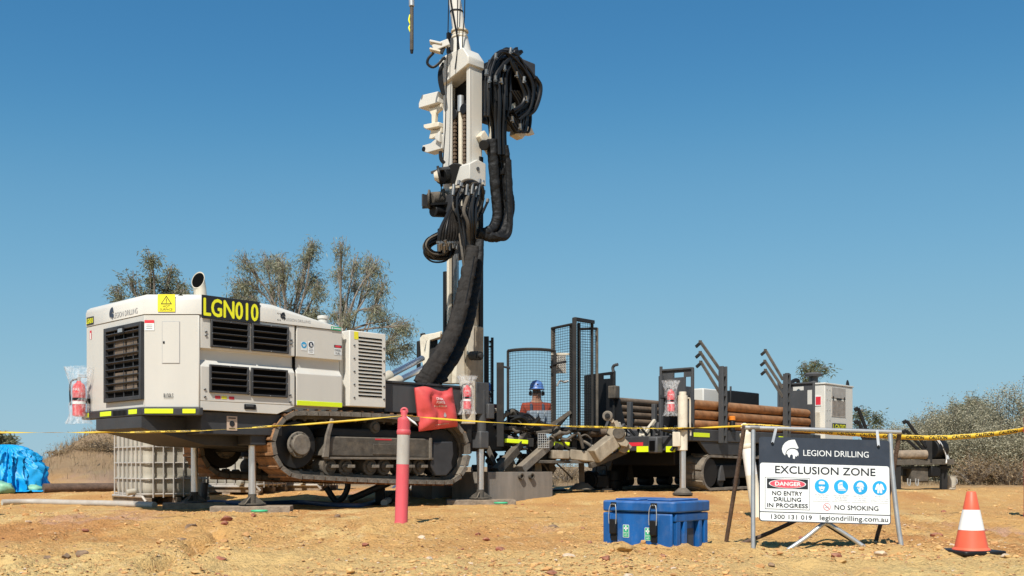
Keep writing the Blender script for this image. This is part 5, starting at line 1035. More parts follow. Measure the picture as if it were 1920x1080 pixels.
MB().prism([(-.5, 1.16), (-.42, 1.32), (-.3, 1.36), (-.24, 1.24), (-.1, 1.2), (-.1, 1.16)], 'xz', 1.25, 1.38).build('rod_lifter', 'cream_worn', car, bev=.01); MB().prism([(-.35, 1.1), (-.3, 1.26), (-.2, 1.26), (-.1, 1.1)], 'xz', .75, .85).build('rod_lifter', 'cream_worn', car, bev=.01)
# small bottle with an orange cap on the carrier's edge
q = CAR.o+CAR.u*CAR.S(1375, 800, -.0)[0]+CAR.v*.01
bt = thing('bottle', 'black bottle with orange cap standing at the casing rack', 'bottle', (q.x, q.y, dk-.02)); MB().lathe([(.05, 0), (.05, .15), (.035, .18)], n=14).build('body', 'black', bt); MB().lathe([(.055, .181), (.055, .24), (.045, .25)], n=14).build('cap', 'orange_cap', bt)
bt.location = CAR.o+CAR.u*CAR.S(1375, 800, -.02)[0]+CAR.v*-.0; bt.location.z = dk-.02
# low steel shelf the bottle stands on is the bed itself

# ---------------------------------------------------------------- pipe rack beyond the sign
rk = thing('pipe_rack', 'dark steel pipe rack with swing levers and legs behind the exclusion sign', 'pipe rack', (W(1690, 0, 19).x, 19, 0))
def rkb(a, b_, w, h, name, m='darkframe', bev=.006, par=rk): return MB().beam(W(*a), W(*b_), w, h).build(name, m, par, bev=bev, world=True)
rkb((1600, 868, 19), (1774, 866, 19.4), .5, .10, 'top_beam', 'mudsteel'); rkb((1600, 878, 19), (1774, 876, 19.4), .3, .05, 'lower_beam')
for x, Y in ((1682, 19), (1769, 19.3)): rkb((x, 834 if x > 1700 else 850, Y), (x, 926, Y), .11, .11, 'leg')
rkb((1678, 924, 19), (1768, 926, 19.3), .08, .05, 'foot_rail')
for bx, tops in ((1640, ((1601, 766), (1601, 790), (1603, 808))), (1740, ((1692, 790), (1691, 808), (1690, 823)))):
    st_ = rkb((bx, 826 if bx > 1700 else 815, 19.1), (bx, 868, 19.1), .12, .10, 'rack_stake')
    for k, (tx, ty) in enumerate(tops):
        lv = rkb((bx-4, 838+k*9, 19.05), (tx+8, ty-1, 19.05), .05, .05, 'swing_lever', 'black'); MB().beam(W(tx+8, ty-1, 19.05), W(tx+1, ty+3, 19.05), .05, .07).build('lever_tip', 'black', lv, world=True, bev=.01)
MB().beam(W(1700, 890, 19.2), W(1733, 890, 19.3), .3, .28).build('pump_box', 'mudsteel', rk, world=True, bev=.03); MB().beam(W(1735, 884, 19.2), W(1752, 884, 19.3), .3, .2).build('coupling', 'black', rk, world=True, bev=.02); rkb((1690, 884, 19.3), (1702, 884, 19.3), .2, .16, 'coupling', 'black')
for x in (1702, 1717): MB().tube([W(x, 897, 19), W(x, 908, 19), W(x+4, 910, 19), W(x+5, 898, 19)], .012, 6, 3).build('hanger', 'galv', rk, world=True)
o = MB(); o.cyl(W(1672, 853, 19.0), W(1737, 852, 19.05), .085, n=18); tag(o.build('casing_pipe', 'timber', bev=.01), 'short brown pipe lying on the dark pipe rack beyond the sign', 'pipe')
dr = thing('hose_drum', 'black drum with white sheet on the pipe rack end', 'drum', W(1757, 864, 19.2)); MB().cyl(W(1744, 842, 19.2), W(1764, 842, 19.35), .19, n=22).build('drum', 'black', dr, bev=.02, world=True)
wsh = MB(); wsh.grid(lambda u, v: W(1757+16*v+5*math.sin(v*3)+4*math.sin(u*9)*.3+8*u*v, 824+46*v-3*math.sin(u*3), 19.05+.3*u+.05*math.sin(u*12+v*4)), 10, 14)
o = wsh.build('sheet', 'cloth_white', dr, world=True); sm_ = o.modifiers.new('s', 'SOLIDIFY'); sm_.thickness = .012
bk = thing('bucket', 'dented white bucket on the ground by the pipe rack leg', 'bucket', W(1781, 928, 19.6)); bk.location.z = gz(bk.location.x, bk.location.y); MB().lathe([(.10, 0), (.12, .235), (.128, .24), (.128, .25), (.115, .25), (.10, .02), (.01, .015)], n=22).build('pail', 'ibc_white', bk); MB().tube([(-.125, 0, .22), (-.11, -.06, .12), (0, -.14, .07), (.11, -.06, .12), (.125, 0, .22)], .004, 5, 3).build('handle', 'galv', bk)

# ---------------------------------------------------------------- tanks, totes, pump, pipes
def sump(px0, px1, Y, yl, z1, label, depth=.8):
    x0 = RIG.S(px0, 900, yl)[0]; x1 = RIG.S(px1, 900, yl)[0]; p = RIG.o+RIG.u*x0+RIG.v*yl; g_ = gz(p.x, p.y)
    t = thing('sump_tank', label, 'sump tank', (p.x, p.y, g_-.02), RIG.ang, None); L = x1-x0; h = z1-g_
    MB().box(0, L, 0, .02, 0, h).build('front_wall', 'sump_steel', t, bev=.004); MB().box(0, L, depth-.02, depth, 0, h).build('back_wall', 'sump_steel', t, bev=.004)
    MB().box(0.001, .02, .021, depth-.021, 0, h).build('end_wall', 'sump_steel', t); MB().box(L-.02, L-.001, .021, depth-.021, 0, h).build('end_wall', 'sump_steel', t); MB().box(.021, L-.021, .021, depth-.021, .01, .03).build('floor_plate', 'sump_steel', t); return t, L, h
t, L, h = sump(915, 1036, 15.5, .12, .54, 'long grey steel sump tank under the drill table')
for s in (.48, .64): MB().ring((L*s, -.05, h-.07), (L*s, .0, h-.07), .05, .032).build('pipe_socket', 'mudsteel', t)
sump(810, 852, 15.5, 1.25, .42, 'small pale grey sump box behind the near crawler track', .5)
# water totes
def tote(px, Y, rz, label):
    p = W(px, 0, Y); t = thing('water_tote', label, 'water tote', (p.x, p.y, gz(p.x, p.y)-.01), rz, 'water totes behind the rig')
    w, d, z0, z1 = .6, .5, .14, 1.12
    b = MB(); 
    for y_ in (-.44, 0, .44): b.box(-w, w, y_-.05, y_+.05, .02, .10)
    pl = b.build('pallet', 'timber', t, bev=.006)
    for x in (-.5, 0, .5):
        for y_ in (-.44, 0, .44): MB().box(x-.07, x+.07, y_-.05, y_+.05, -.06, .019).build('block', 'timber', pl)
    b = MB(); ring_p = [Vector((x, y_)) for x, y_ in rrect(-w+.018, w-.018, -d+.018, d-.018, .12, 5)]; n = len(ring_p); vs = []; lv = [(z0-.03, .90), (z0, .97), (z0+.1, 1), (.40, 1), (.43, .99), (.46, 1), (.70, 1), (.73, .99), (.76, 1), (z1-.1, 1), (z1-.03, .96), (z1, .86)]
    for z, s in lv: vs += [(q.x*s, q.y*s, z) for q in ring_p]
    b.add(vs, [(k*n+i, k*n+(i+1) % n, (k+1)*n+(i+1) % n, (k+1)*n+i) for k in range(len(lv)-1) for i in range(n)]+[tuple(range(n)), tuple((len(lv)-1)*n+i for i in range(n))])
    bo = b.build('bottle', 'ibc_white', t, ang=60); MB().lathe([(.11, z1-.01), (.11, z1+.04), (.08, z1+.05)], n=20).build('cap', 'red_print', bo)
    for z in (.15, .37, .60, .83, 1.05):
        pts = [Vector((x, y_, z)) for x, y_ in rrect(-w, w, -d, d, .10, 3)]; MB().tube(pts+[pts[0]], .014, 6).build('hoop', 'ibc_bar', t)
    src = {}
    for s in range(7):
        for (x, y_) in ((-w+.12+s*(2*w-.24)/6, -d-.012), (-w+.12+s*(2*w-.24)/6, d+.012)):
            if 'b' not in src: src['b'] = MB().cyl((0, 0, .10), (0, 0, 1.06), .011, n=6).build('bar', 'ibc_bar', t); src['b'].matrix_basis = Matrix.Translation((x, y_, 0))
            else: inst(src['b'], t, Matrix.Translation((x, y_, 0)))
    for s in range(6):
        for x in (-w-.012, w+.012): inst(src['b'], t, Matrix.Translation((x, -d+.12+s*(2*d-.24)/5, 0)))
    b = MB(); b.tube([(-w, -d+.02, .05), (-w+.05, -d-.01, .115), (w-.05, -d-.01, .115), (w, -d+.02, .05)], .02, 8).build('base_rail', 'ibc_bar', t)
    MB().cyl((.3, -d-.02, .19), (.3, -d-.14, .17), .045, n=14).build('tap', 'ibc_white', t, bev=.004); return t
tote(302, 15.6, math.radians(-48), 'full white water tote in a cage standing clear at the rear of the rig'); tote(452, 17.2, math.radians(-14), 'white caged water tote seen between the two rear jacks'); tote(556, 18.2, math.radians(-8), 'white caged water tote seen under the near crawler track')
def gpt(px, py, dz=0):
    Y = 12.
    for _ in range(12): x = (px-960)/F*Y; Y = max(4.8, (EYE-gz(x, Y))*F/(py-HY))
    return Vector(((px-960)/F*Y, Y, gz((px-960)/F*Y, Y)+dz))
def gline(pts, r, m, name, label, cat='hose', n=10):
    return tag(MB().tube([gpt(x, y_, r*.75) for x, y_ in pts], r, n, 5).build(name, m), label, cat)
gline([(4, 943), (60, 944), (130, 947), (215, 949), (290, 952)], .045, 'pvc', 'water_pipe', 'pale grey pipe lying on the dirt towards the rear jack', 'pipe')
lgp = [(x, 17.2+.5*i) for i, x in enumerate((-7.75, -7.1, -6.35))]; tag(MB().tube([Vector((x, y_, gz(x, y_)+.07)) for x, y_ in lgp], (.085, .07), 10, 5).build('timber_pole', 'rust'), 'long brown pole lying on the ground beside the blue tarp', 'pole')
gline([(330, 940), (400, 945), (470, 948), (560, 945), (640, 940), (700, 928), (745, 912)], .035, 'blue_hose', 'water_hose', 'dark blue hose lying in the shade under the rig')
gline([(720, 930), (760, 922), (810, 921), (860, 921)], .05, 'pvc', 'water_pipe', 'light grey pipe on the ground behind the near crawler track', 'pipe')
def arch(pts, Y, r, label, m='poly_hose'): return tag(MB().tube([W(x, y_, Y) for x, y_ in pts], r, 10, 6).build('suction_hose', m), label, 'hose')
arch([(612, 914), (622, 930), (632, 940), (645, 930), (652, 912), (650, 895)], 15.2, .045, 'black suction hose looping down under the near crawler track')
arch([(384, 905), (382, 925), (382, 945), (400, 952)], 14.2, .05, 'thick black hose hanging from the rig belly between the rear jacks')
arch([(655, 937), (690, 922), (730, 905)], 15.0, .05, 'straight black hose slanting under the middle of the near track'); arch([(720, 944), (740, 930), (765, 906)], 15.3, .06, 'fat black hose slanting behind the red post')
tag(MB().beam(W(713, 905, 15.1), W(713, 950, 15.1), .13, .13).build('support_post', 'black', bev=.01), 'short black post standing under the near crawler track', 'post')
# pump
pp = W(1118, 925, 18.2); pm = thing('water_pump', 'black pump with round inlet on the ground between rig and carrier', 'pump', (pp.x, pp.y, gz(pp.x, pp.y)))
MB().cyl((-.16, -.1, .18), (-.05, .1, .18), .17, n=22).build('pump_body', 'black', pm, bev=.015); MB().ring((-.165, -.12, .18), (-.15, -.09, .18), .12, .075).build('inlet', 'rubber', pm)
MB().box(-.04, .22, -.12, .2, .03, .28).build('motor', 'black', pm, bev=.03); MB().box(-.2, .26, -.16, .24, 0, .035).build('base', 'darkframe', pm); MB().tube([(.0, .02, .28), (.0, .02, .42), (.02, .02, .44), (.16, .02, .44), (.18, .02, .42), (.18, .02, .28)], .012, 6).build('handle', 'darkframe', pm)
# spare black drum beside it
pp = W(1148, 925, 18.5); dm = thing('oil_drum', 'squat black drum beside the pump at the carrier track', 'drum', (pp.x, pp.y, gz(pp.x, pp.y))); MB().lathe([(.17, 0), (.18, .02), (.18, .16), (.19, .17), (.18, .18), (.18, .33), (.17, .35), (.15, .35), (.15, .335), (.02, .335)], n=22).build('shell', 'black', dm); MB().cyl((.07, -.05, .333), (.07, -.05, .35), .03, n=10).build('bung', 'grey_box', dm)
# ---------------------------------------------------------------- exclusion zone sign
SY = 7.55; sc = W(1545, 1040, SY); SX = sc.x
sg_ = thing('exclusion_sign', 'exclusion zone sign board hung on a galvanised tube frame', 'sign', (SX, SY, gz(SX, SY)-.02), tilt=Matrix.Rotation(.030, 3, 'Y').to_euler())
k_ = SY/F
def sp(px, py, dy=0): return Vector(((px-1545)*k_+.03*((py-1040)*k_)*-1*0, dy, (1040-py)*k_+.03))
LEAN = Vector((0, .13, 1)).normalized()
TB = .80                                    # height of the top tube
def fr(x, z): return Vector((x, z*.13, z))
tube = lambda pts, r, m, nm, sm=1, n=12: MB().tube(pts, r, n, sm).build(nm, m, sg_)
tube([fr(-.575, .885), fr(.575, .885)], .0165, 'galv', 'top_tube'); tube([fr(-.54, .885), fr(-.47, .885)], .02, 'hose_steel', 'sleeve')
tube([fr(-.515, .87), fr(-.515, .45), fr(-.515, .0)], .0165, 'galv', 'front_leg')
tube([fr(.495, .87), fr(.505, .6), fr(.54, .22), fr(.565, .04), fr(.56, -.01), fr(.535, -.035), fr(.50, -.04)], .0175, 'galv', 'front_leg', 4)
tube([Vector((-.27, -.02, -.0)), Vector((-.13, .01, .095)), Vector((-.01, .03, .19)), Vector((.03, .03, .198)), Vector((.07, .03, .18)), Vector((.2, .01, .10)), Vector((.35, -.02, -.005))], .0165, 'galv', 'front_brace', 4)
tube([Vector((-.575, .135, .90)), Vector((-.59, .32, .45)), Vector((-.605, .52, .0))], .016, 'rust', 'rear_leg'); tube([Vector((.575, .135, .89)), Vector((.57, .3, .45)), Vector((.555, .47, .12)), Vector((.54, .5, .02)), Vector((.50, .5, -.01))], .016, 'rust', 'rear_leg', 3)
tube([Vector((-.5, .48, .0)), Vector((-.28, .45, .10)), Vector((-.02, .42, .235)), Vector((.03, .42, .235)), Vector((.35, .46, .06))], .016, 'rust', 'rear_brace', 3)
BW, BH = .955, .62; bz0 = .205
brd_o = Vector((-.48, bz0*.13-.040, bz0)); UPV = Vector((0, .13, 1)).normalized()
n_ = EX.cross(UPV)                           # points at the viewer
b = MB(); rr = rrect(0, BW, 0, BH, .022, 4); A_ = [brd_o+EX*x+UPV*z for x, z in rr]; B_ = [p-n_*.006 for p in A_]; n = len(rr)
b.add(A_+B_, [tuple(range(n)), tuple(range(2*n-1, n-1, -1))]+[(i, i+n, (i+1) % n+n, (i+1) % n) for i in range(n)])
board = b.build('board', 'sign_navy', sg_, smooth=False)
def bo(k=1): return brd_o+n_*.0012*k
def br(a0, a1, b0, b1, m, k=1, name='print'): return poly(rect(a0*BW, a1*BW, (1-b1)*BH, (1-b0)*BH), m, board, bo(k), EX, UPV, name)
def bp(pts, m, k=1): return poly([[(x*BW, (1-y_)*BH) for x, y_ in pl] for pl in (pts if isinstance(pts[0][0], (list, tuple)) else [pts])], m, board, bo(k), EX, UPV)
def bt_(body, m, a0, a1, b0, b1, k=2, bold=0): return text(body, m, board, bo(k)+EX*a0*BW+UPV*(1-b1)*BH, EX, UPV, (a1-a0)*BW, (b1-b0)*BH, bold=bold)
poly(rrect(.006, BW-.006, .006, BH*.69, .018, 4), 'white_print', board, bo(1), EX, UPV)
hs = helmet_shape(); poly(hs, 'white_print', board, bo(1)+EX*.174*BW+UPV*.745*BH, EX, UPV, 'emblem', .128*BW, .23*BH)
bt_('LEGION DRILLING', 'white_print', .338, .838, .143, .214); bt_('EXCLUSION ZONE', 'black_print', .122, .887, .342, .43, bold=.0012)
br(.043, .384, .478, .856, 'black_print', 2); br(.0465, .3805, .484, .850, 'white_print', 3); br(.058, .371, .495, .612, 'black_print', 4)
el = lambda cx, cy, rx, ry: [(cx+rx*math.cos(2*math.pi*k/32), cy+ry*math.sin(2*math.pi*k/32)) for k in range(32)]
bp(el(.214, .5535, .142, .054), 'white_print', 5); bp(el(.214, .5535, .134, .048), 'oval_red', 6); bt_('DANGER', 'white_print', .120, .315, .532, .577, 7, bold=.0016)
bt_('NO ENTRY', 'black_print', .098, .327, .641, .69, 5, bold=.0009); bt_('DRILLING', 'black_print', .11, .317, .713, .76, 5, bold=.0009); bt_('IN PROGRESS', 'black_print', .06, .368, .785, .832, 5, bold=.0009)
br(.006, .994, .884, .893, 'black_print', 2); bt_('1300 131 019', 'black_print', .09, .40, .917, .968, bold=.0006); bt_('legiondrilling.com.au', 'black_print', .46, .978, .910, .985, bold=.0006)
bt_('NO SMOKING', 'black_print', .573, .906, .785, .84, bold=.0007)
asp = BW/BH
bp(el(.515, .81, .028, .028*asp), 'red_print', 2); bp(el(.515, .81, .024, .024*asp), 'white_print', 3); bp([(.497, .79), (.501, .786), (.533, .83), (.529, .834)], 'red_print', 4); bp([(.497, .815), (.528, .805), (.528, .812), (.497, .822)], 'grey_print', 4)
CAP = [('EYE PROTECTION', 'MUST BE WORN', 'IN THIS AREA'), ('FOOT PROTECTION', 'MUST BE WORN', 'IN THIS AREA'), ('HEAD PROTECTION', 'MUST BE WORN', 'IN THIS AREA'), ('PROTECTIVE', 'CLOTHING MUST BE', 'WORN IN THIS AREA')]
for i, cx in enumerate((.476, .623, .770, .917)):
    cy = .570; br(cx-.067, cx+.067, .478, .748, 'grey_print', 2); br(cx-.066, cx+.066, .4795, .7465, 'white_print', 3); bp(el(cx, cy, .055, .055*asp), 'blue_print', 4)
    q = lambda pts: [(cx+x*.055, cy-y_*.055*asp) for x, y_ in pts]
    if i == 0: bp([q([(-.42, .5), (-.3, .68), (0, .75), (.3, .68), (.42, .5), (.42, -.1), (.3, -.45), (.12, -.7), (-.12, -.7), (-.3, -.45), (-.42, -.1)])], 'white_print', 5); bp([q([(-.5, .28), (.5, .28), (.42, -.02), (.08, -.02), (0, .1), (-.08, -.02), (-.42, -.02)]), q([(-.2, -.38), (.2, -.38), (.14, -.5), (-.14, -.5)])], 'blue_print', 6)
    if i == 1: bp([q([(-.45, .3), (-.2, .62), (.2, .7), (.22, .1), (.5, -.2), (.68, -.35), (.68, -.52), (-.4, -.52), (-.42, -.1)])], 'white_print', 5); bp([q([(-.36, .24), (-.24, .3), (.16, .36), (.16, .3), (-.22, .22)]), q([(-.4, -.4), (.66, -.4), (.66, -.36), (-.4, -.34)])], 'blue_print', 6)
    if i == 2: bp([q([(-.68, .12), (-.5, .2), (-.42, .5), (-.15, .7), (.15, .7), (.4, .5), (.48, .2), (.6, .12)]), q([(-.35, .08), (.4, .08), (.42, -.3), (.2, -.3), (.12, -.62), (-.2, -.66), (-.28, -.3), (-.42, -.2)])], 'white_print', 5); bp([q([(-.36, .02), (-.1, .02), (-.16, -.18), (-.34, -.14)]), q([(.06, -.1), (.18, -.1), (.12, -.5), (.04, -.5)])], 'blue_print', 6)
    if i == 3: bp([q([(-.18, .62), (.18, .62), (.42, .45), (.66, -.22), (.44, -.3), (.3, .1), (.34, -.72), (.08, -.72), (0, -.05), (-.08, -.72), (-.34, -.72), (-.3, .1), (-.44, -.3), (-.66, -.22), (-.42, .45)])], 'white_print', 5); bp([q([(-.03, .6), (.03, .6), (.02, -.02), (-.02, -.02)]), q([(-.14, .62), (0, .4), (.14, .62)])], 'blue_print', 6)
    for j, s in enumerate(CAP[i]): w = .0042*len(s)*.93; bt_(s, 'grey_print', cx-w, cx+w, .664+j*.026, .682+j*.026, 4)
for x, s in ((-.385, .035), (.39, 0)): MB().beam(fr(x+s, .895)+Vector((0, -.024, 0)), fr(x, .775)+Vector((0, -.052, 0)), .02, .004, (0, 1, 0)).build('hanger_strap', 'galv', sg_); MB().cyl(fr(x, .775)+Vector((0, -.056, 0)), fr(x, .775)+Vector((0, -.046, 0)), .008, n=8).build('bolt', 'black', sg_)

# ---------------------------------------------------------------- cone, bollards, first aid box
cn_p = gpt(1821, 1037); cn = thing('traffic_cone', 'orange traffic cone with white band on black base', 'traffic cone', cn_p-EZ*.004, .2)
MB().prism(rrect(-.165, .165, -.165, .165, .03, 3), 'xy', 0, .028).build('base', 'rubber', cn, bev=.008)
h_ = .43; cr_ = lambda z: .112-(.112-.030)*(z-.028)/(h_-.028)
MB().lathe([(.125, .029), (.118, .04), (cr_(.04), .045), (cr_(.165), .165)], n=28).build('cone_body', 'cone_orange', cn); MB().lathe([(cr_(.165)+.0012, .1652), (cr_(.305)+.0012, .3048)], n=28).build('reflective_band', 'cone_white', cn); MB().lathe([(cr_(.305), .305), (cr_(.425), .425), (.026, .43), (.018, .43), (.018, .40)], n=28).build('cone_tip', 'cone_orange', cn)
def bollard(p, tilt, label, mtop, mband, grp=None, h=1.17, rr_=.066):
    t = thing('bollard', label, 'bollard', p, tilt=tilt, group=grp); r = rr_
    MB().lathe([(r*1.02, -.05), (r*1.04, .03), (r, .05), (r*.98, .62)], n=24).build('lower_tube', mtop, t); MB().lathe([(r*.985, .6205), (r*.985, .92)], n=24).build('reflective_band', mband, t)
    MB().lathe([(r*.98, .9205), (r*1.06, .93), (r*1.1, .95), (r*1.04, .97), (r*.98, .975), (r*.98, 1.06), (r*1.0, 1.075), (r*.94, 1.09), (r*.62, 1.10), (r*.5, 1.13), (r*.52, 1.15), (r*.45, 1.165), (r*.3, 1.17)], n=24).build('upper_tube', mtop, t)
    MB().tube([(-.03, 0, 1.15), (-.025, 0, 1.18), (0, 0, 1.192), (.025, 0, 1.18), (.03, 0, 1.15)], .012, 8, 3).build('top_loop', mtop, t); return t
bp0 = W(752, 985, 10.6); bp0.z = gz(bp0.x, bp0.y)
B1 = bollard(bp0, (0, .028, 0), 'red tube bollard with grey band carrying the caution tape', 'bollard_red', 'bollard_grey')
bp1 = W(1424, 0, 11.6); bp1.z = gz(bp1.x, bp1.y)-.13; B2 = bollard(bp1, (.02, -.15, 0), 'leaning off-white tube bollard behind the exclusion sign', 'bollard_white', 'cone_white', h=1.17)
bp2 = W(1932, 0, 11.2); bp2.z = gz(bp2.x, bp2.y); B3 = bollard(bp2, (0, 0, 0), 'red tube bollard holding the tape beyond the traffic cone', 'bollard_red', 'bollard_grey')
bp3 = W(-120, 0, 10.9); bp3.z = gz(bp3.x, bp3.y); bollard(bp3, (0, 0, 0), 'red tube bollard holding the tape towards the blue tarp', 'bollard_red', 'bollard_grey')
tg_ = MB(); c0 = bp0+Vector((.04, -.02, 1.13)); tg_.grid(lambda u, v: c0+Vector((.02+.11*u*.8+.03*v, -.03, -.02-.06*u-.045*v)), 2, 2); o = tg_.build('tape_tag', 'white_print'); tag(o, 'white paper tag tied to the top of the red bollard', 'tag'); o.modifiers.new('s', 'SOLIDIFY').thickness = .001
def tape_span(pts, wd, twist, label, words, seg=16):
    C = catmull(pts, seg); Ls = [0]
    for a, b_ in zip(C, C[1:]): Ls.append(Ls[-1]+(b_-a).length)
    def at(s):
        s = min(max(s, 0), Ls[-1]-1e-6); i = max(k for k in range(len(C)-1) if Ls[k] <= s); f = (s-Ls[i])/(Ls[i+1]-Ls[i]); p = C[i].lerp(C[i+1], f); d = (C[i+1]-C[i]).normalized()
        side = Vector((0, -1, 0)); side = (side-d*side.dot(d)).normalized(); up = side.cross(d)*1; up = d.cross(side)*-1 if (d.cross(side)).z < 0 else d.cross(side); a = twist(s/Ls[-1]); return p, up*math.cos(a)+side*math.sin(a), side*math.cos(a)-up*math.sin(a)
    vs = []; n = len(C)*2; cr = random.Random(int(wd*1000)+len(pts))
    for k in range(n):
        s = Ls[-1]*k/(n-1); p, up, sd_ = at(s); w = wd*(.9+.2*cr.random())/2
        vs += [p-up*w, p+up*w]
    o = MB().add(vs, [(2*k, 2*k+2, 2*k+3, 2*k+1) for k in range(n-1)]).build('caution_tape', 'tape', recalc=False)
    tag(o, label, 'tape'); o.modifiers.new('s', 'SOLIDIFY').thickness = .0012
    b = MB(); tv, tf = text_mesh('CAUTION')
    s = .05
    while s < Ls[-1]-.2:
        out = []
        for x, y_ in tv: p, up, sd_ = at(s+x*words[0]); out.append(p+up*(y_-.5)*wd*.68+sd_*.0022)
        MB().add(out, tf).add([q+Vector((.0035, -.0002, .002)) for q in out], tf).build('lettering', 'black_print', o, smooth=False, recalc=False); s += words[1]
    return o
tp1 = bp0+Vector((.03, -.03, 1.115)); tp2 = W(1392, 799, 11.55); tp3 = Vector((bp2.x, bp2.y, 1.0+gz(bp2.x, bp2.y)))
t1a = Vector((bp3.x, bp3.y-.07, W(-120, 811, 10.9).z))
tape_span([t1a, W(100, 811, 10.8), W(330, 809, 10.75), W(500, 800, 10.7), W(620, 792, 10.65), tp1], .021, lambda t: .55+9*t+1.5*math.sin(t*17), 'twisted yellow caution tape stretched past the rear of the rig', (.11, .16))
tape_span([tp1, W(860, 788, 10.8), W(1000, 796, 11.0), W(1130, 801, 11.2), W(1270, 803, 11.4), tp2], .021, lambda t: .6+8*t+1.2*math.sin(t*15), 'thin yellow caution tape running from red bollard to white bollard', (.11, .16))
tape_span([tp2, W(1450, 801, 11.5), W(1540, 810, 11.45), W(1660, 818, 11.4), W(1760, 821, 11.35), W(1850, 815, 11.3), W(1915, 806, 11.25), tp3], .054, lambda t: .25+.45*math.sin(t*5)+(1.0*max(0, t-.72)*3), 'yellow caution tape with black lettering above the exclusion sign', (.19, .245))
# blue first aid box
bxp = gpt(1266, 1031); ang = math.radians(-40)
fx_ = thing('first_aid_box', 'scuffed blue plastic box with black latches and first aid stickers', 'storage box', bxp-EZ*.03, ang+math.pi*0)
# local: -x is along the front face away from the near corner, +y along the side face
LX, LY, LZ = .62, .50, .385
def bxl(x0, x1, y0, y1, z0, z1): return MB().box(x0, x1, y0, y1, z0, z1)
body = bxl(-LX, -.0, .0, LY, 0, .285)
body = MB().prism(rrect(-LX, -.045, .0, LY, .035, 4), 'xy', 0, .285).build('body', 'box_blue', fx_, bev=.008)
for y0, y1 in ((.03, .085), (.13, .175), (.345, .39), (.43, .475)): MB().prism([(-.046, .0), (-.004, .0), (-.004, .22), (-.012, .262), (-.046, .262)], 'xz', y0, y1).build('rib', 'box_blue', body, bev=.006)
MB().box(-.05, -.003, .02, .48, .225, .2845).build('rim', 'box_blue', body, bev=.008); MB().box(-.0455, -.042, .19, .33, 0, .17).build('side_pad', 'grey_box', body)
MB().box(-.16, -.02, -.012, .012, .0, .284).build('corner_post', 'box_blue', body, bev=.012); MB().box(-LX, -LX+.07, -.012, .012, .0, .284).build('corner_post', 'box_blue', body, bev=.012)
lid = MB().prism(rrect(-LX-.012, .006, -.016, LY+.01, .04, 4), 'xy', .291, .372).build('lid', 'box_blue', fx_, bev=.012); MB().prism(rrect(-LX+.06, -.34, .05, LY-.05, .03, 3), 'xy', .373, .386).build('raised_panel', 'box_blue', lid, bev=.005); MB().prism(rrect(-.28, -.06, .05, LY-.05, .03, 3), 'xy', .373, .386).build('raised_panel', 'box_blue', lid, bev=.005)
MB().box(-LX+.09, -.2, -.022, -.014, .30, .36).build('raised_panel', 'box_blue', lid, bev=.004)
for x in (-.515, -.165):
    la = MB().box(x-.030, x+.030, -.040, -.012, .125, .235).build('latch', 'rubber', fx_, bev=.008); MB().box(x-.026, x+.026, -.022, -.011, .075, .125).build('latch_base', 'black', la, bev=.003); MB().box(x-.026, x+.026, -.026, -.015, .325, .36).build('catch', 'black', la, bev=.004)
    MB().tube([(x-.02, -.03, .345), (x-.03, -.036, .31), (x-.033, -.038, .25), (x-.03, -.038, .2)], .003, 6, 3).build('bail', 'galv', la); MB().tube([(x+.02, -.03, .345), (x+.03, -.036, .31), (x+.033, -.038, .25), (x+.03, -.038, .2)], .003, 6, 3).build('bail', 'galv', la)
    for s in (-.008, .008): MB().cyl((x+s, -.030, .345), (x+s, -.024, .345), .005, n=8).build('rivet', 'galv', la)
for x, z in ((-.445, .10), (-.255, .085)):
    st = poly(rrect(0, .055, 0, .095, .005, 2), 'white_print', fx_, (x, -.0025, z), EX, EZ, 'first_aid_sticker'); poly(rect(.004, .051, .004, .091), 'green_print', st, (x, -.0037, z), EX, EZ); poly([rect(.022, .033, .05, .088), rect(.01, .045, .063, .075)], 'white_print', st, (x, -.0049, z), EX, EZ); text('FIRST', 'white_print', st, (x+.010, -.0049, z+.028), EX, EZ, .036, .013); text('AID', 'white_print', st, (x+.014, -.0049, z+.010), EX, EZ, .027, .013)

# ---------------------------------------------------------------- spill kit bag on the tool box
bgt = thing('spill_bag', 'red spill kit bag hanging from the grey tool box', 'bag', rig.matrix_basis@Vector((4.0, .05, 1.3)), RIG.ang)
cor = [RIG.P(778, 727, .03), RIG.P(848, 726, .03), RIG.P(787, 809, .0), RIG.P(858, 800, .0)]
def bagf(u, v, s):
    p = cor[0].lerp(cor[1], u).lerp(cor[2].lerp(cor[3], u), v); e = min(u, 1-u, v*1.0+.02, 1-v); puff = .085*min(1, e*5)**.5
    wr = .06*((1-abs(2*float(vnoise(np.float64(u*3.5+v*1.5), np.float64(v*3-u*2), 41))-1))**2-.4)+.016*math.sin((u*7-v*5)*2.2)*(1-v)
    sag = .035*math.sin(u*math.pi*2.0)*(1-v)**3-.05*math.sin(u*math.pi)*(1-v)**4*.6
    return p+Vector((0, (-puff*s if s > 0 else .02)+wr*min(1, e*8)*(1 if s > 0 else 0), sag))
MI = rig.matrix_basis
b = MB(); b.grid(lambda u, v: MI@bagf(u, v, 1), 22, 22); b.grid(lambda u, v: MI@bagf(u, v, -1), 8, 8)
bag = b.build('sack', 'red_bag', bgt, world=True, ang=80)
for body_, a0, a1, c0_, c1_ in (('GENERAL', .40, .60, .30, .235), ('PURPOSE', .41, .61, .39, .325)):
    tv, tf = text_mesh(body_); b = MB(); b.add([MI@(bagf(a0+(a1-a0)*x, c0_+(c1_-c0_)*y_, 1)+Vector((0, -.008, 0))) for x, y_ in tv], tf); b.build('lettering', 'white_print', bag, world=True, smooth=False, recalc=False)
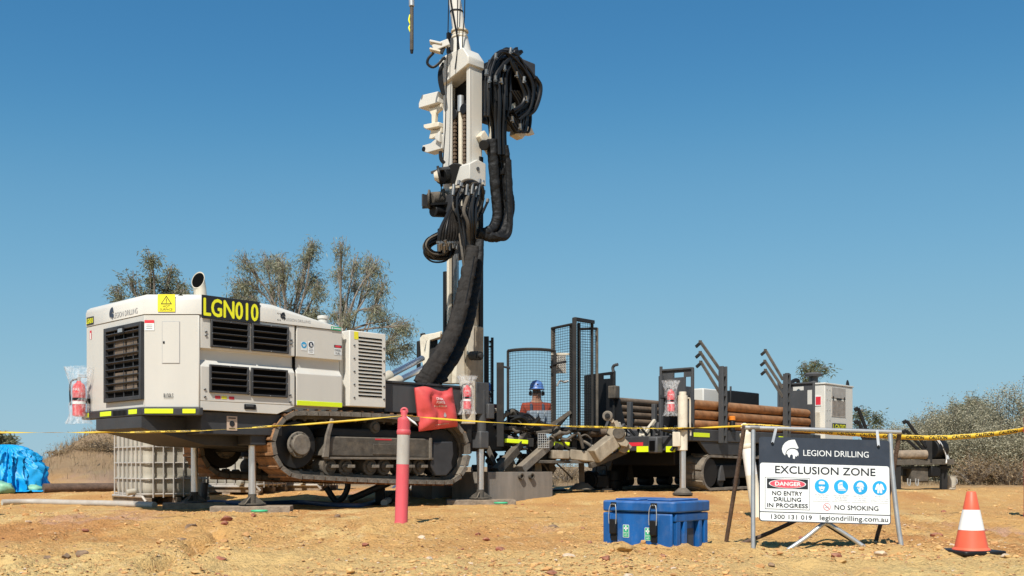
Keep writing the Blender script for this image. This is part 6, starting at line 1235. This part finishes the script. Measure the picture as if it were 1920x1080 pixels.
for a0, a1, c0_, n_s, hh_ in ((.38, .66, .47, 9, .045), (.36, .68, .90, 12, .026)):     # lines too small to read: short worn strokes
    for k in range(n_s):
        u0 = a0+(a1-a0)*k/n_s; u1 = u0+(a1-a0)/n_s*rnd.uniform(.45, .8); z_ = hh_*rnd.uniform(.6, 1)
        MB().add([MI@(bagf(x, y_, 1)+Vector((0, -.008, 0))) for x, y_ in ((u0, c0_), (u1, c0_), (u1, c0_-z_), (u0, c0_-z_))], [(0, 1, 2, 3)]).build('worn_print', 'tan_print', bag, world=True, smooth=False)
dp = [(.6, .60), (.63, .66), (.635, .70), (.615, .73), (.59, .73), (.57, .70), (.575, .66)]; b = MB(); b.add([MI@(bagf(x, y_, 1)+Vector((0, -.008, 0))) for x, y_ in dp], [tuple(range(7))]); b.build('drop_print', 'grey_print', bag, world=True, smooth=False)
for u in (.1, .9): MB().tube([MI@(bagf(u, .0, 1)+Vector((0, .02, -.02))), MI@(cor[0].lerp(cor[1], .3+.4*u)+Vector((0, .03, .06)))], .006, 5).build('tie', 'black', bgt, world=True)

# fire extinguishers, each wrapped in a clear bag
def extinguisher(p, rz, label, s=1.):
    t = thing('fire_extinguisher', label, 'fire extinguisher', p, rz, 'bagged fire extinguishers'); t.scale = (s, s, s)
    MB().lathe([(.05, 0), (.076, .012), (.078, .03), (.078, .36), (.066, .405), (.03, .43), (.026, .45)], n=22).build('cylinder', 'ext_red', t)
    MB().cyl((0, 0, .45), (0, 0, .49), .022, n=12).box(-.012, .1, -.012, .012, .492, .505).box(-.012, .09, -.012, .012, .52, .53).build('valve', 'galv', t); MB().tube([(-.02, 0, .475), (-.09, -.02, .44), (-.10, -.03, .3), (-.09, -.04, .14)], .011, 8, 4).build('hose', 'rubber', t)
    MB().lathe([(.0787, .13), (.0787, .30)], n=22).build('label_band', 'red_print', t); MB().lathe([(.081, .20), (.081, .235)], n=22).build('strap', 'black', t); MB().lathe([(.0792, .155), (.0792, .19)], n=22).build('white_label', 'white_print', t)
    text('FIRE', 'white_print', t, (-.04, -.0805, .325), EX, EZ, .08, .03); b = MB(); rn = random.Random(int(p[0]*100))
    prof = [(.14, -.10), (.115, -.04), (.10, .03), (.11, .12), (.088, .2), (.09, .24), (.105, .32), (.10, .40), (.12, .50), (.15, .58), (.155, .62)]; nn = 30
    vs = [Vector((r*(1+.16*(rn.random()-.5)+.10*math.sin(k*1.5+z*9))*math.cos(2*math.pi*k/nn)*1.15, r*(1+.16*(rn.random()-.5))*math.sin(2*math.pi*k/nn)*.85, z+.02*rn.random())) for r, z in prof for k in range(nn)]
    b.add(vs, [(i*nn+k, i*nn+(k+1) % nn, (i+1)*nn+(k+1) % nn, (i+1)*nn+k) for i in range(len(prof)-1) for k in range(nn)]); b.build('plastic_bag', 'clear_plastic', t, ang=60, recalc=False); return t
e1 = W(148, 781, 12.9); extinguisher(e1, 0, 'red fire extinguisher in clear plastic on the rear corner of the rig', .98)
MB().beam(W(160, 752, 12.95), W(178, 752, 13.1), .04, .06).build('extinguisher_bracket', 'black', rig, world=True)
e2 = W(876, 768, 15.0); extinguisher(e2, 0, 'red fire extinguisher in clear plastic beside the front jack of the rig', .78); e3 = W(1258, 772, 16.75); extinguisher(e3, 0, 'red fire extinguisher in clear plastic on the carrier head board', .80)
MB().beam(W(1244, 757, 16.8), W(1272, 757, 16.8), .04, .03).build('extinguisher_bracket', 'black', car, world=True); MB().beam(W(1258, 764, 16.8), W(1262, 764, 17.2), .1, .1).build('extinguisher_bracket', 'black', car, world=True)
MB().beam(W(872, 745, 15.05), W(886, 745, 15.2), .04, .06).build('extinguisher_bracket', 'black', rig, world=True)
# wireline tool hanging from the jib
wt = thing('wireline_tool', 'slim steel wireline tool hanging in the air beside the mast', 'wireline tool', W(772, 100, 16.4)); ww = lambda x, y_: W(x, y_, 16.4)
MB().cyl(ww(772, 94), ww(772, 12), .030, n=12).build('barrel', 'mudsteel', wt, world=True); MB().cyl(ww(772, 12), ww(771, -26), .045, n=12).build('socket', 'galv', wt, world=True, bev=.006); MB().cyl(ww(772, 100), ww(772, 93), .022, .027, n=10).build('tip', 'black', wt, world=True)
MB().cyl(ww(771, -26), ww(771, -140), .010, n=6).build('cable', 'black', wt, world=True); MB().tube([ww(769, 28), ww(767, 38), ww(770, 46), ww(767, 52), ww(770, 60)], .016, 6, 3).build('ribbon', 'hivis_print', wt, world=True)

# ---------------------------------------------------------------- blue tarp heap and green bags
tc_ = W(18, 930, 17.6); tp = thing('tarp_heap', 'bright blue tarpaulin draped over a tall heap', 'tarpaulin', (tc_.x, tc_.y, gz(tc_.x, tc_.y)))
def tarpf(u, v):
    a = u*2*math.pi; nz = lambda p, q, sd: float(vnoise(np.float64(p), np.float64(q), sd))-.5
    w = u*9 % 9; ph = a*5+1.6*math.sin(a*2+1)+1.2*math.sin(v*3+a); f = (1-abs(math.sin(ph)))**1.4+.6*(1-abs(math.sin(a*8.5+v*1.7+2)))**2-.6
    f = .55*f+1.3*(1-abs(2*nz(20+5*math.cos(a)+v*2, 20+5*math.sin(a)-v*5, 61)))**3+.9*(1-abs(2*nz(30+9*math.cos(a)-v*6, 30+9*math.sin(a)+v*8, 63)))**3-1.0; t = min(1, v/.84)
    H_ = .80*(1-t**1.9)**.8 if v < .84 else 0.; R_ = .20*v+.44*math.sin(min(1, t)*math.pi/2)+(.26*(v-.84)/.16 if v > .84 else 0)
    amp = .085*min(1, v*2.2); R_ = R_*(1+.08*math.sin(a*2+.6)+.05*math.sin(a*3+2))+amp*f
    z = H_*(1+.10*math.sin(a*2+1.3)*v)+.05*nz(5+4*math.cos(a)*v, 5+4*math.sin(a)*v+v*3, 62)*v
    return Vector((R_*math.cos(a)-.05*(1-v), R_*math.sin(a)*.8, max(z, .012+.035*max(0, f)*(1 if v > .8 else 0))))
b = MB(); b.grid(tarpf, 200, 44); b.build('tarpaulin', 'tarp', tp, ang=80, recalc=False)
for px, py, Y, s, lb in ((-2, 922, 17.0, .2, 'pale green plastic bag slumped at the foot of the blue tarp'), (76, 925, 17.7, .15, 'translucent green plastic bag beside the blue tarp edge'), (62, 928, 17.4, .12, 'dark green bundle tucked under the blue tarp edge')):
    bm = bmesh.new(); bmesh.ops.create_icosphere(bm, subdivisions=3, radius=s)
    for v in bm.verts:
        k = 1+.5*(float(vnoise(np.float64(v.co.x*14+px), np.float64(v.co.y*14+v.co.z*9), 51))-.5); v.co = Vector((v.co.x*1.3*k, v.co.y*k, max(v.co.z*.62*k, -s*.4)))
    me = bpy.data.meshes.new('plastic_sack'); bm.to_mesh(me); bm.free(); me.materials.append(MATS['green_bag']); me.polygons.foreach_set('use_smooth', [True]*len(me.polygons)); o = bpy.data.objects.new('plastic_sack', me); COL.objects.link(o); p = W(px, py, Y); o.location = (p.x, p.y, gz(p.x, p.y)+s*.38); tag(o, lb, 'plastic bag')

# ---------------------------------------------------------------- people
def skin_obj(name, chains, m, parent, sub=2):
    vs = []; es = []; rs = []; key = {}
    for ch in chains:
        prev = None
        for p, r in ch:
            k = tuple(round(c, 4) for c in p)
            if k not in key: key[k] = len(vs); vs.append(p); rs.append(r)
            if prev is not None: es.append((prev, key[k]))
            prev = key[k]
    me = bpy.data.meshes.new(name); me.from_pydata(vs, es, []); me.materials.append(MATS[m]); o = bpy.data.objects.new(name, me); COL.objects.link(o); o.parent = parent
    sk = o.modifiers.new('skin', 'SKIN'); sk.use_smooth_shade = True; sl = me.skin_vertices[0].data if me.skin_vertices else None
    if sl is None:
        bm = bmesh.new(); bm.from_mesh(me); bm.verts.layers.skin.verify(); bm.to_mesh(me); bm.free(); sl = me.skin_vertices[0].data
    for i, r in enumerate(rs): sl[i].radius = (r, r) if not isinstance(r, tuple) else r
    sl[0].use_root = True
    s = o.modifiers.new('sub', 'SUBSURF'); s.levels = sub; s.render_levels = sub; return o
def person(p, rz, label):
    t = thing('person', label, 'person', p, rz)
    arm = lambda s: [((0, 0, 1.40), (.17, .11)), ((s*.19, .01, 1.42), .07), ((s*.25, .02, 1.13), .05), ((s*.22, -.16, .98), .040), ((s*.19, -.24, .97), (.034, .018))]
    ch = [[((0, 0, .95), (.155, .11)), ((0, .0, 1.15), (.145, .105)), ((0, 0, 1.40), (.17, .11)), ((0, -.005, 1.51), .082), ((0, -.02, 1.60), (.086, .09)), ((0, -.02, 1.70), (.088, .096)), ((0, -.02, 1.76), (.05, .06))]]
    for s in (-1, 1):
        ch += [arm(s), [((0, 0, .95), (.155, .11)), ((s*.095, 0, .86), .09), ((s*.10, -.01, .48), .062), ((s*.105, .02, .10), .045), ((s*.11, -.09, .04), .04)]]
        for j, (dx, L) in enumerate(((-.028, .07), (-.009, .085), (.010, .08), (.028, .062))): ch.append([((s*.19, -.24, .97), (.034, .018)), ((s*(.19)+dx, -.29, .972), .010), ((s*.19+dx, -.29-L*.5, .962), .009), ((s*.19+dx, -.29-L*.8, .94), .008)])
        ch.append([((s*.19, -.24, .97), (.034, .018)), ((s*.145, -.25, .965), .011), ((s*.135, -.285, .955), .009)])
    skin_obj('body', ch, 'skin', t)
    sh = [[((0, 0, .98), (.165, .125)), ((0, 0, 1.15), (.16, .12)), ((0, 0, 1.38), (.20, .13)), ((0, 0, 1.50), (.105, .09))]]+[[((0, 0, 1.38), (.185, .125)), ((s*.20, .01, 1.42), .10), ((s*.27, .02, 1.13), .072), ((s*.225, -.14, .99), .053)] for s in (-1, 1)]
    skin_obj('shirt', sh, 'shirt_orange', t)
    skin_obj('trousers', [[((0, 0, 1.0), (.16, .12)), ((0, 0, .93), (.17, .125))]]+[[((0, 0, .93), (.17, .125)), ((s*.095, 0, .84), .105), ((s*.10, -.01, .48), .078), ((s*.105, .02, .14), .068)] for s in (-1, 1)], 'cloth_navy', t)
    for s in (-1, 1): skin_obj('boot', [[((s*.105, .03, .13), .06), ((s*.105, .03, .05), .055), ((s*.11, -.08, .045), .05), ((s*.11, -.15, .04), .035)]], 'black', t)
    for s in (-1, 1): MB().tube([(s*.10, -.115, 1.16), (s*.105, -.118, 1.34), (s*.10, -.06, 1.475), (s*.10, .07, 1.47), (s*.105, .128, 1.3)], .026, 6, 3).build('shoulder_panel', 'cloth_navy', t)
    hp = [(.138, 1.722), (.134, 1.735), (.122, 1.745), (.118, 1.78), (.102, 1.83), (.07, 1.868), (.03, 1.884), (.004, 1.886)]
    hm = MB().lathe(hp, (0, -.015, 0), 28).build('hard_hat', 'helmet_blue', t, ang=60); MB().prism([(-.12, -.08), (-.10, -.165), (-.05, -.2), (.05, -.2), (.10, -.165), (.12, -.08)], 'xy', 1.722, 1.732).build('peak', 'helmet_blue', hm, bev=.004); MB().cyl((.004, -.135, 1.80), (.004, -.105, 1.81), .013, n=10).build('badge', 'black', hm)
    for s in (-1, 1): MB().cyl((s*.085, -.015, 1.655), (s*.135, -.015, 1.655), .045, .036, n=18).build('ear_muff', 'black', t, bev=.01); 
    MB().tube([(-.11, -.015, 1.69), (-.12, -.0, 1.73), (-.13, .0, 1.74)], .008, 6).build('muff_arm', 'black', t); MB().tube([(.11, -.015, 1.69), (.12, -.0, 1.73), (.13, .0, 1.74)], .008, 6).build('muff_arm', 'black', t)
    MB().prism([(-.07, -.085), (-.05, -.112), (.05, -.112), (.07, -.085), (.05, -.10), (-.05, -.10)], 'xy', 1.655, 1.695).build('safety_glasses', 'black', t); MB().add([(-.016, -.105, 1.612), (.016, -.105, 1.612), (0, -.132, 1.617), (0, -.105, 1.66)], [(0, 1, 2), (0, 2, 3), (1, 3, 2), (0, 3, 1)]).build('nose', 'skin', t); MB().box(-.025, .025, -.108, -.10, 1.583, 1.59).build('mouth', 'rock_red', t); return t
zp_ = W(0, 713, 18.1).z-1.886
person(Vector((W(1006, 0, 18.1).x, 18.1, zp_)), .1, 'person in blue hard hat, ear muffs and orange shirt behind the curved guard'); person(Vector((W(913, 0, 18.6).x-.02, 18.5, zp_)), .4, 'person in orange shirt mostly hidden behind the mast')
MB().beam(Vector((W(895, 0, 18.1).x, 18.35, zp_-.03)), Vector((W(1060, 0, 18.1).x, 18.35, zp_-.03)), 1.0, .05).build('operator_platform', 'darkframe', rig, world=True)
# ---------------------------------------------------------------- vegetation
def leaf_cloud(name, cen, L, wd, m, parent, droop=.6, seed=1, kind=None):
    r = np.random.default_rng(seed); n = len(cen)
    d = r.normal(0, 1, (n, 3)); d[:, 2] = d[:, 2]*.5-droop*1.2; d /= np.linalg.norm(d, axis=1)[:, None]
    s = np.cross(d, r.normal(0, 1, (n, 3))); s /= np.linalg.norm(s, axis=1)[:, None]
    l = L*r.uniform(.6, 1.3, n)[:, None]; w = wd*r.uniform(.6, 1.3, n)[:, None]
    v = np.stack([cen, cen+d*l*.45+s*w*.5, cen+d*l, cen+d*l*.45-s*w*.5], 1).reshape(-1, 3)
    f = np.arange(n*4).reshape(n, 4); return np_mesh(name, v, f, m, parent, smooth=False, tint=r.random(n)**1.3)
def tree(name, label, px, Y, base, trunk_top, clumps, m, nl, L=.16, wd=.028, tr=.14, droop=.6, seed=1, group=None, twigs=22):
    rn = random.Random(seed); b0 = W(px, 0, Y); b0.z = gz(b0.x, b0.y)-.1; t = thing(name, label, 'tree', b0, group=group)
    b = MB(); fork = W(*trunk_top, Y); segs = [b0]
    for k in (1, 2, 3): q = b0.lerp(fork, k/4); segs.append(q+Vector((rn.uniform(-.15, .15), rn.uniform(-.1, .1), 0)))
    segs.append(fork); b.tube(segs, (tr*.8, tr*.45), 9, 3); pts = []
    for (cx, cy, rx, ry) in clumps:
        dy = rn.uniform(-1.1, 1.1)*(rx/40+.3); C = W(cx, cy, Y)+Vector((0, dy, 0)); RX_, RZ_ = rx*Y/F, ry*Y/F
        st = segs[rn.choice((2, 3, 4, 4))]; mid = st.lerp(C, .5)+Vector((rn.uniform(-.2, .2), 0, rn.uniform(.0, .35))); b.tube([st, mid, C], (tr*.30, tr*.08), 6, 4)
        for k in range(twigs):
            a = rn.uniform(0, 6.283); z = rn.uniform(-1, 1); rad = rn.random()**.5; q = C+Vector((RX_*rad*math.sqrt(1-z*z)*math.cos(a), RX_*.8*rad*math.sqrt(1-z*z)*math.sin(a), RZ_*z*rad))
            s = mid.lerp(C, rn.uniform(.2, 1)); e = s.lerp(q, .55)+Vector((0, 0, .12*RZ_)); b.tube([s, e, q], (tr*.09, .006), 4, 3, cap=False)
            nc = 5
            for c_ in range(nc):              # hanging sprays along the twig
                f_ = .35+.7*(c_+rn.random())/nc; p = (s.lerp(e, f_*2) if f_ < .5 else e.lerp(q, f_*2-1)); p = p+Vector((rn.gauss(0, .10+.05*RX_), rn.gauss(0, .12), rn.gauss(0, .08)))
                for j in range(max(2, int(nl/len(clumps)/twigs/nc))): pts.append((p.x+rn.gauss(0, .075), p.y+rn.gauss(0, .075), p.z-abs(rn.gauss(0, .13))))
    b.build('trunk', 'bark', t, world=True)
    o = leaf_cloud('crown', np.array([tuple(Vector(p)-b0) for p in pts]), L, wd, m, t, droop, seed); return t
tree('gum_tree', 'dark-leaved gum tree rising behind the rear of the rig', 292, 34, 0, (290, 600), [(292, 485, 17, 18), (310, 500, 12, 18), (278, 510, 14, 16), (246, 522, 24, 20), (232, 545, 16, 16), (300, 530, 20, 18), (328, 530, 18, 16), (345, 545, 14, 14), (270, 550, 24, 14), (314, 552, 24, 12), (215, 562, 10, 7), (262, 575, 30, 14), (310, 580, 30, 14), (230, 590, 20, 15)], 'dark_leaf', 7000, .15, .03, .16, .5, 11)
tree('gum_tree', 'tall feathery gum tree beside the exhaust stack', 545, 33, 0, (545, 640), [(462, 492, 20, 20), (490, 478, 22, 22), (515, 480, 22, 22), (440, 525, 20, 22), (470, 530, 24, 22), (428, 545, 12, 18), (505, 525, 26, 26), (540, 500, 20, 26), (575, 470, 16, 24), (585, 455, 12, 14), (560, 520, 22, 28), (590, 510, 16, 30), (535, 560, 28, 24), (480, 560, 30, 18), (575, 570, 24, 26), (604, 545, 14, 26), (440, 575, 20, 14), (600, 590, 14, 16)], 'gum_leaf', 10000, .16, .022, .16, .8, 12, twigs=26)
tree('gum_tree', 'spreading gum tree with bare forks and drooping leaves beside the louvred cabinet', 632, 31.5, 0, (640, 625), [(645, 462, 18, 20), (662, 480, 16, 20), (690, 475, 18, 18), (706, 500, 16, 20), (660, 520, 16, 22), (690, 530, 20, 22), (720, 530, 12, 18), (630, 500, 14, 24), (640, 555, 18, 22), (700, 565, 18, 18), (625, 585, 16, 18), (728, 600, 18, 24), (752, 600, 16, 20), (770, 615, 12, 16), (745, 640, 18, 20), (735, 665, 14, 20), (768, 650, 8, 12), (715, 585, 14, 18), (660, 590, 14, 12)], 'gum_leaf', 7800, .16, .022, .15, .9, 13, twigs=24)
tree('gum_tree', 'thin young tree top showing above the rod carrier', 1522, 46, 0, (1522, 720), [(1524, 690, 14, 12), (1512, 698, 16, 10), (1540, 694, 14, 10), (1505, 685, 8, 8), (1528, 678, 10, 6), (1522, 708, 20, 8)], 'green_shrub', 1800, .2, .035, .07, .5, 14)
tree('gum_tree', 'small leafy tree on the skyline beyond the blue tarp', 6, 60, 0, (6, 850), [(8, 822, 18, 12), (-8, 828, 18, 14), (20, 832, 10, 9), (4, 812, 10, 7)], 'dark_leaf', 1800, .3, .07, .12, .4, 15)
tree('gum_tree', 'small dark green tree behind the grey saltbush', 1822, 52, 0, (1822, 780), [(1822, 752, 14, 10), (1812, 760, 14, 10), (1832, 758, 12, 10), (1824, 768, 18, 10)], 'dark_leaf', 1800, .25, .06, .1, .4, 16)
tree('gum_tree', 'sparse bushy tree behind the engine cabinet of the carrier', 1622, 36, 0, (1622, 800), [(1622, 768, 18, 10), (1610, 775, 12, 8), (1636, 778, 12, 8), (1640, 790, 16, 8), (1615, 795, 16, 8)], 'green_shrub', 1500, .16, .03, .06, .4, 17)
tree('gum_tree', 'twiggy bare sapling behind the water tote', 196, 26, 0, (200, 850), [(192, 812, 12, 10), (205, 822, 10, 10), (186, 826, 8, 8)], 'green_shrub', 300, .10, .015, .05, .6, 18)
def shrub(px, base_py, top_py, rpx, Y, m, label, n, L=.07, wd=.03, seed=1, plume=True, group=None, name='saltbush'):
    rn = random.Random(seed); r_ = np.random.default_rng(seed); b0 = W(px, 0, Y); b0.z = gz(b0.x, b0.y)-.05; H_ = W(0, top_py, Y).z-b0.z; R_ = rpx*Y/F
    t = thing(name, label, 'shrub', b0, group=group); b = MB(); pts = []; K = 60
    for k in range(K):
        a = rn.uniform(0, 6.283); rad = rn.random()**.5; hh = H_*(1-.40*rad**2)*(rn.uniform(.55, 1.0) if rn.random() < .8 else rn.uniform(.9, 1.08)); tip = Vector((R_*rad*math.cos(a), R_*rad*math.sin(a)*.8, hh)); md = Vector((tip.x*.55, tip.y*.55, hh*.6)); b.tube([Vector((tip.x*.1, tip.y*.1, 0)), md, tip], (.018, .005), 4, 3, cap=False)
        nc = 9; q = max(3, int(n/K/nc))
        for c_ in range(nc):                  # sprays of small leaves; the tips stand up as plumes
            f_ = (c_+rn.random())/nc; p = md.lerp(tip, f_*1.06) if c_ > 1 else md*rn.uniform(.25, 1); g = (.10+.10*R_)*(1.1-.8*f_); p = p+Vector((rn.gauss(0, g), rn.gauss(0, g), rn.gauss(0, g*.5))); sg = .055+.05*(1-f_)
            for j in range(q): pts.append((p.x+rn.gauss(0, sg), p.y+rn.gauss(0, sg), max(.03, p.z+rn.gauss(0, sg*1.5))))
    b.build('stems', 'bark', t); leaf_cloud('foliage', np.array(pts), L, wd, m, t, -.3, seed); return t
SH_ = [(1890, 905, 722, 100, 25.5, 'broad'), (1800, 905, 752, 74, 24.5, 'rounded'), (1840, 905, 742, 66, 26.5, 'dense'), (1755, 905, 768, 58, 26, 'leaning'), (1725, 905, 786, 50, 27, 'ragged'), (1985, 905, 715, 90, 25, 'tall'), (1690, 905, 800, 46, 28.5, 'low'), (1650, 905, 808, 40, 30, 'thin'), (1940, 905, 775, 60, 23.5, 'bushy'), (1865, 905, 795, 60, 23.2, 'silvery'), (1775, 905, 815, 40, 23.6, 'small')]
LBL = ['broad grey-green saltbush, biggest of the thicket beyond the traffic cone', 'rounded grey-green saltbush right behind the white bucket', 'dense saltbush between the biggest one and the rounded one', 'saltbush with tall plumes behind the drum on the pipe rack', 'ragged saltbush behind the swing levers of the pipe rack', 'tall saltbush at the far end of the thicket beyond the red bollard', 'low saltbush showing behind the top tube of the sign', 'thin saltbush between engine cabinet and pipe rack', 'bushy saltbush in front of the biggest one', 'silvery saltbush in the front row beyond the cone', 'small saltbush in the front row next to the bucket']
for i, (px, bpy_, tp_, rp_, Y, _) in enumerate(SH_): shrub(px, bpy_, tp_, rp_, Y, 'saltbush_leaf', LBL[i], int(9000+rp_*260), .045, .022, 60+i, group='saltbush thicket at the edge of the pad')
for i, (x, y_, tpx, lb) in enumerate(((1830, 27, 850, 'straw-coloured dry shrub low in front of the saltbush'), (1893, 27, 855, 'tan dry shrub at the foot of the biggest saltbush'), (1060, 30, 868, 'dry shrub seen under the drill table'))): shrub(x, 905, tpx, 48, 22.6 if i < 2 else 27, 'dry_grass', lb, 2200, .09, .012, 90+i, name='dry_shrub')
for i, (x, tpx, r_px, lb) in enumerate(((120, 872, 26, 'low dry shrub on the spoil heap slope nearest the blue tarp'), (158, 850, 28, 'dry shrub halfway up the spoil heap'), (192, 826, 30, 'dry shrub near the top of the spoil heap beside the water tote'))): shrub(x, 905, tpx, r_px, 24.4, 'dry_grass', lb, 1500, .07, .012, 120+i, name='dry_shrub')
shrub(985, 905, 858, 40, 29, 'dry_grass', 'low dry shrub behind the sump tank', 1500, .09, .014, 95, name='dry_shrub'); shrub(1125, 905, 860, 40, 28, 'dry_grass', 'pale dry shrub behind the black pump', 1500, .09, .014, 96, name='dry_shrub')
# dry grass on the heap and along the edge of the pad
r_ = np.random.default_rng(9)
def grass(n, fx, fy, h0, h1):
    x = fx(n); y = fy(n); z = base_h(x, y); h = r_.uniform(h0, h1, n)*(.5+.9*vnoise(x*1.5, y*1.5, 33)); a = r_.uniform(0, 6.28, n); lx = r_.normal(0, .25, n)*h; ly = r_.normal(0, .25, n)*h; w = r_.uniform(.003, .007, n)
    p = np.stack([x, y, z-.02], -1); s = np.stack([np.cos(a)*w, np.sin(a)*w, 0*a], -1); tip = p+np.stack([lx, ly, h], -1); md = p+np.stack([lx*.3, ly*.3, h*.6], -1)
    return np.stack([p-s, p+s, md+s*.7, tip, md-s*.7], 1).reshape(-1, 3)
G = [grass(1700, lambda n: r_.normal(-9.8, 1.4, n), lambda n: r_.normal(25.5, 1.6, n), .06, .34), grass(2500, lambda n: r_.uniform(-16, -6, n), lambda n: r_.uniform(24, 34, n), .06, .25), grass(7000, lambda n: r_.uniform(-3, 20, n), lambda n: r_.uniform(22.5, 31, n), .03, .2), grass(5000, lambda n: r_.uniform(-6, 3, n), lambda n: r_.uniform(23, 40, n), .06, .3), grass(1500, lambda n: r_.uniform(8, 13, n), lambda n: r_.normal(22.9, .4, n), .03, .16)]
v = np.concatenate(G); f = np.arange(len(v)).reshape(-1, 5)
tag(np_mesh('dry_grass', v, f, 'dry_grass', smooth=False, tint=r_.random(len(f))), None, None, kind='stuff')
